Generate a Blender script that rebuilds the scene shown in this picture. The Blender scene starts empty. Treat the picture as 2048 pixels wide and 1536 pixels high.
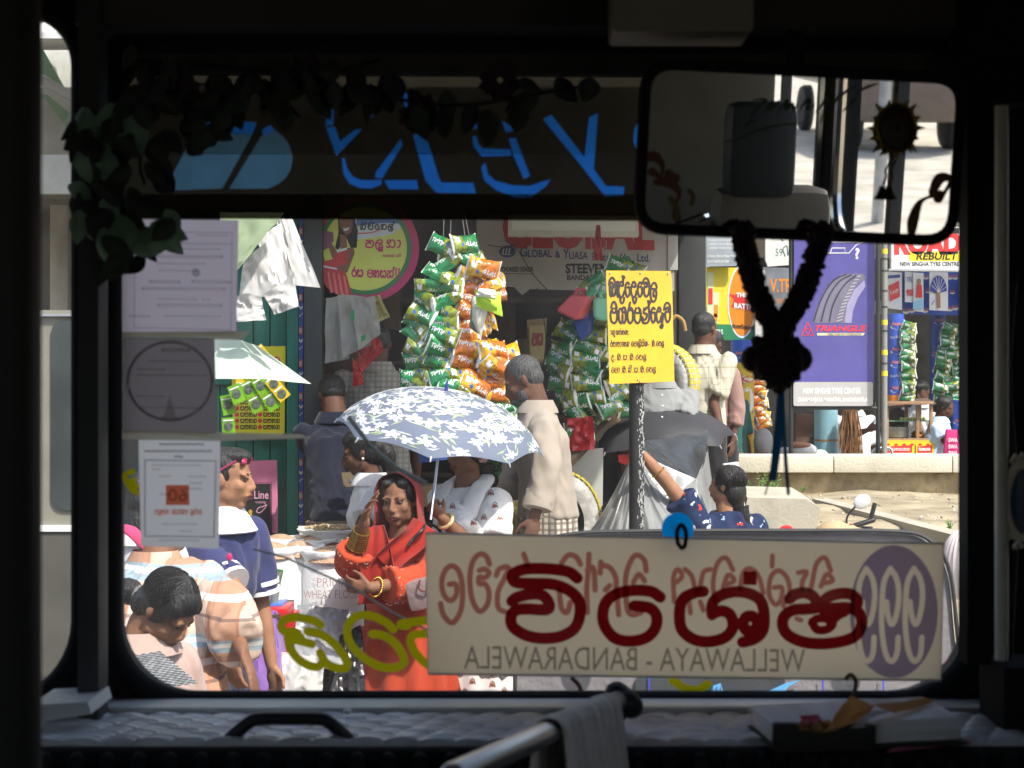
import bpy, bmesh, math, random
import numpy as np
from mathutils import Vector, Matrix, Euler
V = Vector
R = math.radians
random.seed(7)
S = bpy.context.scene
COL = S.collection

# ------------------------------------------------------------------ camera, sky, sun, exposure
F, ZC = 3000.0, 2.0                    # focal length in photo pixels (2048 wide), eye height
cam_d = bpy.data.cameras.new('camera')
cam_d.sensor_width = 36.0
cam_d.lens = 36.0 * F / 2048.0
cam_d.clip_start, cam_d.clip_end = 0.05, 2000
cam_d.dof.use_dof = True
cam_d.dof.focus_distance = 7.2
cam_d.dof.aperture_fstop = 9.5
cam = bpy.data.objects.new('camera', cam_d)
COL.objects.link(cam)
cam.location = (0, 0, ZC)
cam.rotation_euler = (R(90), 0, 0)
S.camera = cam

SUN = V((0.40, -0.45, 0.80)).normalized()      # towards the sun
w = bpy.data.worlds.new('World')
S.world = w
w.use_nodes = True
wn = w.node_tree
bg = wn.nodes['Background']
sky = wn.nodes.new('ShaderNodeTexSky')
sky.sky_type = 'NISHITA'
sky.sun_disc = False
sky.sun_elevation = math.asin(SUN.z)
sky.sun_rotation = math.atan2(SUN.x, SUN.y)
sky.dust_density = 3.0
wn.links.new(sky.outputs[0], bg.inputs[0])
bg.inputs[1].default_value = 0.15
sd = bpy.data.lights.new('sun', 'SUN')
sd.energy = 3.3
sd.angle = R(1.2)
sd.color = (1.0, 0.95, 0.87)
so = bpy.data.objects.new('sun', sd)
COL.objects.link(so)
so.rotation_euler = SUN.to_track_quat('Z', 'Y').to_euler()
S.view_settings.view_transform = 'Standard'
S.view_settings.look = 'None'
S.view_settings.exposure = 0.95
S.view_settings.gamma = 1.0
S.cycles.use_denoising = True
S.cycles.max_bounces = 8
S.cycles.transparent_max_bounces = 12
S.cycles.sample_clamp_indirect = 6.0

# ------------------------------------------------------------------ helpers
def at(px, py, Y):
    return V((Y * (px - 1024) / F, Y, ZC + Y * (768 - py) / F))

def crop(x0, y0, s):
    return lambda pts: [(x0 + x / s, y0 + y / s) for x, y in pts]

class Pl:
    """a flat surface in the world; photo pixels give the places on it"""
    def __init__(s, px, py, Y, yaw=0.0, pitch=0.0):
        s.p0 = at(px, py, Y)
        s.n = Euler((R(pitch), 0, R(yaw))).to_matrix() @ V((0, -1, 0))
    def P(s, px, py, off=0.0):
        c = V((0, 0, ZC))
        d = V(((px - 1024) / F, 1, (768 - py) / F))
        t = s.n.dot(s.p0 - c) / s.n.dot(d)
        return c + d * t + s.n * off

def catmull(pts, k=6, closed=False):
    pts = [V(p) for p in pts]
    n = len(pts)
    if n < 3:
        return pts
    out = []
    for i in range(n if closed else n - 1):
        p0 = pts[(i - 1) % n] if closed or i > 0 else pts[0] * 2 - pts[1]
        p1, p2 = pts[i], pts[(i + 1) % n]
        p3 = pts[(i + 2) % n] if closed or i + 2 < n else p2 * 2 - p1
        for j in range(k):
            t = j / k
            out.append(0.5 * ((2 * p1) + (p2 - p0) * t + (2 * p0 - 5 * p1 + 4 * p2 - p3) * t * t
                              + (3 * p1 - p0 - 3 * p2 + p3) * t ** 3))
    if not closed:
        out.append(pts[-1])
    return out

def frame_of(d, up=None):
    d = V(d).normalized()
    up = V(up) if up is not None else (V((0, 0, 1)) if abs(d.z) < .9 else V((0, 1, 0)))
    a = d.cross(up)
    if a.length < 1e-6:
        a = d.cross(V((1, 0, 0)))
    a.normalize()
    return a, a.cross(d).normalized()

_TX = {}
def text_mesh(txt, bold=0.0, shear=0.0):
    key = (txt, bold, shear)
    if key not in _TX:
        c = bpy.data.curves.new('lettering_tmp', 'FONT')
        c.body = txt
        c.size = 1.0
        c.offset = bold
        c.shear = shear
        c.resolution_u = 3
        o = bpy.data.objects.new('lettering_tmp', c)
        COL.objects.link(o)
        dg = bpy.context.evaluated_depsgraph_get()
        me = bpy.data.meshes.new_from_object(o.evaluated_get(dg))
        vs = [(v.co.x, v.co.y) for v in me.vertices]
        fs = [tuple(p.vertices) for p in me.polygons]
        bpy.data.objects.remove(o)
        bpy.data.curves.remove(c)
        bpy.data.meshes.remove(me)
        _TX[key] = (vs, fs)
    return _TX[key]

ORG = {}
from mathutils.geometry import delaunay_2d_cdt
def stroke_quads(pts, w, k=5, smooth=True, taper=None):
    q = [V((x, y, 0)) for x, y in pts]
    q = catmull(q, k) if smooth and len(q) > 2 else q
    n = len(q); out = []; nn = []
    for i in range(n):
        d = (q[min(i + 1, n - 1)] - q[max(i - 1, 0)]).normalized(); hh = w / 2 * (taper(i / (n - 1)) if taper else 1); nn.append(V((-d.y, d.x, 0)) * hh)
    for i in range(n - 1):
        out.append([q[i] + nn[i], q[i] - nn[i], q[i + 1] - nn[i + 1], q[i + 1] + nn[i + 1]])
    for p in (q[0], q[-1]):
        out.append([p + V((math.cos(t), math.sin(t), 0)) * w / 2 for t in [6.283 * j / 10 for j in range(10)]])
    return [[(p.x, p.y) for p in f] for f in out]
def union(b, pl, polys, off=0.0, mi=0, outer=None):
    """one layer of film covering the polygons (or the outer outline without them)"""
    vv, ff = [], []
    for q in ([outer] if outer else []) + polys:
        if sum(q[i - 1][0] * q[i][1] - q[i][0] * q[i - 1][1] for i in range(len(q))) < 0: q = q[::-1]
        ff.append(list(range(len(vv), len(vv) + len(q)))); vv += [V((x, y)) for x, y in q]
    ov, _e, of, _a, _b, og = delaunay_2d_cdt(vv, [], ff, 0, 1e-4)
    qa = []
    for q in polys:
        x = np.array([p[0] for p in q]); y = np.array([p[1] for p in q]); qa.append((x, y, np.roll(x, 1), np.roll(y, 1), x.min(), x.max(), y.min(), y.max()))
    def inside(px, py):
        for x, y, x1, y1, a0, a1, b0, b1 in qa:
            if a0 <= px <= a1 and b0 <= py <= b1:
                c = (y > py) != (y1 > py)
                if c.any() and np.sum(c & (px < (x1 - x) * (py - y) / np.where(y1 == y, 1e-9, y1 - y) + x)) % 2: return True
        return False
    for f in of:
        cx, cy = sum(ov[i].x for i in f) / len(f), sum(ov[i].y for i in f) / len(f)
        ins = inside(cx, cy)
        if outer: ins = not ins and len(f) > 0
        if ins: b.poly([pl.P(ov[i].x, ov[i].y, off) for i in f], mi)
    return b

class MB:
    def __init__(s):
        s.v, s.f, s.m = [], [], []
    def add(s, vs, fs, mi=0):
        b = len(s.v)
        s.v.extend(V(v) for v in vs)
        s.f.extend(tuple(i + b for i in f) for f in fs)
        s.m.extend([mi] * len(fs))
        return s
    def box(s, c, size, rot=None, mi=0, bevel=0.0):
        bm = bmesh.new()
        bmesh.ops.create_cube(bm, size=1.0)
        for v in bm.verts:
            v.co = V((v.co.x * size[0], v.co.y * size[1], v.co.z * size[2]))
        if bevel:
            bmesh.ops.bevel(bm, geom=bm.edges[:], offset=bevel, segments=2, profile=.6, affect='EDGES')
        M_ = rot.to_matrix() if isinstance(rot, Euler) else (rot or Matrix.Identity(3))
        bm.verts.index_update()
        s.add([M_ @ v.co + V(c) for v in bm.verts], [tuple(v.index for v in f.verts) for f in bm.faces], mi)
        bm.free()
        return s
    def tube(s, pts, r, n=8, mi=0, cap=True, up=None, flat=1.0, closed=False, round_=False):
        pts = [V(p) for p in pts]
        k = len(pts)
        rs = [r] * k if isinstance(r, (int, float)) else list(r)
        if round_ and not closed:      # rounded ends
            d0 = (pts[0] - pts[1]).normalized(); d1 = (pts[-1] - pts[-2]).normalized()
            a, b = [], []
            for t in (.98, .8, .5):
                a.append((pts[0] + d0 * rs[0] * t, rs[0] * math.sqrt(1 - t * t)))
                b.append((pts[-1] + d1 * rs[-1] * t, rs[-1] * math.sqrt(1 - t * t)))
            b.reverse()
            pts = [p for p, _ in a] + pts + [p for p, _ in b]
            rs = [q for _, q in a] + rs + [q for _, q in b]
            k = len(pts)
        vs, fs = [], []
        A = None
        for i, p in enumerate(pts):
            if closed:
                d = pts[(i + 1) % k] - pts[i - 1]
            else:
                d = pts[min(i + 1, k - 1)] - pts[max(i - 1, 0)]
            if d.length < 1e-9:
                d = V((0, 0, 1))
            d.normalize()
            if A is None or up is not None:
                A, B = frame_of(d, up)
            else:
                A = A - d * A.dot(d)
                if A.length < 1e-5:
                    A, B = frame_of(d)
                A.normalize()
                B = A.cross(d).normalized()
            for j in range(n):
                t = 2 * math.pi * j / n
                vs.append(p + A * math.cos(t) * rs[i] + B * math.sin(t) * rs[i] * flat)
        for i in range(k if closed else k - 1):
            for j in range(n):
                a, b = i * n + j, i * n + (j + 1) % n
                c, d_ = ((i + 1) % k) * n + (j + 1) % n, ((i + 1) % k) * n + j
                fs.append((a, b, c, d_))
        if cap and not closed:
            fs.append(tuple(range(n))[::-1])
            fs.append(tuple((k - 1) * n + j for j in range(n)))
        return s.add(vs, fs, mi)
    def loft(s, rings, mi=0, cap=True, closed=True):
        n = len(rings[0])
        vs = [p for r_ in rings for p in r_]
        fs = []
        for i in range(len(rings) - 1):
            for j in range(n if closed else n - 1):
                a, b = i * n + j, i * n + (j + 1) % n
                fs.append((a, b, b + n, a + n))
        if cap:
            fs.append(tuple(range(n))[::-1])
            fs.append(tuple((len(rings) - 1) * n + j for j in range(n)))
        return s.add(vs, fs, mi)
    def lathe(s, prof, c, n=24, mi=0, axis=(0, 0, 1), cap=True):
        d = V(axis).normalized()
        A, B = frame_of(d)
        c = V(c)
        rings = [[c + d * z + A * math.cos(2 * math.pi * j / n) * max(r, 1e-4) + B * math.sin(2 * math.pi * j / n) * max(r, 1e-4)
                  for j in range(n)] for r, z in prof]
        return s.loft(rings, mi, cap)
    def ell(s, c, rad, rot=None, nu=14, nv=9, mi=0):
        c = V(c)
        M_ = rot if isinstance(rot, Matrix) else (rot.to_matrix() if rot is not None else Matrix.Identity(3))
        rings = []
        for i in range(nv + 1):
            ph = -math.pi / 2 + math.pi * i / nv
            ph = max(-1.5, min(1.5, ph))
            rings.append([c + M_ @ V((rad[0] * math.cos(ph) * math.cos(2 * math.pi * j / nu),
                                      rad[1] * math.cos(ph) * math.sin(2 * math.pi * j / nu),
                                      rad[2] * math.sin(ph))) for j in range(nu)])
        return s.loft(rings, mi)
    def poly(s, pts, mi=0):
        return s.add(pts, [tuple(range(len(pts)))], mi)
    def slab(s, pts, d, mi=0):
        """polygon with thickness; d = vector from front to back"""
        n = len(pts)
        d = V(d)
        vs = [V(p) for p in pts] + [V(p) + d for p in pts]
        fs = [tuple(range(n)), tuple(range(2 * n - 1, n - 1, -1))]
        fs += [(j, j + n, (j + 1) % n + n, (j + 1) % n) for j in range(n)]
        return s.add(vs, fs, mi)
    def board(s, pl, pts, thick, mi=0, off=0.0):
        return s.slab([pl.P(x, y, off) for x, y in pts], -pl.n * thick, mi)
    def grid(s, fn, nu, nv, mi=0):
        vs = [fn(i / nu, j / nv) for j in range(nv + 1) for i in range(nu + 1)]
        fs = [(j * (nu + 1) + i, j * (nu + 1) + i + 1, (j + 1) * (nu + 1) + i + 1, (j + 1) * (nu + 1) + i)
              for j in range(nv) for i in range(nu)]
        return s.add(vs, fs, mi)
    def stroke(s, pl, pts, wpx, off=0.002, mi=0, k=5, smooth=True, taper=None):
        """a painted stroke on the flat surface pl"""
        q = [V((x, y, 0)) for x, y in pts]
        q = catmull(q, k) if smooth and len(q) > 2 else q
        h = wpx / 2
        d0 = (q[0] - q[1]).normalized(); d1 = (q[-1] - q[-2]).normalized()
        n = len(q)
        L, Rr = [], []
        for i, p in enumerate(q):
            d = (q[min(i + 1, n - 1)] - q[max(i - 1, 0)])
            d = d.normalized() if d.length > 1e-9 else V((1, 0, 0))
            nn = V((-d.y, d.x, 0))
            hh = h * (taper(i / (n - 1)) if taper else 1)
            L.append(p + nn * hh); Rr.append(p - nn * hh)
        vs, fs = [], []
        tot = len(q)
        for i in range(tot):
            o = off + 0.0004 * i / tot
            vs.append(pl.P(L[i].x, L[i].y, o)); vs.append(pl.P(Rr[i].x, Rr[i].y, o))
        for i in range(tot - 1):
            fs.append((2 * i, 2 * i + 1, 2 * i + 3, 2 * i + 2))
        for e, (p, d, o) in enumerate(((q[0], d0, off - .00015), (q[-1], d1, off + 0.00055))):
            b = len(vs)
            hh = h * (taper(e) if taper else 1)
            for j in range(8):
                t = 2 * math.pi * j / 8
                vs.append(pl.P(p.x + hh * math.cos(t), p.y + hh * math.sin(t), o))
            fs.append(tuple(range(b, b + 8)))
        return s.add(vs, fs, mi)
    def text(s, pl, txt, x, y, h, wid=None, off=0.002, mi=0, bold=0.0, shear=0.0, mirror=False, slope=0.0):
        """Latin lettering; x,y = left end of the baseline in photo pixels, h = capital height"""
        vs, fs = text_mesh(txt, bold, shear)
        if not vs:
            return s
        xs = [a for a, b in vs]
        x0, x1 = min(xs), max(xs)
        k = h / 0.69
        kx = wid / (x1 - x0) if wid else k
        W = (x1 - x0) * kx
        out = []
        for a, b in vs:
            u = (a - x0) * kx
            if mirror:
                u = W - u
            out.append(pl.P(x + u, y - b * k + slope * u, off))
        return s.add(out, fs, mi)
    def build(s, name, mats, parent=None, smooth=True, ang=40, loc=None, remesh=None, smooth_it=0, wr=0.0):
        me = bpy.data.meshes.new(name)
        if parent is not None:
            o0 = ORG[parent.name]
        elif loc is not None:
            o0 = V(loc)
        else:
            xs = [v.x for v in s.v]; ys = [v.y for v in s.v]; zs = [v.z for v in s.v]
            o0 = V(((min(xs) + max(xs)) / 2, (min(ys) + max(ys)) / 2, min(zs)))
        me.from_pydata([v - o0 for v in s.v], [], s.f)
        if remesh:
            me = do_remesh(me, remesh, smooth_it)
            if wr: wrinkle(me, wr, o0.x * 7 + o0.z)
            me.name = name
        mats = mats if isinstance(mats, (list, tuple)) else [mats]
        for m in mats:
            me.materials.append(m)
        if not remesh and len(mats) > 1:
            me.polygons.foreach_set('material_index', s.m)
        if smooth:
            me.polygons.foreach_set('use_smooth', [True] * len(me.polygons))
            if not remesh:
                me.set_sharp_from_angle(angle=R(ang))
        me.update()
        o = bpy.data.objects.new(name, me)
        COL.objects.link(o)
        if parent is not None:
            o.parent = parent
            ORG[o.name] = o0
        else:
            o.location = o0
            ORG[o.name] = o0
        return o

from mathutils import noise as mnoise
def wrinkle(me, amp, seed=0.0):
    n = len(me.vertices)
    co = np.empty(n * 3); me.vertices.foreach_get('co', co); no = np.empty(n * 3); me.vertex_normals.foreach_get('vector', no)
    co = co.reshape(-1, 3); no = no.reshape(-1, 3)
    d = np.empty(n)
    for i in range(n):
        x, y, z = co[i]
        q = mnoise.noise((x * 5 + seed, y * 5, z * 3.2))
        a = mnoise.noise((x * 17 + 1.5 * q + z * 6, y * 17 - seed, z * 5 + q * 2))
        c = mnoise.noise((x * 9 - z * 5, y * 9 + seed, z * 11 + x * 4))
        d[i] = .9 * q + (.75 - 1.6 * abs(a)) + .55 * (.5 - 1.4 * abs(c))
    co += no * (d * amp)[:, None]
    me.vertices.foreach_set('co', co.ravel())

def do_remesh(me, vox, it):
    o = bpy.data.objects.new('tmp', me)
    COL.objects.link(o)
    md = o.modifiers.new('r', 'REMESH')
    md.mode = 'VOXEL'
    md.voxel_size = vox
    if it:
        sm = o.modifiers.new('s', 'SMOOTH')
        sm.factor = .5
        sm.iterations = it
    dg = bpy.context.evaluated_depsgraph_get()
    out = bpy.data.meshes.new_from_object(o.evaluated_get(dg))
    bpy.data.objects.remove(o)
    bpy.data.meshes.remove(me)
    return out

def tag(o, label=None, cat=None, group=None, kind=None):
    if label: o['label'] = label
    if cat: o['category'] = cat
    if group: o['group'] = group
    if kind: o['kind'] = kind
    return o

def thing(name, label, cat, loc, group=None):
    o = bpy.data.objects.new(name, None)
    COL.objects.link(o)
    o.location = loc
    o.empty_display_size = .1
    ORG[o.name] = V(loc)
    return tag(o, label, cat, group)

def copy_tree(o, parent=None):
    c = o.copy()
    COL.objects.link(c)
    ORG[c.name] = ORG[o.name].copy()
    if parent is not None:
        c.parent = parent
    for ch in list(o.children):
        copy_tree(ch, c)
    return c

# ------------------------------------------------------------------ materials
_M = {}
def nd(t, kind, **kw):
    n = t.nodes.new(kind)
    for k_, v_ in kw.items():
        setattr(n, k_, v_)
    return n

def mat(name, col, rough=.65, metal=0.0, var=.12, scale=6.0, bump=0.0, bscale=40.0, spec=.4, stretch=(1, 1, 1), dirt=0.0,
        trans=0.0, sheen=0.0, dscale=2.5):
    if name in _M:
        return _M[name]
    m = bpy.data.materials.new(name)
    m.use_nodes = True
    t = m.node_tree
    p = t.nodes['Principled BSDF']
    p.inputs['Roughness'].default_value = rough
    p.inputs['Metallic'].default_value = metal
    p.inputs['Specular IOR Level'].default_value = spec
    if sheen:
        p.inputs['Sheen Weight'].default_value = sheen
    tc = nd(t, 'ShaderNodeTexCoord')
    mp = nd(t, 'ShaderNodeMapping')
    mp.inputs['Scale'].default_value = stretch
    t.links.new(tc.outputs['Object'], mp.inputs['Vector'])
    no = nd(t, 'ShaderNodeTexNoise')
    no.inputs['Scale'].default_value = scale
    no.inputs['Detail'].default_value = 5
    t.links.new(mp.outputs[0], no.inputs['Vector'])
    mx = nd(t, 'ShaderNodeMix', data_type='RGBA')
    c = V(col[:3])
    mx.inputs[6].default_value = (*[max(0, x * (1 - var)) for x in c], 1)
    mx.inputs[7].default_value = (*[min(1, x * (1 + var)) for x in c], 1)
    mr = nd(t, 'ShaderNodeMapRange')
    mr.inputs[1].default_value, mr.inputs[2].default_value = .3, .7
    t.links.new(no.outputs['Fac'], mr.inputs[0])
    t.links.new(mr.outputs[0], mx.inputs[0])
    out = mx.outputs[2]
    if dirt:
        n2 = nd(t, 'ShaderNodeTexNoise')
        n2.inputs['Scale'].default_value = dscale
        n2.inputs['Detail'].default_value = 8
        n2.inputs['Roughness'].default_value = .7
        t.links.new(mp.outputs[0], n2.inputs['Vector'])
        r2 = nd(t, 'ShaderNodeMapRange')
        r2.inputs[1].default_value, r2.inputs[2].default_value = .48, .72
        r2.inputs[4].default_value = dirt
        t.links.new(n2.outputs['Fac'], r2.inputs[0])
        m2 = nd(t, 'ShaderNodeMix', data_type='RGBA')
        t.links.new(r2.outputs[0], m2.inputs[0])
        t.links.new(out, m2.inputs[6])
        m2.inputs[7].default_value = (*[x * .35 + .02 for x in c], 1)
        out = m2.outputs[2]
    t.links.new(out, p.inputs['Base Color'])
    if bump:
        n3 = nd(t, 'ShaderNodeTexNoise')
        n3.inputs['Scale'].default_value = bscale
        n3.inputs['Detail'].default_value = 4
        t.links.new(mp.outputs[0], n3.inputs['Vector'])
        bp = nd(t, 'ShaderNodeBump')
        bp.inputs['Strength'].default_value = bump
        bp.inputs['Distance'].default_value = .01
        t.links.new(n3.outputs['Fac'], bp.inputs['Height'])
        t.links.new(bp.outputs[0], p.inputs['Normal'])
    if trans:
        tr = nd(t, 'ShaderNodeBsdfTranslucent')
        t.links.new(out, tr.inputs[0])
        ms = nd(t, 'ShaderNodeMixShader')
        ms.inputs[0].default_value = trans
        t.links.new(p.outputs[0], ms.inputs[1])
        t.links.new(tr.outputs[0], ms.inputs[2])
        t.links.new(ms.outputs[0], t.nodes['Material Output'].inputs[0])
    _M[name] = m
    return m

def cloth(name, col, bump=.35, bscale=14, **kw):
    """fabric: soft folds and a little weave"""
    kw.setdefault('rough', .85); kw.setdefault('spec', .15); kw.setdefault('sheen', .15); kw.setdefault('var', .08)
    kw.setdefault('stretch', (1, 1, .35))
    return mat(name, col, bump=bump, bscale=bscale, **kw)

def film(name, col):
    """clear tinted film: only lets coloured light through"""
    if name in _M: return _M[name]
    m = bpy.data.materials.new(name); m.use_nodes = True
    t = m.node_tree; t.nodes.remove(t.nodes['Principled BSDF'])
    tr = nd(t, 'ShaderNodeBsdfTransparent'); tr.inputs[0].default_value = (*col, 1)
    gl = nd(t, 'ShaderNodeBsdfGlossy'); gl.inputs[1].default_value = .08
    ms = nd(t, 'ShaderNodeMixShader'); ms.inputs[0].default_value = .03
    t.links.new(tr.outputs[0], ms.inputs[1]); t.links.new(gl.outputs[0], ms.inputs[2])
    t.links.new(ms.outputs[0], t.nodes['Material Output'].inputs[0])
    _M[name] = m
    return m

def translucent(name, col, tcol, mixv=.75, clear=0.0, scale=9, var=.15):
    """paper or milky plastic that daylight shines through"""
    if name in _M: return _M[name]
    m = mat(name, col, rough=.6, var=var, scale=scale)
    t = m.node_tree
    tr = nd(t, 'ShaderNodeBsdfTranslucent'); tr.inputs[0].default_value = (*tcol, 1)
    ms = nd(t, 'ShaderNodeMixShader'); ms.inputs[0].default_value = mixv
    t.links.new(t.nodes['Principled BSDF'].outputs[0], ms.inputs[1]); t.links.new(tr.outputs[0], ms.inputs[2])
    o = ms.outputs[0]
    if clear:
        tp = nd(t, 'ShaderNodeBsdfTransparent')
        m2 = nd(t, 'ShaderNodeMixShader'); m2.inputs[0].default_value = clear
        t.links.new(o, m2.inputs[1]); t.links.new(tp.outputs[0], m2.inputs[2]); o = m2.outputs[0]
    t.links.new(o, t.nodes['Material Output'].inputs[0])
    return m

def plaid(name, base, lines, axes='xz', rough=.85, bump=.3):
    """woven check: lines = [(axis, period, width, colour, offset)]"""
    if name in _M: return _M[name]
    m = mat(name, base, rough=rough, var=.06, bump=bump, bscale=14, spec=.12, stretch=(1, 1, .4))
    t = m.node_tree
    p = t.nodes['Principled BSDF']
    cur = p.inputs['Base Color'].links[0].from_socket
    tc = [n for n in t.nodes if n.type == 'TEX_COORD'][0]
    sp = nd(t, 'ShaderNodeSeparateXYZ')
    t.links.new(tc.outputs['Object'], sp.inputs[0])
    for ax, per, wid, c, off in lines:
        a = nd(t, 'ShaderNodeMath', operation='MULTIPLY_ADD')
        t.links.new(sp.outputs['xyz'.index(ax)], a.inputs[0]); a.inputs[1].default_value = 1 / per; a.inputs[2].default_value = off + 50
        b = nd(t, 'ShaderNodeMath', operation='FRACT'); t.links.new(a.outputs[0], b.inputs[0])
        g = nd(t, 'ShaderNodeMath', operation='LESS_THAN'); t.links.new(b.outputs[0], g.inputs[0]); g.inputs[1].default_value = wid
        g2 = nd(t, 'ShaderNodeMath', operation='MULTIPLY'); t.links.new(g.outputs[0], g2.inputs[0]); g2.inputs[1].default_value = c[3] if len(c) > 3 else .8
        mx = nd(t, 'ShaderNodeMix', data_type='RGBA'); t.links.new(g2.outputs[0], mx.inputs[0]); t.links.new(cur, mx.inputs[6]); mx.inputs[7].default_value = (*c[:3], 1)
        cur = mx.outputs[2]
    t.links.new(cur, p.inputs['Base Color'])
    return m

def blotch(name, base, spots, rough=.85, bump=.25):
    """printed fabric: spots = [(voronoi scale, threshold, colour, seed offset)]"""
    if name in _M: return _M[name]
    m = mat(name, base, rough=rough, var=.06, bump=bump, bscale=14, spec=.12, stretch=(1, 1, 1))
    t = m.node_tree
    p = t.nodes['Principled BSDF']
    cur = p.inputs['Base Color'].links[0].from_socket
    tc = [n for n in t.nodes if n.type == 'TEX_COORD'][0]
    for sc, th, c, off in spots:
        mp = nd(t, 'ShaderNodeMapping'); mp.inputs['Location'].default_value = (off, off * .7, off * 1.3)
        t.links.new(tc.outputs['Object'], mp.inputs[0])
        no = nd(t, 'ShaderNodeTexNoise'); no.inputs['Scale'].default_value = sc * 1.7
        t.links.new(mp.outputs[0], no.inputs['Vector'])
        mxv = nd(t, 'ShaderNodeMix', data_type='RGBA'); mxv.inputs[0].default_value = .07
        t.links.new(mp.outputs[0], mxv.inputs[6]); t.links.new(no.outputs['Color'], mxv.inputs[7])
        vo = nd(t, 'ShaderNodeTexVoronoi'); vo.inputs['Scale'].default_value = sc
        t.links.new(mxv.outputs[2], vo.inputs['Vector'])
        g = nd(t, 'ShaderNodeMath', operation='LESS_THAN'); t.links.new(vo.outputs['Distance'], g.inputs[0]); g.inputs[1].default_value = th
        mx = nd(t, 'ShaderNodeMix', data_type='RGBA'); t.links.new(g.outputs[0], mx.inputs[0]); t.links.new(cur, mx.inputs[6]); mx.inputs[7].default_value = (*c[:3], 1)
        cur = mx.outputs[2]
    t.links.new(cur, p.inputs['Base Color'])
    return m

# ================================================================== the setting
def interp(y, pts):
    for (a, za), (b, zb) in zip(pts, pts[1:]):
        if y <= b:
            t = max(0, (y - a) / (b - a)); t = t * t * (3 - 2 * t)
            return za + (zb - za) * t
    return pts[-1][1]
def gz(x, y):
    l = interp(y, [(-400, 0), (4.6, 0), (5.6, .06), (6.4, .16), (7, .34), (8, .55), (10, .72), (14, .8), (400, .8)])
    r = interp(y, [(-400, 0), (6.9, .0), (7.9, .12), (8.7, .98), (9.3, 1.13), (12.2, 1.13), (12.5, .55), (400, .8)])
    t = max(0, min(1, (x - .9) / 1.0)); t = t * t * (3 - 2 * t)
    return l + (r - l) * t

xs = [-400, -150, -60, -30, -15] + [-8 + .5 * i for i in range(14)] + [-1 + .16 * i for i in range(44)] + [6.5, 8, 12, 20, 40, 90, 200, 400]
ys = [-400, -150, -60, -25, -10, -4, 0, 2] + [3 + .4 * i for i in range(8)] + [6.2 + .16 * i for i in range(46)] + [14, 15, 17, 20, 25, 40, 80, 200, 400]
b = MB()
for y in ys:
    for x in xs:
        b.v.append(V((x, y, gz(x, y) + (.018 * math.sin(x * 5.1 + y * 2) * math.sin(y * 4.3) + random.uniform(-.012, .012) if y > 6.5 else 0))))
nx = len(xs)
for j in range(len(ys) - 1):
    for i in range(nx - 1):
        b.f.append((j * nx + i, j * nx + i + 1, (j + 1) * nx + i + 1, (j + 1) * nx + i)); b.m.append(0)
EARTH = mat('earth', (.34, .285, .195), rough=.95, var=.35, scale=3.5, bump=.8, bscale=9, spec=.1, dirt=.5, dscale=4)
tag(b.build('ground', EARTH), kind='structure')
b = MB().grid(lambda u, v: V((-60 + 120 * u, -60 + 64.4 * v, .006)), 8, 8)
tag(b.build('road', mat('asphalt', (.10, .098, .095), rough=.9, var=.25, scale=30, bump=.3, bscale=120, dirt=.3)), kind='structure')

b = MB().grid(lambda u, v: V((1.9 + 30 * u, -60 + 57 * v, .014)), 6, 6)  # pale sheet added so the driving mirror shows a brighter street
tag(b.build('added_pale_ground', mat('bright_ground', (.50, .46, .38), rough=.95, var=.25, scale=2, dirt=.4, dscale=.8)), kind='structure')
CONC = mat('concrete', (.42, .39, .32), rough=.9, var=.2, scale=5, bump=.35, bscale=40, dirt=.45, spec=.2)
CONCL = mat('pale_concrete', (.58, .54, .44), rough=.9, var=.2, scale=5, bump=.5, bscale=50, dirt=.6, spec=.2)
MOSS = mat('mossy_stone', (.30, .24, .14), rough=.95, var=.5, scale=7, bump=.9, bscale=16, dirt=.8, dscale=5)
DARK = mat('dark_paint', (.045, .047, .05), rough=.6, var=.2)
DARKWOOD = mat('dark_wood', (.07, .05, .035), rough=.8, var=.4, stretch=(1, 1, .2), bump=.3)
WHITE = mat('white_paint', (.78, .78, .76), rough=.5, var=.05)
STEEL = mat('galvanised', (.45, .46, .47), rough=.4, metal=.6, var=.15)
PLASTER = mat('plaster', (.50, .47, .42), rough=.9, var=.15, dirt=.4, bump=.2)
PLASTER2 = mat('pale_plaster', (.62, .61, .57), rough=.9, var=.12, dirt=.3, bump=.2)
DKGREEN = mat('green_boards', (.015, .17, .125), rough=.6, var=.25, scale=9, stretch=(3, 3, .3), dirt=.25)

# retaining wall with a coping along the upper street
w_ = thing('retaining_wall', 'long low concrete retaining wall with pale coping above the earth bank', 'wall', (4, 12.2, 1.1))
b = MB()
for i in range(5):
    b.box((1.62 + .95 * i + .475, 12.2, 1.358), (.945, .44, .132), bevel=.012)
b.build('coping', CONCL, w_)
MB().box((4, 12.24, 1.15), (4.8, .32, .29), bevel=.02).build('wall_face', MOSS, w_)
# drain kerb running down the bank
p, q = V((2.26, 11.0, 1.16)), V((2.56, 8.3, 1.15))
b = MB(); n = (q - p).cross(V((0, 0, 1))).normalized() * .06
b.slab([p + n, q + n, q - n, p - n], V((0, 0, -.12)))
tag(b.build('drain_kerb', CONC), 'thin concrete drain kerb running down the earth bank', 'kerb')
pl = Pl(1565, 1030, 9.3)
b = MB()
b.slab([at(1495, 995, 9.2), at(1612, 998, 9.2), at(1640, 1015, 9.2), at(1632, 1075, 9.2), at(1480, 1078, 9.2)], V((.05, .75, .02)))
tag(b.build('concrete_block', CONC), 'rough grey concrete block lying behind the three-wheeler roof', 'block')

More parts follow.
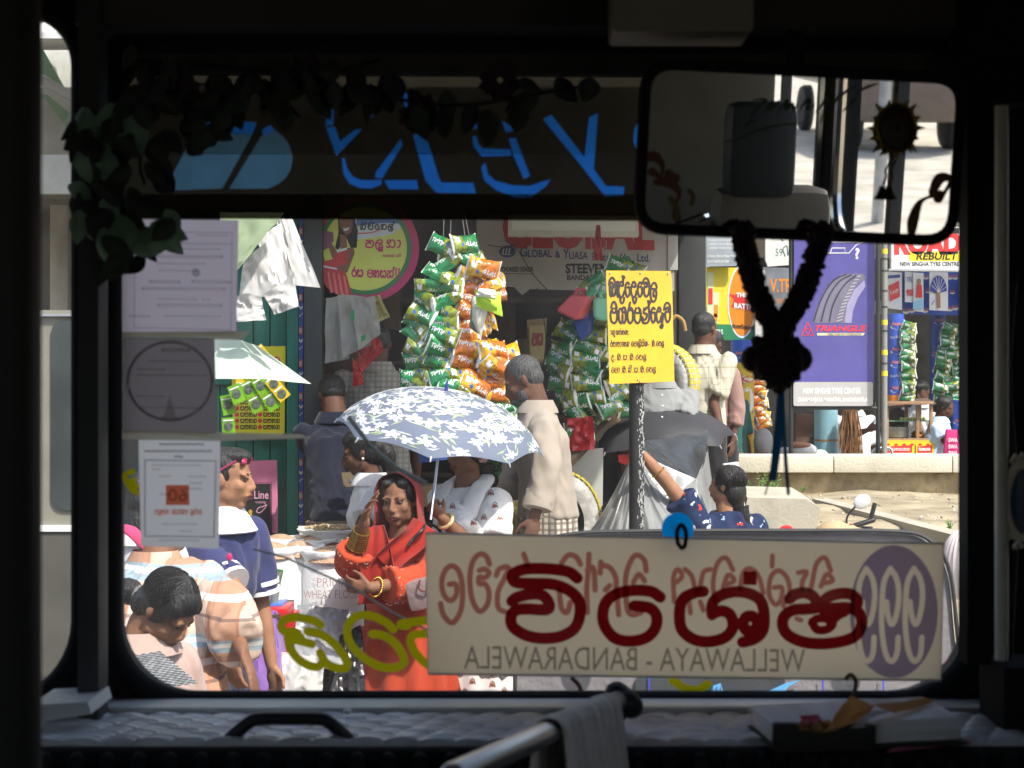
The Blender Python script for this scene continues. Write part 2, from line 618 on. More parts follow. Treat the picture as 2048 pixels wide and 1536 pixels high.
b = MB(); rng = random.Random(17)
for i in range(170):
    x, y = rng.uniform(1.3, 3.6), rng.uniform(8.8, 11.9); r_ = rng.uniform(.004, .011) * (2.2 if i % 29 == 0 else 1)
    b.ell((x, y, gz(x, y) + r_ * .3), (r_ * rng.uniform(.7, 1.5), r_, r_ * .7), Euler((rng.random(), rng.random(), rng.random() * 3)), 6, 4, mi=i % 3)
tag(b.build('pebbles', [mat('pebble', (.30, .25, .18), var=.5), mat('pebble_dark', (.16, .13, .10), var=.5), mat('paper_scrap', (.62, .60, .55))]), 'pebbles and scraps scattered over the earth bank', 'pebbles', kind='stuff')

# ---------------- market building on the left: roof, posts, back wall, upper storey
mk = thing('market_building', 'dark open-fronted market building above the hanging snack packets', 'building', (-1.2, 9.5, .7))
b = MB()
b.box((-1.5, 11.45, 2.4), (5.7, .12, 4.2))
b.build('back_wall', mat('shade_dark_wall', (.04, .037, .034), rough=.9, var=.3, dirt=.5), mk)  # wall colour lowered to deepen the shade inside the stall
b = MB()
for i in range(29):
    x0 = -4.4 + .195 * i
    b.slab([V((x0, 7.62, 2.98)), V((x0 + .19, 7.62, 2.98)), V((x0 + .19, 11.5, 3.25)), V((x0, 11.5, 3.25))], V((0, 0, .03)))
b.build('roof', mat('roof_sheet', (.22, .2, .18), rough=.7, var=.3, dirt=.4), mk)
b = MB(); b.box((-1.6, 8.62, 5.3), (5.9, .2, 4.3)); b.build('upper_wall', PLASTER2, mk)
b = MB(); b.box((-1.6, 7.6, 3.06), (5.6, .05, .2), bevel=.006); b.build('fascia', mat('fascia_board', (.4, .4, .38), rough=.7, dirt=.4), mk)
for i in range(5):
    f = MB().box((-3.6 + 1.25 * i, 8.5, 4.6), (.75, .1, 1.0), bevel=.01).build('window', DARKWOOD, mk)
    MB().box((-3.6 + 1.25 * i, 8.44, 4.6), (.6, .02, .86)).build('pane', mat('dark_glass', (.05, .06, .07), rough=.1, spec=.6, var=.1), f)
b = MB(); b.slab([V((-4.4, 8.4, 3.9)), V((1.3, 8.4, 3.9)), V((1.3, 6.9, 3.62)), V((-4.4, 6.9, 3.62))], V((0, 0, -.03)))
b.build('canopy', mat('canopy_cloth', (.55, .56, .55), rough=.8, var=.2, dirt=.4), mk)
POST = mat('grey_post', (.035, .042, .041), rough=.6, var=.25, stretch=(1, 1, .3))
b = MB()
a0 = at(626, 768, 8.0)
b.box((a0.x, 8.05, 1.75), (.097, .1, 2.5), bevel=.006); b.build('post', POST, mk)
a1 = at(1382, 500, 10.3)
b = MB(); b.box((a1.x, 10.3, 2.0), (.185, .16, 2.7), bevel=.006); b.build('post', mat('black_post', (.014, .017, .016), rough=.6, var=.3, stretch=(1, 1, .2)), mk)

# dark boxes and shelves at the back of the stall
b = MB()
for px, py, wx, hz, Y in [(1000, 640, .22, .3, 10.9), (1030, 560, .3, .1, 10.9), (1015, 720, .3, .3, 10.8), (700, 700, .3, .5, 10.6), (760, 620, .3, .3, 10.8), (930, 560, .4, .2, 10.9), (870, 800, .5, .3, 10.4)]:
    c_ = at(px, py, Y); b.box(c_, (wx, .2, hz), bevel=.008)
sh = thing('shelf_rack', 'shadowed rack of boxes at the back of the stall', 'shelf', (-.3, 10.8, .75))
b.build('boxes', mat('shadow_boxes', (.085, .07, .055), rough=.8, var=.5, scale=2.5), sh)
b = MB()
for z in (1.35, 1.75, 2.15, 2.6):
    b.box((-.4, 10.95, z), (2.4, .45, .03))
for x in (-1.55, -.4, .75):
    b.box((x, 10.95, 1.7), (.05, .45, 1.95))
b.build('frame', DARKWOOD, sh)

# ---------------- green boarded kiosk
kk = thing('green_kiosk', 'green painted board kiosk with closed shutter beside the grey post', 'kiosk', at(520, 1065, 8.3))
b = MB()
x0, x1 = at(436, 0, 8.25).x - .45, at(573, 0, 8.25).x
nb = 9
for i in range(nb):
    a, c_ = x0 + (x1 - x0) * i / nb, x0 + (x1 - x0) * (i + 1) / nb
    b.box(((a + c_) / 2, 8.27, 1.75), (c_ - a - .006, .03, 2.3), bevel=.004)
b.build('shutter_boards', DKGREEN, kk)
xa, xb = at(574, 0, 8.15).x, at(597, 0, 8.15).x
MB().box(((xa + xb) / 2, 8.2, 1.75), (xb - xa, .12, 2.35), bevel=.005).build('corner_board', DKGREEN, kk)
for z in (1.45, 2.02):
    MB().box(((x0 + x1) / 2, 8.24, z), (x1 - x0, .025, .05), bevel=.004).build('cross_rail', DKGREEN, kk)
xa, xb = at(597.5, 0, 8.14).x, at(606, 0, 8.14).x
bs = MB().box(((xa + xb) / 2, 8.15, 1.75), (xb - xa, .02, 2.35)).build('blue_strip', mat('strip_blue', (.03, .07, .34), rough=.5), kk)
pl = Pl(602, 700, 8.13)
b = MB()
for i, y in enumerate(range(455, 1050, 66)):
    b.board(pl, [(598.6, y), (604.8, y), (604.8, y + 16), (598.6, y + 16)], .002, 0)
    b.stroke(pl, [(599, y + 26), (602, y + 31), (605, y + 26)], 2.2, mi=1)
    b.stroke(pl, [(599, y + 46), (605, y + 40)], 1.2, mi=1)
    for q_ in range(4):
        b.stroke(pl, [(599.4 + q_ * 1.5, y + 3), (599.4 + q_ * 1.5, y + 13)], .6, off=.0035, mi=1, smooth=False)
b.build('printed_strip', [mat('strip_red', (.5, .06, .04), rough=.5), WHITE], kk)

# ---------------- shops along the upper street (right)
up = thing('shop_row', 'row of small open shops along the upper street beyond the wall', 'building', (4, 16, .55))
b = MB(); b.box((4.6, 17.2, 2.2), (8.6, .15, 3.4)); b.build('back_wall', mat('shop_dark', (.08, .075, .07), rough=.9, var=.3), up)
b = MB(); b.box((4.8, 16.6, 5.4), (9.2, .2, 4.0)); b.build('upper_wall', PLASTER2, up)
b = MB(); b.slab([V((.9, 14.2, 3.5)), V((9.2, 14.2, 3.5)), V((9.2, 17, 3.7)), V((.9, 17, 3.7))], V((0, 0, .05))); b.build('roof', mat('roof_sheet', (.22, .2, .18)), up)
b = MB()
c_ = at(1820, 0, 15.2)
za, zb = at(0, 602, 15.2).z, at(0, 628, 15.2).z
b.box((c_.x + .3, 15.2, (za + zb) / 2), (1.5, .12, za - zb), bevel=.01); b.build('beam', mat('blue_grey', (.33, .38, .40), rough=.7, dirt=.3), up)
b = MB()
xa, xb = at(1410, 0, 14.3).x, at(1750, 0, 14.3).x
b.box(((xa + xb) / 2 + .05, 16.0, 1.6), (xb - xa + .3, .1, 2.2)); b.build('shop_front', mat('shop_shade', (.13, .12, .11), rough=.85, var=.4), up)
b = MB()
for px in (1413, 1432):
    c_ = at(px, 0, 13.6)
b.box((at(1412, 0, 13.8).x, 13.8, 2.2), (.05, .06, 3.2)); b.build('corner_pipe', PLASTER2, up)

# ---------------- what stands on the near side, seen through the door glass (far left)
lb = thing('side_building', 'weathered building with pillar beyond the bus door glass', 'building', (-3.0, 9.2, .6))
b = MB(); b.box((-3.9, 10.2, 3.5), (3.2, .2, 6.4)); b.build('wall', mat('grey_wall', (.16, .155, .145), rough=.9, var=.3, scale=2.5, dirt=.6), lb)
b = MB(); c_ = at(132, 0, 9.2); b.box((c_.x, 9.2, 3.6), (.11, .3, 6.2), bevel=.01); b.build('pillar', PLASTER, lb)
pl = Pl(110, 200, 8.4)
b = MB(); b.board(pl, [(60, 60), (96, 40), (128, 70), (134, 100), (100, 80)], .03); b.build('roof_sheet', PLASTER2, lb)
b = MB()
for y in (275, 330, 395, 460, 520):
    c_ = at(112 + (y % 7) * 3, y, 10.0); b.box(c_, (.05 + .01 * (y % 5), .1, .14), bevel=.01)
b.build('window', DARKWOOD, lb)
b = MB(); b.board(pl, [(40, 85), (86, 100), (128, 175), (90, 150), (40, 140)], .02); b.board(pl, [(60, 185), (95, 190), (138, 225), (130, 252), (92, 200)], .02)
tag(b.build('awning_cloth', mat('mint_cloth', (.45, .66, .46), rough=.8, trans=.3)), 'pale green awning cloth hanging beyond the door glass', 'awning')
b = MB(); b.tube([at(60, 150, 8.2), at(104, 172, 8.2), at(150, 197, 8.2)], .028, 10); 
tag(b.build('awning_pole', WHITE), 'white pole holding the pale green awning', 'pole')
van = thing('parked_van', 'cream parked van with rounded rear window beyond the door glass', 'van', at(100, 1120, 6.4))
pl = Pl(100, 900, 6.2)
def rrect(x0, y0, x1, y1, r, n=6, corners=(1, 1, 1, 1)):
    out = []
    for i, (cx, cy, a0) in enumerate([(x0, y0, 180), (x1, y0, 270), (x1, y1, 0), (x0, y1, 90)]):
        rr = (r[i] if isinstance(r, (list, tuple)) else r)
        sx, sy = (1 if cx == x0 else -1), (1 if cy == y0 else -1)
        for k in range(n + 1):
            a = R(a0 + 90 * k / n)
            out.append((cx + sx * rr + rr * math.cos(a), cy + sy * rr + rr * math.sin(a)))
    return out
b = MB(); b.slab([pl.P(x, y) for x, y in rrect(-160, 620, 205, 1360, 36)], at(190, 700, 1.9) - V((0, 0, ZC))); b.build('body', mat('cream_paint', (.22, .21, .165), rough=.35, var=.1, dirt=.15), van)
b = MB(); b.board(pl, rrect(104, 640, 190, 1020, 26), .01, off=.012); b.build('rear_window', mat('van_glass', (.045, .055, .055), rough=.3, spec=.4, var=.5, scale=2), van)
b = MB(); b.board(pl, [(-160, 1050), (205, 1050), (205, 1062), (-160, 1062)], .02, off=.022); b.build('trim_strip', WHITE, van)
b = MB(); b.board(pl, [(-160, 628), (205, 628), (205, 633), (-160, 633)], .02, off=.022); b.build('gutter', STEEL, van)
b = MB(); b.board(pl, [(-160, 1066), (205, 1066), (205, 1350), (-160, 1350)], .01, off=.012); b.build('lower_panel', mat('van_lower', (.09, .087, .073), rough=.5, var=.15, dirt=.4), van)

# far side of the street, seen only in the driving mirror
ob = thing('street_house', 'pale plastered house down the street mirrored in the driving mirror', 'house', (16, -24, 0))
MB().box((17, -24, 2.2), (2, 20, 4.4)).build('wall', PLASTER2, ob)
MB().box((16.9, -24, 4.55), (3, 21, .25)).build('roof', mat('roof_tile', (.25, .1, .06), rough=.8, var=.3), ob)
for i in range(6):
    f = MB().box((15.98, -32 + 3 * i, 1.9), (.08, 1.3, 1.5), bevel=.02).build('window', DARKWOOD, ob)
    MB().box((15.93, -32 + 3 * i, 1.9), (.02, 1.1, 1.3)).build('pane', mat('dark_glass', (.05, .06, .07)), f)
ob2 = thing('street_lorry', 'brown and cream lorry parked behind the bus, seen in the driving mirror', 'lorry', (7.4, -24, 0))
MB().box((7.4, -25.5, 1.75), (1.9, 4, 1.5), bevel=.06).build('cargo_box', mat('lorry_cream', (.5, .46, .36)), ob2)
MB().box((7.4, -22.7, 1.35), (1.9, 1.5, 1.7), bevel=.15).build('cab', mat('dull_red', (.20, .15, .125), rough=.4), ob2)
MB().box((7.4, -21.94, 1.75), (1.6, .03, .6), bevel=.01).build('windscreen', mat('dark_glass', (.05, .06, .07)), ob2)
for x in (6.55, 8.25):
    for y in (-26.6, -22.7):
        MB().lathe([(.1, -.1), (.42, -.1), (.45, -.05), (.45, .08), (.3, .1), (.1, .1)], (x, y, .45), axis=(1, 0, 0)).build('wheel', mat('tyre_black', (.025, .025, .026), rough=.85), ob2)
for x, y, l_ in ((2.4, -6.2, 'nearer grey street pole seen in the driving mirror'), (4.6, -13.5, 'farther grey street pole seen in the driving mirror')):
    tag(MB().tube([V((x, y, 0)), V((x, y, 6))], .07, 10).build('street_pole', STEEL), l_, 'pole')
# ================================================================== the bus we sit in
bus = thing('bus', 'dark interior of the bus around the windscreen', 'bus', (0, 2.1, 0))
BLK = mat('black_rubber', (.012, .012, .013), rough=.75, var=.2, spec=.2)
TRIM = mat('dark_trim', (.030, .030, .028), rough=.7, var=.3, scale=4, spec=.2)
GREYT = mat('grey_trim', (.085, .085, .080), rough=.6, var=.25, scale=5)
YW = 2.10
plw = Pl(1024, 768, YW)
def holed(name, m, outer, holes, thick, parent, off=0.0):
    """flat sheet with openings: outlines in photo pixels on the windscreen plane"""
    c = bpy.data.curves.new('sheet_tmp', 'CURVE'); c.dimensions = '2D'; c.fill_mode = 'BOTH'; c.extrude = thick / 2
    for ring in [outer] + holes:
        s_ = c.splines.new('POLY'); s_.points.add(len(ring) - 1); s_.use_cyclic_u = True
        for p_, (x, y) in zip(s_.points, ring):
            p_.co = ((x - 1024) / F * YW, (768 - y) / F * YW, 0, 1)
    o = bpy.data.objects.new('sheet_tmp', c); COL.objects.link(o)
    me = bpy.data.meshes.new_from_object(o.evaluated_get(bpy.context.evaluated_depsgraph_get()))
    bpy.data.objects.remove(o); bpy.data.curves.remove(c)
    b_ = MB()
    b_.add([V((v.co.x, YW - off - v.co.z, ZC + v.co.y)) for v in me.vertices], [tuple(p_.vertices) for p_ in me.polygons])
    bpy.data.meshes.remove(me)
    return b_.build(name, m, parent, smooth=False)
HB = rrect(240, 116, 1932, 1388, [90, 90, 150, 150], 10)
HA = rrect(-900, 30, 168, 1404, [90, 110, 170, 90], 10)
HC = rrect(2110, 116, 3900, 1388, 120, 8)
holed('front_wall', TRIM, [(-1100, -700), (4300, -700), (4300, 2900), (-1100, 2900)], [HB, HA, HC], .05, bus)
def ring_tube(b_, ring, r, off, pl=plw, n=10, flat=1.0):
    b_.tube([pl.P(x, y, off) for x, y in ring], r, n, closed=True, up=V((0, 1, 0)), flat=flat)
def inset(ring, d):
    cx = sum(p_[0] for p_ in ring) / len(ring); cy = sum(p_[1] for p_ in ring) / len(ring)
    q_ = []
    n = len(ring)
    for i in range(n):
        a_, b_ = V((*ring[i - 1], 0)), V((*ring[(i + 1) % n], 0))
        t = (b_ - a_).normalized(); q_.append((ring[i][0] - t.y * d, ring[i][1] + t.x * d))
    return q_
for ring in (HB, HA, HC):
    b = MB()
    ring_tube(b, inset(ring, -14), .020, .028, flat=.8); ring_tube(b, inset(ring, -44), .014, .03); gk = b.build('window_gasket', BLK, bus)
    b = MB(); ring_tube(b, inset(ring, 2), .0065, .02); b.build('gasket_lip', mat('rubber_sheen', (.16, .175, .17), rough=.35), gk)  # lighter grey inner tube stands in for sheen on the black rubber
# glass panes (lightly dusty, the dust raised to add a haze veil)
gm = bpy.data.materials.new('windscreen_glass'); gm.use_nodes = True
t = gm.node_tree; t.nodes.remove(t.nodes['Principled BSDF'])
tr = nd(t, 'ShaderNodeBsdfTransparent'); tr.inputs[0].default_value = (.95, .97, .955, 1)
gl = nd(t, 'ShaderNodeBsdfGlossy'); gl.inputs[1].default_value = .02; gl.inputs[0].default_value = (.8, .8, .8, 1)
df = nd(t, 'ShaderNodeBsdfTranslucent'); df.inputs[0].default_value = (.75, .73, .68, 1)
tc = nd(t, 'ShaderNodeTexCoord'); no = nd(t, 'ShaderNodeTexNoise'); no.inputs['Scale'].default_value = 5; no.inputs['Detail'].default_value = 8
t.links.new(tc.outputs['Object'], no.inputs[0])
mr = nd(t, 'ShaderNodeMapRange'); mr.inputs[1].default_value, mr.inputs[2].default_value = .45, .8; mr.inputs[3].default_value, mr.inputs[4].default_value = .035, .13
t.links.new(no.outputs['Fac'], mr.inputs[0])
m1 = nd(t, 'ShaderNodeMixShader'); t.links.new(mr.outputs[0], m1.inputs[0]); t.links.new(tr.outputs[0], m1.inputs[1]); t.links.new(df.outputs[0], m1.inputs[2])
m2 = nd(t, 'ShaderNodeMixShader'); m2.inputs[0].default_value = .015; t.links.new(m1.outputs[0], m2.inputs[1]); t.links.new(gl.outputs[0], m2.inputs[2])
t.links.new(m2.outputs[0], t.nodes['Material Output'].inputs[0])
YG = YW + .012
for ring in (HB, HA, HC):
    b = MB(); b.poly([plw.P(x, y, -.012) for x, y in inset(ring, -6)]); b.build('windscreen_pane', gm, bus, smooth=False)

# sun strip on the glass with its cut-out blue lettering
c0 = crop(600, 0, 2.9257); cD = crop(300, 160, 6.4)
LET = [cD([(440, 200), (550, 210), (530, 320), (485, 290)]),
       cD([(460, 500), (630, 508), (600, 610), (560, 630)]), cD([(690, 515), (1370, 545), (1310, 705), (640, 640)]), cD([(1440, 640), (1540, 580), (1600, 640), (1450, 718)]),
       c0([(155, 748), (205, 745), (235, 830), (326, 760), (362, 760), (215, 915)]), c0([(380, 650), (432, 640), (425, 690), (395, 700)]), c0([(160, 640), (200, 645), (195, 735), (152, 740)]),
       c0([(247, 930), (262, 925), (275, 985), (310, 1035), (360, 1056), (430, 1056), (478, 1050), (478, 1082), (420, 1104), (350, 1102), (290, 1075), (256, 1020)]),
       c0([(590, 815), (600, 850), (482, 1046), (440, 1040), (445, 1010)]), c0([(495, 1056), (685, 1056), (694, 1110), (522, 1108)]),
       c0([(590, 535), (625, 550), (688, 602), (694, 650), (632, 668), (618, 640)]), c0([(660, 785), (735, 785), (815, 1045), (830, 1070), (1014, 1072), (1030, 1133), (800, 1130), (735, 1058)]),
       c0([(645, 690), (712, 690), (722, 770), (655, 770)]),
       c0([(1012, 728), (1036, 720), (1036, 752), (1016, 760)]), c0([(1010, 800), (1032, 800), (1042, 840), (1066, 870), (1232, 876), (1236, 912), (1064, 918), (1016, 858)]),
       c0([(1180, 708), (1244, 745), (1250, 770), (1205, 775)]), c0([(1222, 812), (1262, 810), (1346, 1030), (1310, 1050), (1250, 915)]),
       c0([(1060, 980), (1085, 955), (1100, 1020), (1140, 1058), (1240, 1085), (1340, 1090), (1466, 1050), (1440, 1090), (1350, 1157), (1260, 1157), (1150, 1115), (1080, 1060)]),
       c0([(1422, 700), (1470, 674), (1664, 922), (1690, 690), (1742, 666), (1718, 990), (1790, 1090), (1897, 1094), (1892, 1145), (1783, 1150), (1652, 980)]),
       c0([(1985, 700), (1955, 760), (1950, 830), (1970, 885), (1990, 890)])]
PALE = [cD([(590, 662), (640, 648), (1305, 712), (1290, 745), (930, 1392), (190, 1420), (470, 880)]), cD([(1425, 728), (1600, 646), (1710, 730), (1790, 840), (1832, 1000), (1805, 1150), (1740, 1260), (1650, 1330), (1520, 1395), (1020, 1395)])]
sm = bpy.data.materials.new('tint_film'); sm.use_nodes = True
t = sm.node_tree; p_ = t.nodes['Principled BSDF']; p_.inputs['Base Color'].default_value = (.012, .011, .009, 1); p_.inputs['Roughness'].default_value = .6
tr = nd(t, 'ShaderNodeBsdfTransparent'); tr.inputs[0].default_value = (.036, .033, .026, 1)
ms = nd(t, 'ShaderNodeMixShader'); ms.inputs[0].default_value = .9
t.links.new(p_.outputs[0], ms.inputs[1]); t.links.new(tr.outputs[0], ms.inputs[2]); t.links.new(ms.outputs[0], t.nodes['Material Output'].inputs[0])
OUT = [(236, 112), (1936, 112), (1936, 446), (236, 437)]
vv, ff = [], []
for q_ in [OUT] + LET + PALE:
    if sum(q_[i - 1][0] * q_[i][1] - q_[i][0] * q_[i - 1][1] for i in range(len(q_))) < 0: q_ = q_[::-1]
    ff.append(list(range(len(vv), len(vv) + len(q_)))); vv += [V((x, y)) for x, y in q_]
ov, _e, of, _a, _b, og = delaunay_2d_cdt(vv, [], ff, 0, 1e-5)
mbs = [MB(), MB(), MB()]
for f_, o_ in zip(of, og):
    k = 1 if any(1 <= i <= len(LET) for i in o_) else 2 if any(i > len(LET) for i in o_) else 0
    if 0 in o_ or k:
        mbs[k].poly([plw.P(ov[i].x, ov[i].y, .003) for i in f_])
strip = mbs[0].build('sun_strip', sm, bus, smooth=False)
mbs[1].build('lettering', film('blue_film', (.03, .24, .95)), strip, smooth=False)
mbs[2].build('emblem', film('pale_blue_film', (.10, .24, .40)), strip, smooth=False)

# roof, sides, floor, back and the header above the glass
b = MB(); b.box((-.2, -2.0, 3.02), (2.6, 8.3, .06)); b.build('roof', TRIM, bus)
b = MB(); b.box((-.2, -2.0, .85), (2.6, 8.2, .08)); b.build('floor', TRIM, bus)
b = MB(); b.box((-.2, -6.1, 1.95), (2.6, .06, 2.2)); b.build('back_wall', TRIM, bus)
WZ0, WZ1 = 1.80, 2.50
b = MB()
b.box((-1.5, -2.0, (.9 + WZ0) / 2), (.05, 8.2, WZ0 - .9)); b.box((-1.5, -2.0, (WZ1 + 3.0) / 2), (.05, 8.2, 3.0 - WZ1))
for y0_, y1_ in ((.5, 2.1), (-.95, -.8), (-2.35, -2.2), (-3.75, -3.6), (-6.1, -5.0)):
    b.box((-1.5, (y0_ + y1_) / 2, (WZ0 + WZ1) / 2), (.05, y1_ - y0_, WZ1 - WZ0))
b.build('side_wall', TRIM, bus)
b = MB()
b.box((1.07, -2.0, (.9 + WZ0) / 2), (.05, 8.2, WZ0 - .9)); b.box((1.07, -2.0, (WZ1 + 3.0) / 2), (.05, 8.2, 3.0 - WZ1))
for y0_, y1_ in ((.45, 2.1), (-1.02, -.78), (-6.1, -2.2)):
    b.box((1.07, (y0_ + y1_) / 2, (WZ0 + WZ1) / 2), (.05, y1_ - y0_, WZ1 - WZ0))
b.build('side_wall', TRIM, bus)
CHR = mat('chrome', (.75, .76, .78), rough=.12, metal=1.0, var=.05)
for y0_, y1_ in ((-.78, .45), (-2.2, -1.02)):
    f = thing('side_window', None, None, (0, 0, 0)); f.parent = bus; f.location = -ORG['bus']; ORG[f.name] = V((0, 0, 0))
    ring = []
    for i, (cy, cz, a0) in enumerate([(y0_ + .12, WZ0 + .12, 180), (y1_ - .12, WZ0 + .12, 270), (y1_ - .12, WZ1 - .12, 0), (y0_ + .12, WZ1 - .12, 90)]):
        for k in range(6):
            a = R(a0 + 18 * k); ring.append(V((1.035, cy + .12 * math.cos(a), cz + .12 * math.sin(a))))
    MB().tube(ring, .018, 8, closed=True, up=V((1, 0, 0))).build('rim', CHR, f)
    MB().box((1.04, (y0_ + y1_) / 2, (WZ0 + WZ1) / 2), (.03, .045, WZ1 - WZ0)).build('mullion', GREYT, f)
b = MB()
b.board(Pl(1024, 60, 1.98), [(150, -300), (2300, -300), (2300, 56), (150, 48)], .06); b.board(Pl(1024, 60, 2.06), [(150, 20), (2300, 20), (2300, 150), (150, 142)], .03); b.build('header_panel', mat('header_vinyl', (.050, .046, .037), rough=.6, var=.2), bus)  # second board added lower to darken the sun strip's bright top band
b = MB(); b.board(Pl(1024, 60, 1.97), [(2010, -300), (2700, -300), (2700, 210), (1920, 205), (1920, -300)], .05); b.build('header_panel', BLK, bus)
b = MB(); b.board(Pl(1360, 30, 1.78), rrect(1225, -160, 1507, 62, 10, 3), .08); b.build('sun_visor', mat('beige_vinyl', (.26, .235, .17), rough=.6, var=.1), bus)
b = MB(); c_ = at(190, 0, 2.0); b.box((c_.x, 1.99, 2.3), (.03, .05, 1.5), bevel=.006); b.build('screen_pillar', mat('pillar_trim', (.05, .05, .048), rough=.6), bus)
# stanchion close by on the left
b = MB(); b.tube([V((-.399, 1.15, .9)), V((-.399, 1.15, 3.0))], .037, 16); b.tube([V((-.47, 1.15, .9)), V((-.47, 1.15, 3.0))], .045, 16); b.build('door_stanchion', mat('black_pipe', (.014, .014, .013), rough=.6, spec=.2), bus)
# right pillar: pipe and box
b = MB(); b.tube([at(2003, 212, 1.9), at(2003, 1320, 1.9)], .0085, 12); b.build('pillar_pipe', mat('beige_pipe', (.60, .56, .47), rough=.45), bus)
b = MB(); b.board(Pl(2040, 800, 1.96), [(1935, 210), (1985, 210), (1985, 1330), (1935, 1330)], .04); b.build('screen_pillar', BLK, bus)
b = MB(); b.board(Pl(2040, 1400, 1.9), [(2008, 1336), (2300, 1336), (2300, 1700), (2008, 1700)], .1); b.build('switch_box', BLK, bus)
b = MB(); b.tube(catmull([at(2030, 560, 1.93), at(2018, 760, 1.93), at(2034, 1000, 1.93), at(2020, 1320, 1.93)]), .003, 6); b.build('wire', BLK, bus)

# dashboard
ZD = 1.556
def dashf(u, v):
    x = -.72 + 1.5 * u; y = 2.00 - .155 * v
    col = (x + .5 * (2.0 - y)) / .044
    rib = .0042 * abs(math.sin(math.pi * col)) ** .6 + .0030 * abs(math.sin((2.0 - y) * 330 + math.floor(col) * 1.3))
    return V((x, y, ZD + rib - .02 * max(0, v - .93) / .07))
b = MB(); b.grid(dashf, 520, 44)
dash = b.build('dashboard', mat('quilted_vinyl', (.66, .67, .70), rough=.3, var=.2, scale=20, spec=1.0), bus)
b = MB(); b.box((0, 2.035, ZD + .006), (1.5, .06, .012), bevel=.003); b.build('edge_strip', mat('pale_strip', (.62, .63, .62), rough=.4), dash)
b = MB(); b.tube([V((-.75, 1.838, ZD - .012)), V((.8, 1.838, ZD - .012))], .012, 10)
for i in range(40):
    x = -.72 + .038 * i
    b.tube([V((x, 1.826, ZD - .015)), V((x, 1.822, ZD - .06))], [.011, .014], 8, round_=True)
b.box((0, 1.81, ZD - .2), (1.6, .05, .30)); b.build('padded_lip', BLK, dash)
b = MB(); b.board(Pl(100, 1420, 1.9), [(60, 1410), (175, 1404), (182, 1428), (60, 1448)], .1); b.build('corner_ledge', mat('pale_strip', (.38, .39, .38)), dash)
for px in (695, 1505):
    b = MB(); b.ell(at(px, 1423, 1.97), (.006, .006, .004)); b.build('screw', STEEL, dash)
# moulded grab handle on the dash
b = MB()
ph = Pl(575, 1460, 1.87)
b.tube(catmull([ph.P(447, 1490), ph.P(468, 1470), ph.P(500, 1444), ph.P(520, 1438), ph.P(575, 1437), ph.P(640, 1438), ph.P(660, 1446), ph.P(688, 1470), ph.P(706, 1490)], 5), [.0085] * 4 + [.0085] * 37, 10)
b.build('grab_handle', mat('black_plastic', (.018, .018, .019), rough=.45), bus)
# hand rail coming towards us, with its end bracket
b = MB(); r0, r1 = at(1238, 1400, 1.88), at(905, 1552, 1.30)
b.tube([r0, r1], .0125, 14, round_=True); hr = b.build('hand_rail', mat('worn_chrome', (.5, .5, .5), rough=.3, metal=.7, var=.2), bus)
b = MB(); b.tube([at(1234, 1388, 1.885), at(1262, 1412, 1.885)], .016, 14, round_=True); b.ell(at(1240, 1392, 1.885), (.021, .02, .012)); b.build('end_bracket', mat('black_plastic', (.018, .018, .019)), hr)
b = MB(); b.tube([at(1250, 1410, 1.885), at(1236, 1440, 1.885), at(1232, 1494, 1.885)], [.012, .0075, .013], 10); b.build('bracket_foot', mat('black_plastic', (.018, .018, .019)), hr)

# driving mirror
MY = 1.85
mn = V((.012, -1, -.125)).normalized()
plm = Pl(1597, 310, MY); plm.n = mn
MR = [(1290, 160)] + []
def quad_round(c4, r):
    out = []
    n = len(c4)
    for i in range(n):
        p_, a_, z_ = V((*c4[i], 0)), V((*c4[i - 1], 0)), V((*c4[(i + 1) % n], 0))
        d0, d1 = (a_ - p_).normalized() * r, (z_ - p_).normalized() * r
        for k in range(7):
            s_ = k / 6
            q_ = (p_ + d0) * (1 - s_) ** 2 + p_ * 2 * s_ * (1 - s_) + (p_ + d1) * s_ ** 2
            out.append((q_.x, q_.y))
    return out
MQ = quad_round([(1293, 126), (1924, 158), (1902, 482), (1276, 456)], 58)
mir = thing('rear_view_mirror', None, None, plm.P(1597, 310)); mir.parent = bus; mir.location = plm.P(1597, 310) - ORG['bus']
b = MB(); b.slab([plm.P(x, y) for x, y in inset(MQ, 8)], -mn * .02); b.build('backing', BLK, mir)
b = MB(); b.tube([plm.P(x, y, .002) for x, y in MQ], .0075, 8, closed=True, up=V((0, 1, 0))); b.build('rim', BLK, mir)
b = MB(); b.poly([plm.P(x, y, .003) for x, y in inset(MQ, 2)])
b.build('mirror_glass', mat('mirror', (.72, .73, .72), rough=.015, metal=1, var=.02), mir, smooth=False)
b = MB(); b.tube([plm.P(1600, 140, -.03), plm.P(1600, 60, -.05)], .012, 10); b.build('arm', BLK, mir)
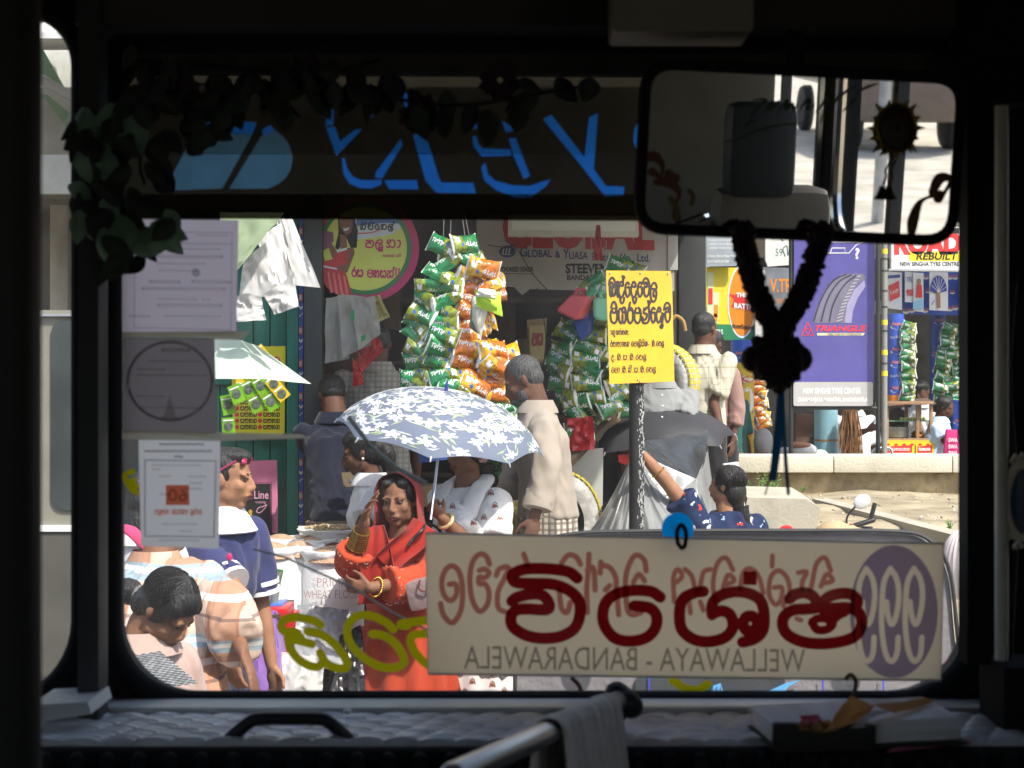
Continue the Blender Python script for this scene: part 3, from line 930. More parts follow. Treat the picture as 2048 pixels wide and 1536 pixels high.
# painted decoration on the mirror glass: green flourish and red-orange sprays
gw = crop(1200, 0, 2.415)
GRN = mat('green_paint', (.015, .06, .02), rough=.5); ORP = mat('orange_paint', (.13, .035, .012), rough=.5); YEP = mat('yellow_paint', (.16, .12, .01), rough=.5)
b = MB()
for s_ in [[(735, 490), (760, 480), (800, 485), (770, 510), (740, 545), (720, 570)], [(790, 545), (810, 515), (830, 490), (815, 530), (850, 505), (865, 485)], [(860, 540), (885, 505), (905, 485), (895, 530), (925, 500), (935, 530), (960, 500)],
           [(960, 535), (985, 500), (1010, 480), (1000, 530), (1030, 510)], [(1040, 545), (1075, 500), (1100, 470), (1060, 600)], [(1100, 540), (1140, 480), (1190, 440), (1230, 420)], [(1170, 540), (1210, 500), (1240, 470)],
           [(590, 690), (680, 665), (760, 630), (860, 605), (980, 595)], [(1230, 450), (1290, 420), (1340, 405)], [(690, 620), (720, 590), (760, 585)]]:
    b.stroke(plm, gw(s_), 5.0, off=.0045, taper=lambda u: .35 + math.sin(math.pi * u) * .9)
for s_ in [[(215, 770), (260, 755), (300, 800), (290, 850), (250, 830)], [(270, 880), (330, 880), (380, 930), (360, 1000), (370, 1050)], [(340, 870), (370, 850), (330, 840)],
           [(1500, 1130), (1510, 1060), (1540, 980), (1590, 950), (1640, 940)], [(1600, 930), (1640, 860), (1690, 870), (1660, 930), (1630, 960)]]:
    b.stroke(plm, gw(s_), 19, off=.0052, mi=1, taper=lambda u: .7 + .4 * math.sin(7 * u))
b.stroke(plm, gw([(430, 920), (450, 950), (440, 985)]), 9, off=.0055, mi=2)
b.stroke(plm, gw([(340, 960), (370, 1010), (365, 1055)]), 12, off=.0062, mi=2)
b.build('painted_flourish', [GRN, ORP, YEP], mir, smooth=False)

def refl(px, py, s_):
    """the place behind us that the mirror shows at a photo pixel, s_ metres back from the glass"""
    p_ = plm.P(px, py); d = (p_ - V((0, 0, ZC))).normalized()
    return p_ + (d - 2 * d.dot(mn) * mn) * s_
# driver seat and the screen behind it
seat = thing('driver_seat', 'driver seat with grey head cushion and beige backrest, seen in the driving mirror', 'seat', V((refl(1530, 300, 2.0).x, refl(1530, 300, 2.0).y, .9)))
c_ = refl(1518, 300, 2.0)
b = MB(); b.box(c_, (.175, .12, .24), bevel=.035); b.build('head_cushion', mat('grey_vinyl', (.055, .06, .062), rough=.5), seat)
c2 = refl(1535, 420, 2.02)
b = MB(); b.box(c2 + V((.01, -.02, -.24)), (.30, .14, .60), bevel=.05); b.build('backrest', mat('beige_seat', (.26, .225, .165), rough=.6), seat)
b = MB(); b.box(c2 + V((.01, .2, -.55)), (.42, .45, .12), bevel=.04); b.build('seat_base', mat('beige_seat', (.33, .30, .24)), seat)
b = MB(); b.box(V((c2.x, c2.y + .15, (c2.z - .6 + .9) / 2)), (.3, .3, c2.z - .6 - .9), bevel=.01); b.build('pedestal', BLK, seat)
c3 = refl(1430, 300, 3.3)
b = MB(); b.box(V((c3.x - .12, c3.y, 1.9)), (.62, .03, 2.0)); b.build('driver_partition', mat('partition', (.20, .175, .12), rough=.6, var=.12, dirt=.2), bus)
b = MB(); b.tube([refl(1330, 462, 1.9), refl(1410, 432, 2.1)], .012, 8); b.build('gear_rail', CHR, bus)

# wiper arms outside the glass
for pts, r_ in (([(495, 1105), (560, 1122), (700, 1185), (780, 1235), (860, 1275)], .0016), ([(690, 835), (735, 895), (790, 940), (850, 972)], .0034)):
    b = MB(); b.tube([plw.P(x, y, -.045) for x, y in pts], r_, 6); b.build('wiper_arm', mat('wiper_grey', (.40, .44, .45), rough=.5), bus)
# ================================================================== people
SKIN = mat('skin_brown', (.20, .095, .055), rough=.62, var=.16, scale=14, spec=.25, bump=.15, bscale=120)
SKIND = mat('skin_dark', (.105, .048, .030), rough=.62, var=.16, scale=14, spec=.25, bump=.15, bscale=120)
SKINL = mat('skin_light_brown', (.30, .15, .085), rough=.62, var=.14, scale=14, spec=.25, bump=.15, bscale=120)
HAIR = mat('black_hair', (.010, .009, .009), rough=.42, var=.4, scale=30, bump=.8, bscale=60, stretch=(3, 3, .25), spec=.5)
HAIRG = mat('grey_hair', (.05, .05, .05), rough=.6, var=.6, scale=60, bump=.8, bscale=60, stretch=(2, 2, .5))
EYEW = mat('eye_white', (.30, .265, .235), rough=.6, var=.05, spec=.1)
EYED = mat('eye_dark', (.012, .008, .006), rough=.4)
LIP = mat('lips', (.20, .065, .055), rough=.45, var=.1)
LIPD = mat('lips_dark', (.10, .04, .035), rough=.45, var=.1)
GOLD = mat('gold', (.62, .36, .07), rough=.25, metal=.9, var=.2, scale=60)

class Head:
    """a head at c (middle between chin and crown), h high; yaw 0 looks at the camera, +90 looks to picture right"""
    def __init__(s, c, h, yaw=0, pitch=0, roll=0, female=True, wide=1.0):
        s.c, s.h, s.w = V(c), h, wide
        s.m = (Euler((0, 0, R(yaw))).to_matrix() @ Euler((R(pitch), 0, 0)).to_matrix() @ Euler((0, R(roll), 0)).to_matrix())
        s.f = female
    def p(s, x, y, z):
        return s.c + s.m @ (V((x * s.w, y, z)) * s.h)
    def e(s, b_, x, y, z, rx, ry, rz, mi=0, tilt=0, nu=16, nv=10):
        m_ = s.m @ Euler((0, 0, R(tilt))).to_matrix()
        b_.ell(s.p(x, y, z), (rx * s.h * s.w, ry * s.h, rz * s.h), m_, nu, nv, mi)
    def skin(s, b_):
        s.e(b_, 0, .05, .15, .325, .385, .345)
        s.e(b_, 0, -.10, -.13, .282 if s.f else .28, .27, .315 if s.f else .335)
        s.e(b_, 0, -.225, -.375 if s.f else -.40, .10 if s.f else .125, .10, .085)
        for k in (-1, 1):
            s.e(b_, .13 * k, -.30, .095, .125, .055, .035)
            s.e(b_, .165 * k, -.235, -.10, .105, .10, .105)
            s.e(b_, .13 * k, -.318, .052, .075, .045, .020)
            s.e(b_, .044 * k, -.408, -.145, .036, .045, .032)
            s.e(b_, .325 * k, .04, -.02, .035, .085, .115, tilt=-18 * k)
            s.e(b_, .20 * k, -.05, -.25, .09, .16, .14)
        b_.tube([s.p(0, -.345, .08), s.p(0, -.395, -.02), s.p(0, -.430, -.115), s.p(0, -.415, -.152)], [.030 * s.h, .036 * s.h, .050 * s.h, .044 * s.h], 10, round_=True)
        s.e(b_, 0, -.35, -.255, .13, .06, .07)
    def neck(s, b_, base, r=.062):
        b_.tube([s.p(0, .08, -.15), s.p(0, .06, -.38), base], [r * .95, r * .9, r * 1.15], 14, round_=True)
    def details(s, par, lip=None, skin_lid=True):
        for k in (-1, 1):
            b_ = MB()
            s.e(b_, .13 * k, -.298, .010, .060, .05, .022, 0)
            s.e(b_, .13 * k, -.330, .010, .028, .02, .022, 1)
            b_.tube([s.p(.062 * k, -.350, .018), s.p(.13 * k, -.357, .036), s.p(.20 * k, -.312, .020)], .0065 * s.h, 6, mi=1)
            b_.build('eye', [EYEW, EYED], par)
            b_ = MB()
            b_.tube([s.p(.045 * k, -.350, .090), s.p(.12 * k, -.350, .105), s.p(.215 * k, -.285, .088)], [.010 * s.h, .013 * s.h, .005 * s.h], 8, flat=.7)
            b_.build('eyebrow', HAIR, par)
        b_ = MB()
        b_.tube([s.p(-.115, -.365, -.262), s.p(-.04, -.405, -.247), s.p(0, -.405, -.252), s.p(.04, -.405, -.247), s.p(.115, -.365, -.262)], [.008 * s.h, .022 * s.h, .02 * s.h, .022 * s.h, .008 * s.h], 8, round_=True)
        b_.tube([s.p(-.10, -.365, -.275), s.p(0, -.40, -.298), s.p(.10, -.365, -.275)], [.008 * s.h, .027 * s.h, .008 * s.h], 8, round_=True)
        b_.build('lips', lip or LIP, par)
    def hair(s, par, m=None, short=True, extra=None, vox=.007, name='hair'):
        b_ = MB()
        if short:
            s.e(b_, 0, .085, .175, .342, .385, .350)
            s.e(b_, 0, .20, -.02, .305, .25, .24)
            for k in (-1, 1): s.e(b_, .27 * k, .0, .07, .06, .10, .13)
        else:
            s.e(b_, 0, .10, .175, .365, .41, .365)
            s.e(b_, 0, .20, -.05, .335, .29, .33)
            for k in (-1, 1): s.e(b_, .25 * k, .03, .06, .10, .20, .24)
        if extra: extra(b_)
        return b_.build(name, m or HAIR, par, remesh=vox, smooth_it=3)

def strands(hd, par, n, z0=-.1, rad=(.368, .412, .368), cen=(0, .10, .175), sd=1, m=None, back=.5):
    """loose strands lying over the hair"""
    rng = random.Random(sd); b_ = MB()
    for _ in range(n):
        az = rng.uniform(0, 6.283); p0 = rng.uniform(.35, 1.45); k_ = rng.uniform(1.0, 1.022); pts = []
        for i in range(6):
            el = p0 - i * rng.uniform(.16, .26); a_ = az + (1.57 - az if math.cos(az - 1.57) > -.6 else 0) * i * .06 * back
            q_ = (cen[0] + rad[0] * math.cos(el) * math.cos(a_) * k_, cen[1] + rad[1] * math.cos(el) * math.sin(a_) * k_, cen[2] + rad[2] * math.sin(el) * k_)
            if q_[2] < z0 or (q_[1] < -.2 and q_[2] < .3): break
            pts.append(hd.p(*q_))
        if len(pts) > 2: b_.tube(pts, [.0006 + .0009 * math.sin(3.1 * i / (len(pts) - 1)) for i in range(len(pts))], 5)
    return b_.build('hair_strands', m or HAIR, par)

def hand(b_, w, d, n, L=.175, curl=.4, spread=.06, side=1, curls=None, thumb=(.6, .6, .2), k=1.0):
    d = V(d).normalized(); n = V(n); n = (n - d * n.dot(d)).normalized()
    s_ = d.cross(n) * side
    m_ = Matrix((s_, d, n)).transposed()
    b_.ell(V(w) + d * .25 * L, (.20 * L, .29 * L, .085 * L), m_, 12, 8)
    b_.ell(V(w) + d * .40 * L, (.20 * L, .12 * L, .075 * L), m_, 12, 8)
    for i, (o, ln) in enumerate([(.15, .42), (.05, .47), (-.05, .44), (-.145, .34)]):
        p = V(w) + d * .44 * L + s_ * o * L
        dv = (d + s_ * spread * (1.4 - i)).normalized()
        c_ = curls[i] if curls else curl
        a, pts = 0, [p]
        for j, sg in enumerate((.45, .32, .26)):
            a += c_ * (1, 1.1, .8)[j]
            p = p + (dv * math.cos(a) + n * math.sin(a)) * ln * L * sg
            pts.append(p)
        b_.tube(pts, [.052 * L * k, .047 * L * k, .043 * L * k, .034 * L * k], 9, round_=True)
    t = V(w) + d * .12 * L + s_ * .13 * L
    p1 = t + (d * thumb[0] + s_ * thumb[1] + n * thumb[2]).normalized() * .26 * L
    p2 = p1 + (d * .85 + s_ * thumb[1] * .4 + n * thumb[2] * 1.6).normalized() * .2 * L
    b_.tube([t, p1, p2], [.075 * L, .056 * L, .042 * L], 9, round_=True)

def limb(b_, pts, rs, n=12, smooth=3):
    """tapered limb through joints"""
    q = catmull(pts, smooth) if len(pts) > 2 else [V(p) for p in pts]
    k = len(q); m_ = len(pts)
    rr = []
    for i in range(k):
        t = i / (k - 1) * (len(rs) - 1); a = min(int(t), len(rs) - 2); rr.append(rs[a] + (rs[a + 1] - rs[a]) * (t - a))
    b_.tube(q, rr, n, round_=True)

def oval(c, lat, dep, a, b_, n=22, fold=0.0, nf=9, ph=0.0):
    c, lat, dep = V(c), V(lat).normalized(), V(dep).normalized()
    out = []
    for j in range(n):
        t = 2 * math.pi * j / n
        k = 1 + fold * math.sin(nf * t + ph)
        out.append(c + lat * math.cos(t) * a * k + dep * math.sin(t) * b_ * k)
    return out

def torso_rings(b_, secs, lat, n=22, fold=0.0, nf=9):
    """secs = [(centre, half width, half depth)] from the bottom up"""
    rings = []
    for i, (c, a, d) in enumerate(secs):
        u = (V(secs[min(i + 1, len(secs) - 1)][0]) - V(secs[max(i - 1, 0)][0])).normalized()
        l = V(lat); l = (l - u * l.dot(u)).normalized()
        rings.append(oval(c, l, u.cross(l), a, d, n, fold, nf, i * .35))
    b_.loft(rings)

def lat_of(yaw):
    return V((math.cos(R(yaw)), math.sin(R(yaw)), 0))

def person(label, loc, group=None):
    return thing('person', label, 'person', loc, group)

def up_figure(label, skin, hc, h, yaw, hyaw=None, pitch=0, roll=0, female=False, sw=.20, lean=(0, 0), height=1.62, vox=.009, arms=None, hands=None,
              face=True, lip=None, legs=True, pelf=.60, ground=None, wide=1.0, face_vox=None):
    """a standing body: returns the thing, its head and the key points. arms: {side: (elbow, wrist)}, side -1 = picture-left shoulder when yaw=0"""
    hd = Head(hc, h, hyaw if hyaw is not None else yaw, pitch, roll, female, wide)
    hc = V(hc)
    g = gz(hc.x, hc.y) if ground is None else ground
    t = person(label, (hc.x, hc.y, g))
    fwd = Euler((0, 0, R(yaw))).to_matrix() @ V((0, -1, 0))
    lat = lat_of(yaw)
    neck = hc + V((0, 0, -.66 * h)) - fwd * .02 + V((lean[0] * -.1, lean[1] * -.1, 0))
    neck = hd.p(0, .07, -.40) + V((0, 0, -.055)) - fwd * .012
    chest = neck + V((0, 0, -.15)) + V((*lean, 0)) * -.3
    pel = V((neck.x - lean[0], neck.y - lean[1], g + (neck.z - g) * pelf))
    b_ = MB()
    hd.skin(b_); hd.neck(b_, neck + V((0, 0, -.03)), .058 if female else .066)
    sh = {k: neck + lat * sw * k * .90 + V((0, 0, -.072)) for k in (-1, 1)}
    mid = (chest * .5 + pel * .5)
    secs = [(pel + V((0, 0, -.08)), .14, .10), (pel, .15, .10), (mid, .122, .085), (chest, .148, .098), (neck + V((0, 0, -.08)), sw * .82, .076), (neck + V((0, 0, -.015)), .08, .065)]
    torso_rings(b_, secs, lat)
    A = {}
    for k in (-1, 1):
        el, wr = (arms or {}).get(k, (None, None))
        el = sh[k] + lat * .04 * k + V((0, 0, -.27)) if el is None else V(el)
        wr = el + fwd * .06 + V((0, 0, -.24)) if wr is None else V(wr)
        limb(b_, [sh[k], sh[k] * .5 + el * .5, el], [.046, .042, .036])
        limb(b_, [el, el * .6 + wr * .4, wr], [.036, .035, .024])
        hs = (hands or {}).get(k, {})
        hand(b_, wr, hs.get('d', wr - el), hs.get('n', -lat * k), L=hs.get('L', .165 if female else .185), curl=hs.get('curl', .35), side=hs.get('side', -k), curls=hs.get('curls'), spread=hs.get('spread', .06), thumb=hs.get('thumb', (.6, .6, .2)), k=hs.get('k', 1.0))
        A[k] = (sh[k], el, wr)
    K = {}
    if legs:
        for k in (-1, 1):
            hip = pel + lat * .085 * k + V((0, 0, -.06))
            foot = V((hip.x + lat.x * .03 * k, hip.y, g + .07))
            kn = hip * .48 + foot * .52 + fwd * .02
            limb(b_, [hip, kn, foot], [.085, .058, .037])
            b_.ell(foot + fwd * .07 + V((0, 0, -.03)), (.045, .12, .038), Euler((0, 0, R(yaw))))
            K[k] = (hip, kn, foot)
    body = b_.build('body', skin, t, remesh=vox, smooth_it=4 if vox < .0056 else 2)
    if face: hd.details(t, lip)
    return dict(t=t, hd=hd, neck=neck, chest=chest, pel=pel, mid=mid, sh=sh, A=A, K=K, lat=lat, fwd=fwd, sw=sw, g=g, body=body)

def shirt(f, m, name='shirt', sleeve=.75, ease=.022, hem=.0, vox=.010, collar=True, cuff=None, cm=None, flare=1.0, nck=.0, belly=0.0, cmat=None, wrk=.0105):
    """sleeve: 0..1 upper arm, 1..2 down the forearm"""
    b_ = MB()
    pel, chest, neck, mid, sw, lat = f['pel'], f['chest'], f['neck'], f['mid'], f['sw'], f['lat']
    z = V((0, 0, 1))
    secs = [(pel - z * (.02 + hem), (.16 + ease) * flare, (.108 + ease) * flare), (pel, .158 + ease, .106 + ease), (mid, .134 + ease, .094 + ease), (chest, .153 + ease, .100 + ease), (neck - z * .075, sw * .87 + ease * .3, .078 + ease * .6), (neck + z * (.005 - nck), .075 + ease * .4, .062 + ease * .4)]
    torso_rings(b_, secs, lat, fold=.02, nf=7)
    for k in (-1, 1):
        sh, el, wr = f['A'][k]
        if sleeve <= 1:
            end = sh.lerp(el, sleeve)
            b_.tube([sh, sh.lerp(el, .5 * sleeve), end], [.049 + ease * .4, .047 + ease * .65, .049 + ease * .95], 14, round_=False)
            b_.ell(sh, (.049 + ease * .35,) * 3)
        else:
            end = el.lerp(wr, sleeve - 1)
            b_.tube(catmull([sh, sh.lerp(el, .5), el, end], 3), [.050 + ease * .55] * 4 + [.045 + ease * .8] * 3 + [.040 + ease * .8] * 3, 14)
            b_.ell(sh, (.049 + ease * .35,) * 3)
    o = b_.build(name, m, f['t'], remesh=vox, smooth_it=5, wr=wrk)
    if collar:
        b2 = MB(); hd = f['hd']; c_ = neck + z * .012
        rings = []
        for zz, a, d in ((-.03, .088, .080), (.022, .078, .072), (.030, .080, .074), (-.012, .104, .095), (-.030, .112, .10)):
            rings.append(oval(c_ + z * zz, lat, f['fwd'], a, d, 20))
        b2.loft(rings, cap=False); b2.build('collar', cmat or m, f['t'])
    if cuff:
        b2 = MB()
        for k in (-1, 1):
            sh, el, wr = f['A'][k]
            d_ = (el - sh).normalized() if sleeve <= 1 else (wr - el).normalized()
            e_ = sh.lerp(el, sleeve) if sleeve <= 1 else el.lerp(wr, sleeve - 1)
            for o_ in cuff:
                r_ = (.051 + ease * .97 if sleeve <= 1 else .042 + ease * .8)
                b2.tube([e_ - d_ * o_, e_ - d_ * (o_ - .016)], r_, 16)
        b2.build('cuff_stripe', cm or m, f['t'])
    return o

def trousers(f, m, name='trousers', ease=.02, vox=.012, top=.06):
    b_ = MB()
    pel = f['pel']; z = V((0, 0, 1))
    torso_rings(b_, [(pel - z * .12, .155 + ease, .115 + ease), (pel - z * .02, .165 + ease, .118 + ease), (pel + z * top, .155 + ease, .115 + ease)], f['lat'])
    for k in (-1, 1):
        hip, kn, ft = f['K'][k]
        b_.tube(catmull([hip, kn, ft + z * .0], 4), [.09 + ease, .088 + ease, .085 + ease, .078 + ease, .072 + ease, .066 + ease, .062 + ease, .06 + ease, .058 + ease], 14)
    return b_.build(name, m, f['t'], remesh=vox, smooth_it=4, wr=.007)

def skirt(f, m, name='skirt', r=.30, top=.05, vox=None, fold=.06, nf=11, hem=.06):
    b_ = MB()
    pel = f['pel']; g = f['g']; z = V((0, 0, 1))
    rings = []
    n = 9
    for i in range(n):
        u = i / (n - 1)
        c_ = V((pel.x, pel.y, (pel.z + top) * (1 - u) + (g + hem) * u))
        a = .185 + (r - .185) * u
        rings.append(oval(c_, f['lat'], f['fwd'], a, a * (.72 + .2 * u), 66, fold * (.25 + u), nf, .4 * math.sin(u * 3)))
    b_.loft(rings)
    return b_.build(name, m, f['t'], ang=60)

def bun(hd, x, y, z, r):
    return lambda b_: hd.e(b_, x, y, z, r, r, r)

# ---- girl with a pony tail, close below the glass on the left
f = up_figure('girl with black pony tail and peach lace-collared blouse looking down close to the windscreen', SKINL, at(335, 1219, 3.9), .19, 62, 70, 46, 0, True, sw=.155, lean=(.05, 0), vox=.007, ground=0)
hd = f['hd']; hd.details(f['t'])
def ex(b_):
    hd.e(b_, 0, .02, .26, .34, .36, .25); hd.e(b_, 0, .30, -.10, .25, .20, .27)
    for k in (-1, 1):
        hd.e(b_, .285 * k, .06, .08, .07, .26, .24); hd.e(b_, .26 * k, -.12, .20, .08, .18, .16); hd.e(b_, .20 * k, .25, -.12, .12, .2, .2)
hd.hair(f['t'], short=False, extra=ex, vox=.006); strands(hd, f['t'], 260, -.25, sd=2)
b = MB(); b.tube(catmull([hd.p(0, .42, -.22), hd.p(.0, .66, -.36), hd.p(.05, .72, -.8), hd.p(.05, .66, -1.3)], 5), [.022, .03, .034, .034, .034, .034, .034, .034, .034, .033, .032, .03, .028, .025, .02, .01], 10); b.build('pony_tail', HAIR, f['t'])
b = MB(); b.tube([hd.p(0, .44, -.21), hd.p(.0, .53, -.27)], .028, 12, round_=True); b.build('hair_band', mat('sequin_band', (.3, .28, .25), rough=.25, metal=.6, var=.6, scale=150), f['t'])
b = MB(); b.ell(hd.p(.335, .06, -.10), (.005, .008, .008)); b.build('earring', GOLD, f['t'])
shirt(f, cloth('peach_cotton', (.46, .33, .29), bump=.6), 'blouse', sleeve=.95, hem=.05, vox=.008, collar=True, nck=-.005)
skirt(f, cloth('peach_cotton', (.46, .33, .29)), r=.26)
b = MB()
b.grid(lambda u, v: at(258 + 62 * v + 76 * u, 1312 + 64 * u - 10 * v, 3.655 - .02 * v - .0012 * math.sin(u * 70) * math.sin(v * 26)), 60, 24)
b.build('lace_panel', mat('white_lace', (.85, .83, .80), rough=.9, var=.35, scale=70), f['t'])

# ---- man in the peach and blue check shirt bending away
PL1 = plaid('peach_check', (.42, .235, .155), [('x', .19, .34, (.60, .50, .43, .6), .1), ('z', .20, .20, (.20, .38, .48, .7), .28), ('z', .20, .10, (.75, .70, .64, .85), .54), ('z', .20, .05, (.06, .045, .06, .6), .78), ('z', .20, .07, (.7, .64, .58, .7), .2), ('x', .095, .07, (.36, .13, .07, .45), .3)], bump=.8)
f = up_figure('man in a peach, white and blue check shirt bending forward beside the purple cloth', SKIN, at(335, 1062, 5.35), .22, 165, 165, 50, 0, False, sw=.20, lean=(-.17, .50), vox=.009, ground=0,
              arms={-1: (at(456, 1236, 4.95), at(484, 1300, 4.75)), 1: (at(258, 1240, 4.95), at(262, 1370, 4.8))}, hands={-1: dict(d=at(504, 1352, 4.72) - at(484, 1300, 4.75), n=V((-1, .2, 0)), curl=.12, side=1)}, face=False)
f['hd'].hair(f['t'])
shirt(f, PL1, sleeve=1.8, ease=.062, hem=.10, vox=.011, flare=1.05)
trousers(f, cloth('brown_trousers', (.12, .08, .06)))

# ---- person in white behind the notices
f = up_figure('person with long dark hair and white shirt half hidden behind the lowest notice', SKIN, at(305, 1000, 5.5), .215, 150, 150, 10, 0, True, sw=.18, ground=0, face=False)
hd = f['hd']; hd.hair(f['t'], short=False, extra=lambda b_: (hd.e(b_, 0, .28, -.5, .30, .2, .5), hd.e(b_, 0, .2, -.2, .36, .25, .4)))
shirt(f, cloth('white_cotton', (.72, .68, .68), bump=.5), sleeve=.8, ease=.03, hem=.1, flare=1.1)
b = MB(); b.tube(catmull([at(240, 1056, 5.25), at(262, 1062, 5.22), at(285, 1085, 5.25)], 4), .03, 10, round_=True, flat=.5); b.build('pink_scarf', cloth('pink_cotton', (.55, .05, .14)), f['t'])
skirt(f, cloth('grey_skirt', (.3, .28, .3)))

# ---- young man in the navy polo
f = up_figure('young man in a navy polo with white collar, pink sunglasses on his head', SKINL, at(457, 957, 5.6), .228, 55, 84, 4, 0, False, sw=.19, lean=(.06, -.04), vox=.007, ground=.02,
              arms={-1: (at(478, 1190, 5.3), at(470, 1290, 5.25))})
f['hd'].details(f['t'], LIP)
hd = f['hd']; hd.hair(f['t'], extra=lambda b_: (hd.e(b_, 0, -.05, .38, .27, .32, .14), hd.e(b_, 0, -.24, .34, .2, .12, .09)))
shirt(f, cloth('navy_pique', (.035, .040, .115), bump=.4), 'polo_shirt', sleeve=.80, ease=.030, hem=.08, vox=.010, collar=False, cuff=(.0, .035), cm=cloth('white_knit', (.75, .75, .76)))
b = MB(); hd = f['hd']; nk = f['neck']; z = V((0, 0, 1))
b.loft([oval(nk + z * a_ - f['fwd'] * o_, f['lat'], f['fwd'], p_, q_, 26, .02, 3) for a_, o_, p_, q_ in ((-.03, 0, .085, .078), (.035, .01, .080, .076), (.045, .01, .085, .082), (.0, .0, .112, .104), (-.05, -.01, .138, .122), (-.055, -.01, .132, .116))], cap=False)
b.build('collar', cloth('white_knit', (.75, .75, .76)), f['t'])
b = MB(); b.ell(at(459, 1114, 5.28), (.010, .006, .014)); b.build('shirt_badge', mat('badge_pink', (.6, .02, .12)), f['t'])
b = MB()
for k in (-1, 1):
    b.ell(hd.p(.15 * k, -.285, .30), (.024, .010, .014), hd.m); b.tube([hd.p(.30 * k, -.2, .32), hd.p(.34 * k, .1, .12)], .004, 6)
b.tube([hd.p(-.2, -.31, .34), hd.p(.2, -.31, .34)], .005, 6); b.build('sunglasses', mat('pink_lens', (.40, .02, .09), rough=.1, spec=.8), f['t'])
trousers(f, cloth('dark_denim', (.03, .035, .05)))

# ---- man in the grey check shirt, back to us
f = up_figure('man in a grey check shirt standing with his back turned under the red bags', SKIND, at(754, 690, 8.4), .225, 184, 184, 18, 0, False, sw=.205, face=False, arms=None)
f['hd'].hair(f['t'])
PL2 = plaid('grey_check', (.36, .35, .31), [('x', .030, .38, (.22, .22, .20, .65), 0), ('z', .030, .38, (.22, .22, .20, .65), 0)])
shirt(f, PL2, sleeve=1.2, ease=.035, hem=.22, flare=1.05)
trousers(f, cloth('black_trousers', (.02, .02, .022)))

# ---- man in navy shirt and patterned trousers stooping
f = up_figure('stooping man in dark navy shirt and brown camouflage trousers by the peanut basin', SKIND, at(664, 792, 7.9), .215, 200, 200, 30, 0, False, sw=.185, lean=(-.07, .28), face=False, ground=.36,
              arms={1: (at(640, 930, 7.9), at(668, 985, 7.7)), -1: (at(716, 920, 7.7), at(700, 1000, 7.6))})
f['hd'].hair(f['t'])
shirt(f, cloth('dull_navy', (.010, .012, .026), bump=.6), sleeve=.95, ease=.012, hem=.02)  # navy darkened to carry the shade under the roof
CAMO = blotch('camouflage', (.16, .12, .08), [(9, .30, (.07, .055, .04), 2), (11, .26, (.24, .19, .12), 5), (12, .2, (.06, .075, .045), 9)])
trousers(f, CAMO, ease=.035, top=.08)
pk = MB(); pq = Pl(700, 965, 7.42, yaw=18)
pk.board(pq, [(683, 946), (712, 944), (716, 972), (688, 975)], .02); pk.build('cargo_pocket', CAMO, f['t'])
pk = MB(); pk.board(pq, [(699, 958), (711, 957), (711, 963), (699, 964)], .004, off=.004); pk.build('pocket_label', mat('label_grey', (.12, .14, .17)), f['t'])

# ---- woman in profile with her hair in a bun
f = up_figure('woman in profile in a white shirt with hair tied back and a pearl earring', SKIND, at(722, 905, 7.2), .222, -75, -88, 16, 0, True, sw=.17, lean=(-.05, 0), vox=.008,
              arms={1: (at(716, 1072, 6.9), at(690, 1095, 6.8))})
f['hd'].details(f['t'], LIPD); hd = f['hd']
hd.hair(f['t'], short=False, extra=lambda b_: (hd.e(b_, 0, .36, .0, .27, .25, .27), hd.e(b_, 0, .50, -.2, .22, .22, .3), hd.e(b_, 0, .05, .33, .33, .38, .2), hd.e(b_, 0, -.2, .3, .26, .14, .12), hd.e(b_, 0, .5, -.45, .16, .17, .3)), vox=.007)
b = MB(); b.ell(hd.p(.37, .03, -.13), (.007, .007, .007)); b.build('earring', mat('pearl', (.8, .78, .74), rough=.2), f['t'])
shirt(f, cloth('white_shirt', (.74, .74, .76), bump=.5), sleeve=.6, ease=.03, hem=.1, collar=True)
skirt(f, cloth('dark_skirt', (.03, .03, .035)))

# ---- woman in the orange-red shalwar and head scarf
ORC = cloth('orange_cotton', (.42, .050, .017), bump=.55, bscale=20, var=.16, stretch=(1, 1, .25))
ORS = cloth('red_chiffon', (.29, .020, .013), bump=.35, bscale=14, var=.14, stretch=(1, 1, .2), trans=.12)
Yw = 6.3
ra = (at(703, 1130, 6.12), at(729, 1044, 6.0)); la = (at(852, 1160, 6.16), at(742, 1176, 5.98))
f = up_figure('woman in an orange red dress and head scarf raising a hand to her brow', SKIN, at(800, 1003, Yw), .222, -8, -19, 2, -3, True, sw=.172, vox=.0052, ground=.08, wide=.97,
              arms={-1: ra, 1: la}, hands={-1: dict(d=at(742, 1000, 5.98) - ra[1], n=V((.75, -.35, .1)), side=-1, curls=[.42, .20, .10, .08], spread=.16, L=.16, thumb=(.75, .45, .3), k=.92), 1: dict(d=V((-1, .1, .08)), n=V((0, 1, .2)), curl=.5, L=.16)})
hd = f['hd']; hd.details(f['t'])
hd.hair(f['t'], extra=lambda b_: (hd.e(b_, -.16, .0, .36, .2, .31, .15), hd.e(b_, .16, .0, .36, .2, .31, .15), hd.e(b_, -.27, -.06, .20, .08, .17, .2), hd.e(b_, .27, -.06, .20, .08, .17, .2)), vox=.0055)
shirt(f, ORC, 'kameez', sleeve=.9, ease=.020, hem=.25, collar=False, vox=.009, flare=1.15, nck=.02)
skirt(f, ORC, 'kameez_skirt', r=.33, top=.12, fold=.17, nf=12)
z = V((0, 0, 1))
b = MB()          # wide elbow sleeves with embroidered hems
for k, e_, w_, u in ((-1, ra[0], ra[1], .36), (1, la[0], la[1], .70)):
    sh = f['A'][k][0]
    pts = catmull([sh, sh.lerp(e_, .55), e_, e_.lerp(w_, u)], 4)
    b.tube(pts, [.050 + .028 * i / (len(pts) - 1) for i in range(len(pts))], 18)
    b.ell(e_, (.066, .064, .064))
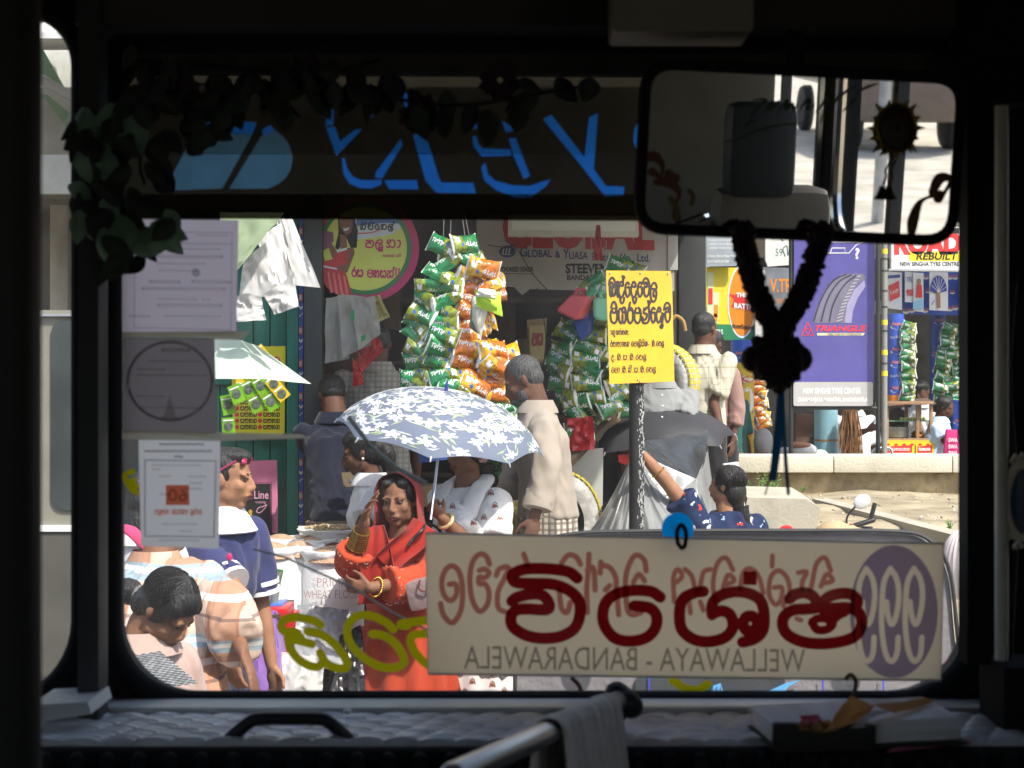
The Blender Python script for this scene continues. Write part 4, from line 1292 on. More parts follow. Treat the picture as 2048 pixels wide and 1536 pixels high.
b.build('sleeves', ORC, f['t'], remesh=.008, smooth_it=4, wr=.008)
SEQ = mat('silver_thread', (.62, .50, .42), rough=.35, metal=.5, var=.5, scale=200)
b = MB(); rng = random.Random(3)
for k, e_, w_, u in ((-1, ra[0], ra[1], .36), (1, la[0], la[1], .70)):
    d_ = (w_ - e_).normalized(); c_ = e_.lerp(w_, u); A_, B_ = frame_of(d_)
    for i in range(60):
        a_ = rng.uniform(0, 6.28); o_ = rng.choice((.004, .010, .03 + rng.random() * .02)); r_ = .0795
        b.ell(c_ - d_ * o_ + (A_ * math.cos(a_) + B_ * math.sin(a_)) * r_, (.0028, .0028, .0028), None, 6, 4)
nk = f['neck']
for i in range(26):
    q_ = at(790 - 16 * (i / 26) + rng.uniform(-2, 2), 1078 + 26 * i / 26, 6.12); b.ell(q_, (.002, .002, .002), None, 6, 4)
b.build('embroidery', SEQ, f['t'])
# the scarf: hood over the crown, two falls over the chest
def hood(u, v):
    a = (u - .5) * 2.0               # -1 .. 1 over the head from side to side
    top = abs(a) < .62
    if top:
        t = a / .62 * math.pi / 2
        x, z_ = .452 * math.sin(t), .10 + .468 * math.cos(t)
        drop = 0
    else:
        s_ = (abs(a) - .62) / .38
        sg = 1 if a > 0 else -1
        x, z_ = sg * (.452 - .09 * s_ + .26 * s_ * s_), .10 - .95 * s_
        drop = s_
    yf = -.22 - .07 * math.cos(max(-1, min(1, a / .62)) * math.pi / 2) - .10 * drop
    ph = v * math.pi / 2
    y = yf + (.50 - yf) * math.sin(ph)
    kx = math.cos(ph) ** .6 if v < 1 else 0
    x2 = x * kx
    z2 = .10 + (z_ - .10) * (kx if z_ > .10 else 1)
    wv = .014 * math.sin(a * 19 + v * 4) * (.3 + drop) + .008 * math.sin(v * 9 + a * 4)
    return hd.p(x2 * (1 + wv * 2), y + wv, z2 + wv)
b = MB(); b.grid(hood, 60, 22)
b.grid(lambda u, v: (hood(u, v) - hd.c) * .972 + hd.c, 60, 22)
hoodo = b.build('head_scarf', ORS, f['t'])
def fall(name, spine, wid, dep=.012, nf=5, m=ORS, par=f['t']):
    q_ = catmull(spine, 6); rings = []
    for i, p_ in enumerate(q_):
        d_ = (q_[min(i + 1, len(q_) - 1)] - q_[max(i - 1, 0)]).normalized()
        l_ = d_.cross(V((0, 1, 0))).normalized(); u_ = i / (len(q_) - 1)
        w_ = wid[0] * (1 - u_) + wid[1] * u_
        ring = []
        for sgn in (1, -1):
            for j in range(15):
                s_ = (j / 14 - .5) * 2 * sgn
                ring.append(p_ + l_ * s_ * w_ + V((0, -1, 0)) * (sgn * dep + .010 * math.sin(s_ * nf + i * .15) - .035 * abs(s_) ** 2 * -1))
        rings.append(ring)
    b_ = MB(); b_.loft(rings); return b_.build(name, m, par)
fall('scarf_fall', [at(752, 1052, 6.16), at(755, 1090, 6.10), at(757, 1140, 6.08), at(760, 1205, 6.08)], (.035, .085))
fall('scarf_fall', [at(850, 1048, 6.18), at(832, 1074, 6.12), at(800, 1100, 6.08), at(770, 1128, 6.07)], (.055, .05))
b = MB()
d_ = (ra[1] - ra[0]).normalized()
for i in range(9):
    c_ = ra[0].lerp(ra[1], .44 + .045 * i); r_ = .041 - .0008 * i
    A_, B_ = frame_of(d_ + V((.1, 0, .1)))
    b.tube([c_ + (A_ * math.cos(t_) + B_ * math.sin(t_)) * r_ for t_ in [6.283 * k / 24 for k in range(24)]], .0034 if i in (0, 8) else .0022, 6, closed=True)
b.build('bangles', GOLD, f['t'])
b = MB(); d_ = (la[1] - la[0]).normalized(); c_ = la[0].lerp(la[1], .90); A_, B_ = frame_of(d_ + V((0, 0, .3)))
for k in range(26):
    t_ = 6.283 * k / 26; b.ell(c_ + (A_ * math.cos(t_) + B_ * math.sin(t_)) * .038, (.005, .005, .005), None, 7, 5)
b.build('bracelet', GOLD, f['t'])
b = MB(); b.tube(catmull([at(846, 1045, 6.35), at(848, 1056, 6.10), at(826, 1078, 6.07), at(816, 1092, 6.06)], 5), .007, 8); b.tube(catmull([at(846, 1045, 6.35), at(880, 1062, 6.4), at(900, 1140, 6.2)], 5), .007, 8)
b.build('bag_strap', mat('black_leather', (.02, .015, .014), rough=.45), f['t'])
b = MB(); b.box(at(850, 1186, 6.02), (.15, .07, .125), Euler((0, R(-14), 0)), bevel=.028)
hb = tag(b.build('handbag', mat('grey_leather', (.24, .17, .165), rough=.5, var=.15, bump=.4)), 'dusky pink leather handbag hanging under the elbow of the orange dress', 'handbag')
b = MB(); b.tube(catmull([at(840, 1160, 5.975), at(838, 1178, 5.97), at(856, 1182, 5.97), at(858, 1160, 5.975)], 4), .0035, 6); b.build('piping', mat('maroon_leather', (.13, .03, .03), rough=.4), hb)

# ---- woman in white under the flowered umbrella
WT = cloth('white_tunic', (.74, .73, .71), bump=.45)
Yu = 6.75
ra = (at(930, 1082, 6.45), at(885, 1036, 6.35)); la = (at(985, 1085, 6.55), at(940, 1110, 6.4))
f = up_figure('woman in a white tunic and white shawl standing under the flowered umbrella', SKIN, at(930, 906, Yu), .212, -30, -42, 4, 0, True, sw=.168, vox=.0055, ground=.25,
              arms={-1: ra, 1: la}, hands={-1: dict(d=V((-.55, -.1, .6)), n=V((.35, .9, .1)), side=-1, curl=1.15, L=.15, thumb=(.5, .4, .9))})
hd = f['hd']; hd.details(f['t'])
hd.hair(f['t'], short=False, extra=lambda b_: (hd.e(b_, 0, .35, -.2, .26, .2, .3),), vox=.007)
b = MB(); b.tube(catmull([hd.p(.05, .42, -.3), hd.p(.12, .55, -.8), hd.p(.16, .56, -1.6), hd.p(.16, .5, -2.2)], 5), [.05, .048, .045, .043, .04, .04, .038, .036, .034, .032, .03, .028, .026, .022, .018, .01], 10); b.build('plait', HAIR, f['t'])
b = MB()
for k in range(6): b.ell(hd.p(.36 + .03 * math.cos(k), .16 + .05 * math.sin(k * 2.1), -.12 + .05 * math.cos(k * 2.1)), (.012, .012, .014))
b.build('hair_flower', mat('dried_flower', (.45, .28, .24), rough=.8, var=.4), f['t'])
shirt(f, WT, 'tunic', sleeve=.95, ease=.034, hem=.3, collar=False, vox=.010, flare=1.25, nck=.025)
WP = mat('white_print', (.66, .60, .59), rough=.85, var=.08, bump=.4, bscale=14)
skirt(f, WP, 'long_skirt', r=.30, top=-.1, fold=.07, nf=13)
b = MB(); rng = random.Random(5)
RED = mat('print_red', (.33, .05, .035), rough=.8); BRN = mat('print_brown', (.16, .10, .045), rough=.8)
dg_ = bpy.context.evaluated_depsgraph_get()
def stick(px, py, targets, r=.004):
    """nearest point of the cloth seen at a photo pixel"""
    o_ = V((0, 0, ZC)); d_ = V(((px - 1024) / F, 1, (768 - py) / F)).normalized()
    best = None
    for tg in targets:
        org = ORG[tg.name]
        hit, loc, nor, idx = tg.ray_cast(o_ - org, d_)
        if hit and (best is None or (loc + org - o_).length < (best[0] - o_).length): best = (loc + org, nor)
    return best
bpy.context.view_layer.update()
cl = [o for o in f['t'].children if o.name.startswith(('tunic', 'long_skirt'))]
for px, py in [(955, 1010), (990, 1010), (968, 1034), (947, 1044), (905, 1012), (966, 970), (982, 985), (1000, 1035), (905, 1372), (985, 1368), (945, 1362), (987, 1345), (1008, 1380), (930, 1382)]:
    for dx, dy, m_ in [(0, 0, 0), (2, 3, 0), (-2, 3, 0), (0, 6, 0), (-5, 2, 1), (5, 2, 1), (-4, -2, 1), (4, -3, 1), (0, -6, 1), (-6, 6, 1), (6, 6, 1)]:
        h_ = stick(px + dx * .8, py + dy * .8, cl)
        if h_: b.ell(h_[0], (.0042, .0025, .005), None, 6, 4, mi=m_)
if b.v: b.build('embroidered_motif', [RED, BRN], f['t'])
nk = f['neck']
b = MB()
for side, end, wd in ((-1, at(893, 1130, 6.50), .040), (1, at(925, 1140, 6.46), .052)):
    L_ = f['lat'] * side
    q_ = catmull([nk - f['fwd'] * .085 + V((0, 0, .035)), nk + L_ * .075 - f['fwd'] * .03 + V((0, 0, .025)), nk + L_ * .085 + f['fwd'] * .06 - V((0, 0, .02)), nk + L_ * .07 + f['fwd'] * .135 - V((0, 0, .12)), nk * .4 + end * .6 + f['fwd'] * .05, end], 6)
    b.tube(q_, [.027 + (wd - .027) * (i / (len(q_) - 1)) for i in range(len(q_))], 22, flat=.42)
so_ = b.build('shawl', WT, f['t'], remesh=.005, smooth_it=1, wr=.007)
b = MB(); c_ = ra[0].lerp(ra[1], .86); d_ = (ra[1] - ra[0]).normalized(); A_, B_ = frame_of(d_)
b.tube([c_ + (A_ * math.cos(t_) + B_ * math.sin(t_)) * .034 for t_ in [6.283 * k / 24 for k in range(24)]], .008, 8, closed=True); b.build('wrist_watch', mat('pale_gold', (.72, .58, .30), rough=.35, metal=.4), f['t'])

# ---- elderly man in the beige shirt
BG = cloth('beige_cotton', (.31, .265, .22), bump=.55, bscale=10)
f = up_figure('bearded man in a long beige shirt and checked sarong looking down beside the snack packets', SKIND, at(1046, 762, 7.0), .228, -78, -96, 26, 0, False, sw=.18, lean=(-.05, 0), vox=.008, pelf=.70, ground=.34,
              arms={1: (at(1092, 935, 6.72), at(1070, 1035, 6.66)), -1: (at(1035, 930, 7.2), at(1010, 1010, 7.1))})
f['hd'].details(f['t'], LIPD); hd = f['hd']; hd.hair(f['t'], HAIRG)
b = MB(); hd.e(b, 0, -.215, -.37, .21, .16, .15); hd.e(b, 0, -.35, -.30, .13, .08, .09); hd.e(b, 0, -.39, -.205, .11, .04, .022)
for k in (-1, 1): hd.e(b, .22 * k, -.10, -.25, .075, .13, .17)
b.build('beard', HAIRG, f['t'], remesh=.006, smooth_it=2)
shirt(f, BG, sleeve=1.75, ease=.024, hem=.02, vox=.010, flare=1.05)
b = MB(); sh, el, wr = f['A'][1]; e_ = el.lerp(wr, .76); d_ = (wr - el).normalized()
b.tube([e_ - d_ * .05, e_ - d_ * .02, e_ + d_ * .015, e_ + d_ * .02], [.062, .070, .068, .056], 14); b.build('rolled_cuff', BG, f['t'])
SAR = plaid('sarong_check', (.52, .47, .38), [('x', .028, .4, (.05, .045, .05, .7), 0), ('z', .030, .4, (.16, .12, .09, .7), 0), ('y', .028, .3, (.05, .045, .05, .5), 0)])
skirt(f, SAR, 'sarong', r=.22, top=0, fold=.04)

# ---- man in grey behind the yellow sign
f = up_figure('man in a pale grey shirt standing behind the yellow sign', SKIN, at(1322, 722, 9.0), .225, 8, 8, 0, 0, False, sw=.20, arms={1: (at(1362, 850, 8.9), at(1345, 930, 8.8))})
f['hd'].hair(f['t'])
shirt(f, cloth('pale_grey', (.24, .245, .25), bump=.6), sleeve=.8, ease=.035, hem=.1)
b = MB()
for i in range(4): b.ell(at(1324 + (i % 2), 790 + 22 * i, 8.78), (.006, .004, .006))
b.build('buttons', WHITE, f['t'])
trousers(f, cloth('black_trousers', (.02, .02, .022)))

# ---- man in the white check shirt and the man he talks to
PL3 = plaid('cream_check', (.52, .49, .40), [('x', .072, .07, (.30, .25, .17, .8), 0), ('z', .072, .07, (.30, .25, .17, .8), 0), ('x', .072, .04, (.45, .40, .2, .6), .5), ('y', .072, .07, (.30, .25, .17, .6), 0)])
f = up_figure('man in a white check shirt and black trousers standing with his back turned', SKIND, at(1410, 659, 10.0), .228, 150, 140, 4, 0, False, sw=.20, face=False, vox=.009, lean=(.03, 0), ground=.74, pelf=.68,
              arms={-1: (at(1426, 800, 9.85), at(1440, 852, 9.7))}, hands={-1: dict(curl=.9)})
f['hd'].hair(f['t'])
shirt(f, PL3, sleeve=.85, ease=.034, hem=.03, flare=1.02)
trousers(f, cloth('black_trousers', (.02, .02, .022)))
f = up_figure('moustached man in a dusty pink shirt facing the man in white check', SKIND, at(1424, 690, 11.4), .22, -35, -50, 0, 0, False, sw=.165, vox=.011, ground=.72)
f['hd'].hair(f['t'], vox=.010); f['hd'].details(f['t'], LIPD)
b = MB(); f['hd'].e(b, 0, -.40, -.20, .11, .04, .03); b.build('moustache', HAIR, f['t'])
shirt(f, cloth('dusty_pink', (.30, .18, .16), bump=.5), sleeve=1.5, ease=.02, hem=.1)
trousers(f, cloth('black_trousers', (.02, .02, .022)))
f = up_figure('person in a teal shirt peering round the yellow printed pillar', SKIND, at(1466, 762, 13.0), .225, 35, 60, 8, 0, True, sw=.17, vox=.013)
f['hd'].hair(f['t'], short=False, vox=.011)
shirt(f, cloth('teal_cotton', (.02, .10, .09)), sleeve=.9, hem=.2); trousers(f, cloth('brown_trousers', (.12, .08, .06)))

# ---- woman in the navy flowered dress
NV = blotch('navy_flowers', (.020, .030, .075), [(14, .20, (.62, .64, .68), 3), (13, .17, (.60, .05, .03), 8), (17, .15, (.30, .40, .55), 5)])
sh_ = at(1374, 1000, 7.5)
f = up_figure('woman in a navy flowered dress stretching out an arm to the grey sheet', SKINL, at(1452, 972, 7.6), .20, 205, 240, -4, 0, True, sw=.175, face=False, vox=.007, ground=.25, lean=(.05, 0),
              arms={1: (at(1330, 960, 7.5), at(1284, 908, 7.5))}, hands={1: dict(curl=.8, L=.155)})
hd = f['hd']
hd.hair(f['t'], short=False, extra=lambda b_: (hd.e(b_, 0, .28, -.15, .34, .26, .38), hd.e(b_, 0, .1, .2, .39, .42, .36), hd.e(b_, 0, .33, -.45, .22, .18, .3)), vox=.007)
b = MB(); b.tube(catmull([hd.p(0, .40, -.5), hd.p(0, .50, -.8), hd.p(-.1, .52, -1.3), hd.p(-.1, .48, -1.9)], 5), [.05, .046, .044, .042, .04, .04, .038, .036, .034, .032, .03, .028, .026, .022, .018, .01], 10); b.build('pony_tail', HAIR, f['t'])
b = MB(); hd.e(b, 0, .44, -.62, .16, .12, .07); b.build('hair_band', mat('red_band', (.4, .03, .03)), f['t'])
strands(hd, f['t'], 320, -.5, (.40, .43, .375), sd=5)
shirt(f, NV, 'dress', sleeve=.62, ease=.035, hem=.3, collar=False, vox=.010, flare=1.2)
skirt(f, NV, 'dress_skirt', r=.30)
b = MB(); sh, el, wr = f['A'][1]; c_ = el.lerp(wr, .30); d_ = (wr - el).normalized(); A_, B_ = frame_of(d_)
b.tube([c_ + (A_ * math.cos(t_) + B_ * math.sin(t_)) * .038 for t_ in [6.283 * k / 24 for k in range(24)]], .0035, 6, closed=True); b.build('bangle', GOLD, f['t'])

# ---- people along the upper street
f = up_figure('food seller in a white shirt and dark cap behind the glass food cart', SKIND, at(1842, 784, 14.9), .225, -30, -40, 12, 0, False, sw=.20, vox=.014)
f['hd'].hair(f['t'], vox=.012, name='cap', extra=lambda b_: f['hd'].e(b_, 0, -.1, .3, .34, .38, .2))
shirt(f, cloth('white_shirt', (.74, .74, .76)), sleeve=.8, hem=.1, vox=.014); trousers(f, cloth('black_trousers', (.02, .02, .022)))
f = up_figure('schoolgirl in a pale blue dress reaching towards the shop front', SKIND, at(1890, 815, 14.3), .205, 60, 62, 20, 0, True, sw=.145, vox=.012, face=False, lean=(.04, 0), ground=.55,
              arms={-1: (at(1890, 882, 14.15), at(1915, 868, 14.0))})
hd = f['hd']; hd.hair(f['t'], short=False, vox=.011, extra=lambda b_: (hd.e(b_, .0, .42, -.15, .25, .2, .25),))
SB = cloth('school_blue', (.45, .58, .74), bump=.5); shirt(f, SB, 'blouse', sleeve=.75, ease=.035, hem=.1, vox=.012); skirt(f, SB, 'pinafore', r=.24, top=.05)
b = MB(); b.box(at(1906, 886, 14.0), (.16, .05, .25), Euler((0, R(6), 0)), bevel=.015)
bg_ = tag(b.build('carrier_bag', mat('pink_bag', (.62, .03, .19), rough=.5, var=.1, bump=.3)), 'pink and white printed carrier bag in the schoolgirl\'s hand', 'bag')
b = MB(); pq = Pl(1906, 886, 13.96)
for i in range(3): b.text(pq, 'SWA', 1897, 884 + 13 * i, 8, 18, bold=.02)
b.build('print', WHITE, bg_, smooth=False)
f = up_figure('man in a white shirt and grey trousers under the tyre hoarding', SKIND, at(1712, 798, 14.2), .22, 15, 15, 5, 0, False, sw=.20, vox=.014, arms={-1: (at(1712, 868, 14.0), at(1735, 860, 13.9))}, face=False)
f['hd'].hair(f['t'], vox=.012)
shirt(f, cloth('white_shirt', (.74, .74, .76)), sleeve=.8, hem=.05, vox=.014); trousers(f, cloth('grey_trousers', (.22, .23, .25)))
# ================================================================== goods, signs and things in the street
def sheet(b_, c4, Y, amp=.01, sd=0, nu=14, nv=14, mi=0, thick=.0, bulge=0.0, fr=9):
    """thin crumpled sheet between four photo pixels (tl, tr, br, bl); Y one depth or four"""
    Ys = Y if isinstance(Y, (list, tuple)) else [Y] * 4
    P4 = [at(x, y, d) for (x, y), d in zip(c4, Ys)]
    def fn(u, v):
        p_ = (P4[0] * (1 - u) + P4[1] * u) * (1 - v) + (P4[3] * (1 - u) + P4[2] * u) * v
        q = V((u * fr * .5 + sd * 3.7, v * fr * .5 - sd, sd))
        w_ = mnoise.noise(q) + .5 * (.5 - abs(mnoise.noise(q * 2.3)) * 2)
        return p_ + V((.3 * amp * mnoise.noise(q + V((9, 2, 1))), -w_ * amp - bulge * math.sin(math.pi * u) * math.sin(math.pi * v), .3 * amp * mnoise.noise(q + V((3, 7, 1)))))
    b_.grid(fn, nu, nv, mi)
    return b_

SIN = {'v': (1.0, [[(.12, .62), (.42, .62), (.45, .9), (.2, .95), (.08, .5), (.3, .03), (.7, .03), (.93, .4), (.8, .9)]]),
       'm': (1.05, [[(.1, .6), (.3, .6), (.3, .95), (.08, .8), (.05, .3), (.3, 0), (.7, 0), (.95, .4), (.85, .95), (.6, .9), (.65, .6)]]),
       's': (1.1, [[(0, .8), (.25, .98), (.3, .65), (.05, .6), (.1, .1), (.35, 0), (.5, .3), (.65, 0), (.9, .1), (1, .6), (.85, .95), (.65, .8)]]),
       'h': (1.1, [[(.05, .85), (.25, .95), (.28, .65), (.1, .6), (.15, .05), (.35, .05), (.5, .6), (.7, .95), (.95, .6), (.9, .05), (.7, .05)]]),
       'n': (1.1, [[(.1, .8), (.3, .95), (.4, .7), (.25, .5), (.08, .25), (.25, 0), (.45, .15), (.4, .45)], [(.45, .15), (.7, -.02), (.95, .3), (.9, .85), (.65, .95), (.5, .75)]]),
       'r': (.85, [[(.55, 1.35), (.35, 1), (.1, .7), (.05, .3), (.35, 0), (.7, .1), (.75, .6), (.5, .9), (.3, .75)]]),
       'l': (1.0, [[(.2, .6), (.8, .6), (.75, .95), (.35, .95), (.08, .5), (.15, -.1), (.5, -.35), (.85, -.1), (.8, .3), (.5, .35), (.45, .05), (.75, 0)]]),
       'p': (1.0, [[(.35, .95), (.1, .85), (.2, .55), (.8, .55), (.9, .85), (.65, .95)], [(.15, .7), (.03, .35), (.3, 0), (.7, 0), (.97, .35), (.85, .7)]]),
       'y': (1.0, [[(.4, .95), (.12, .85), (.05, .3), (.25, 0), (.5, .15), (.5, .6)], [(.5, .15), (.75, 0), (.95, .3), (.9, .9), (.6, .95), (.55, .6), (.85, .6)]]),
       'b': (1.0, [[(.05, .7), (.15, 1.05), (.5, 1.25), (.85, .95), (.95, .4), (.75, 0), (.55, .05)], [(.7, .6), (.5, .9), (.2, .7), (.12, .25), (.3, 0), (.45, .2), (.35, .5)]]),
       'e': (.82, [[(.7, .85), (.4, 1), (.1, .7), (.05, .3), (.35, 0), (.7, .15), (.72, .5), (.4, .55)]]),
       'a': (.5, [[(.05, .95), (.3, .9), (.38, .5), (.2, .05), (.05, 0)]]),
       'd': (1.0, [[(.6, .6), (.3, .6), (.35, .95), (.65, .9), (.65, .65)], [(.3, .6), (.05, .3), (.3, 0), (.6, -.05), (.85, .2)], [(.4, -.05), (.5, -.4), (.8, -.3)]]),
       'D': (1.15, [[(.05, .15), (.2, 0), (.4, .1), (.35, .4), (.15, .6), (.2, .95), (.5, .95), (.5, .65), (.3, .65)], [(.5, .9), (.85, 1), (1.05, .5), (.85, 0), (.55, .1)]]),
       'k': (1.2, [[(.1, .9), (.35, .95), (.4, .6), (.1, .5), (.1, .05), (.4, 0), (.55, .35), (.8, 0), (1.05, .2), (1.05, .8), (.75, .95), (.6, .7)]]),
       'g': (1.0, [[(.3, 0), (.05, .2), (.1, .85), (.45, .95), (.5, .3), (.7, 0), (.95, .3), (.9, .95)]]),
       't': (1.0, [[(.1, .85), (.35, .95), (.4, .6), (.1, .55), (.08, .1), (.35, 0), (.75, .05), (.95, .5), (.75, .95), (.55, .8), (.6, .5)]]),
       'i': (0, [[(-.9, 1.1), (-.6, 1.4), (-.2, 1.35), (-.05, 1.05)]]), 'u': (0, [[(-.7, -.15), (-.3, -.3), (-.3, -.5), (-.7, -.45)]]),
       '^': (0, [[(-.15, 1.0), (-.15, 1.45), (.05, 1.35)]]), '.': (.5, [[(.2, .05), (.22, .0)]]), '-': (.9, [[(.2, .3), (.6, .3)]]), ';': (.5, [[(.2, .7), (.22, .65)], [(.22, .1), (.15, -.15)]]), ' ': (.5, []), '!': (.4, [[(.2, 1.3), (.15, .35)], [(.13, .05), (.13, .0)]])}
def sinhala(b_, pl, keys, x, y, h, wid=None, st=None, off=.002, mi=0, slope=0.0, mirror=False):
    tot = sum(SIN[k_][0] + .12 for k_ in keys)
    kx = (wid / tot) if wid else h
    u = 0
    for k_ in keys:
        adv, sts = SIN[k_]
        for s_ in sts:
            pts = []
            for a_, c_ in s_:
                xx = (u + a_) * kx
                if mirror: xx = tot * kx - xx
                pts.append((x + xx, y - c_ * h + slope * xx))
            b_.stroke(pl, pts, st or h * .16, off=off, mi=mi, k=3)
        u += adv + .12
    return b_
INK = mat('black_ink', (.015, .014, .016), rough=.6)
PWHITE = mat('print_white', (.80, .80, .78), rough=.5, var=.03)
PYEL = mat('print_yellow', (.80, .62, .02), rough=.5, var=.06)
PRED = mat('print_red2', (.62, .03, .03), rough=.5, var=.06)
PBLUE = mat('print_blue', (.03, .05, .30), rough=.5, var=.06)
PGREEN = mat('print_green', (.02, .22, .08), rough=.5, var=.08)
PORG = mat('print_orange', (.80, .25, .01), rough=.5, var=.08)

# ---------------------------------------------------------------- snack packets
FG = mat('foil_green', (.010, .175, .05), rough=.2, var=.35, scale=30, spec=.8, bump=.6, bscale=38)
FL = mat('foil_lime', (.19, .235, .018), rough=.22, var=.45, scale=40, spec=.8, bump=.6, bscale=38)
FO = mat('foil_orange', (.50, .135, .012), rough=.2, var=.35, scale=30, spec=.8, bump=.6, bscale=38)
FY = mat('foil_yellow', (.58, .32, .014), rough=.22, var=.35, scale=40, spec=.8, bump=.6, bscale=38)
FW = mat('foil_white', (.72, .72, .72), rough=.25, var=.15, scale=40, spec=.7)
FB = mat('foil_blue', (.03, .12, .42), rough=.3, var=.1)
def packet_mesh(name, seed, c1, c2, L=.158, W=.106, T=.066):
    rng = random.Random(seed)
    nu, nv = 26, 12
    def hgt(u, v):
        e_ = max(0, 1 - abs(u) ** 3.2) ** .55 * max(0, 1 - abs(v) ** 2.6) ** .6
        return T / 2 * e_ * (1 + .12 * mnoise.noise((u * 2.4 + seed, v * 2.4, 1))) + .0022 * math.sin(v * 9 + seed) * max(0, abs(u) - .55) / .45 * (1 if abs(u) < .9 else .4)
    def pos(u, v, sg, o=0.0):
        sq = 1 - .16 * (1 - abs(u) ** 4)
        x = u * L / 2 * (1 - .03 * (v * v) * 0)
        z = v * W / 2 * sq * (1 + .02 * math.sin(u * 7 + seed))
        bend = .012 * math.sin(u * 1.7 + seed) 
        return V((x, -sg * (hgt(u, v) + o) + bend + .002 * math.sin(v * 14) * max(0, abs(u) - .86) / .14, z))
    b_ = MB()
    for sg in (1, -1):
        base = len(b_.v)
        for j in range(nv + 1):
            for i in range(nu + 1):
                b_.v.append(pos(-1 + 2 * i / nu, -1 + 2 * j / nv, sg))
        for j in range(nv):
            for i in range(nu):
                u, v = -1 + 2 * (i + .5) / nu, -1 + 2 * (j + .5) / nv
                a_, c_ = base + j * (nu + 1) + i, base + (j + 1) * (nu + 1) + i
                b_.f.append((a_, a_ + 1, c_ + 1, c_) if sg == 1 else (a_, c_, c_ + 1, a_ + 1))
                ed = u + .22 * v + .06 * math.sin(v * 6)
                k_ = 2 if abs(u) > .90 else 0 if ed < .12 else 1
                if k_ == 1 and sg == 1 and (u - .62) ** 2 / .03 + (v + .35) ** 2 / .16 < 1: k_ = 2
                if k_ == 1 and sg == 1 and (u - .34) ** 2 / .008 + (v - .30) ** 2 / .06 < 1: k_ = 3
                b_.m.append(k_)
        # lettering
        def word(txt, u0, u1, v0, hh, mi, rot=0.0):
            vs, fs = text_mesh(txt, .03, .2)
            xs_ = [p_[0] for p_ in vs]; xa, xb = min(xs_), max(xs_)
            out = []
            for p_ in vs:
                s_ = (p_[0] - xa) / (xb - xa)
                uu = u0 + (u1 - u0) * s_; vv_ = v0 + p_[1] / .7 * hh + rot * s_
                out.append(pos(uu * 1.0, vv_, sg, .0012))
            b_.add(out, fs if sg == 1 else [f_[::-1] for f_ in fs], mi)
        word('Tipi', -.80, -.34, .02, .42, 2, .15); word('Tip', -.36, .06, -.08, .46, 2, .12)
        word('1 3 : 5', .16, .62, -.72, .18, 4)
    o = b_.build(name, [c1, c2, FW, FB, INK], loc=(0, 0, 0), ang=50)
    return o
GREENS = [packet_mesh('snack_packet', i, FG, FL) for i in (1, 2, 3)]
ORANGES = [packet_mesh('snack_packet', i, FO, FY) for i in (4, 5)]
_used = set()
def put_packet(protos, p_, rot, label, group, scale=1.0):
    o = random.choice(protos)
    if o.name not in _used:
        _used.add(o.name); c_ = o
    else:
        c_ = o.copy(); COL.objects.link(c_)
    c_.location = p_; c_.rotation_euler = rot; c_.scale = (scale,) * 3
    ORG[c_.name] = V(p_)
    return tag(c_, label, 'snack packet', group)
random.seed(11)
def bunch(Yc, rows, green_if, lg, lo, group, step=50, depth=.17, scale=1.0, skip=None):
    for py, xl, xr in rows:
        n = max(1, round((xr - xl) / step))
        for layer in (0, 1):
            for i in range(n + (0 if layer else 0)):
                px = xl + (xr - xl) * (i + .5 + (.45 if layer else 0)) / n + random.uniform(-5, 5)
                if px > xr + 8: continue
                t_ = (px - (xl + xr) / 2) / max(30, (xr - xl) / 2)
                y_ = py + random.uniform(-6, 6) + layer * 14
                if skip and skip(px, y_): continue
                Y_ = Yc - depth * math.sqrt(max(0, 1 - t_ * t_)) + layer * .10 + random.uniform(-.02, .02)
                g_ = green_if(px, y_)
                fl = 180 if random.random() < .22 else 0
                rot = Euler((R(random.uniform(-48, 30)), R(random.choice((18, 28, -24, 8, 34, -10)) + random.uniform(-16, 16) + fl), R(t_ * 50 + random.uniform(-26, 26))))
                put_packet(GREENS if g_ else ORANGES, at(px, y_, Y_), rot, lg if g_ else lo, group, scale * random.uniform(.93, 1.06))
rows1 = [(492, 868, 945), (520, 868, 955), (548, 852, 960), (572, 838, 965), (598, 824, 965), (622, 822, 965), (648, 816, 965), (674, 812, 965), (700, 812, 1005), (724, 812, 1005), (748, 812, 1010), (770, 810, 1012), (794, 812, 1018), (818, 880, 1022), (840, 960, 1020)]
bunch(7.4, rows1, lambda x, y: x < 928 + (0 if y < 700 else (y - 700) * -.1) or y > 808 or (y < 530 and x < 950),
      'green snack packet in the tall bunch hanging above the flowered umbrella', 'orange snack packet in the tall bunch above the flowered umbrella', 'snack packets hanging in the tall bunch', step=44)
rows1b = [(540, 955, 985), (576, 950, 992), (700, 955, 1012), (722, 945, 1015), (740, 958, 1015)]
bunch(7.33, rows1b, lambda x, y: False, '', 'orange snack packet in the tall bunch above the flowered umbrella', 'snack packets hanging in the tall bunch', depth=.1)
rows2 = [(572, 1150, 1230), (596, 1150, 1235), (640, 1150, 1240), (668, 1108, 1250), (694, 1100, 1250), (718, 1094, 1255), (742, 1092, 1255), (766, 1098, 1255), (790, 1110, 1255), (812, 1120, 1255), (836, 1128, 1190), (858, 1128, 1180)]
bunch(8.6, rows2, lambda x, y: True, 'green snack packet in the bunch hanging behind the yellow sign', '', 'snack packets behind the yellow sign', step=54, depth=.2, scale=1.06)
random.seed(5)
put_packet(GREENS, at(1240, 532, 8.4), Euler((.2, .3, .3)), 'green snack packet in the bunch hanging behind the yellow sign', 'snack packets behind the yellow sign')
put_packet(GREENS, at(1262, 536, 8.4), Euler((-.2, .5, -.2)), 'green snack packet in the bunch hanging behind the yellow sign', 'snack packets behind the yellow sign')
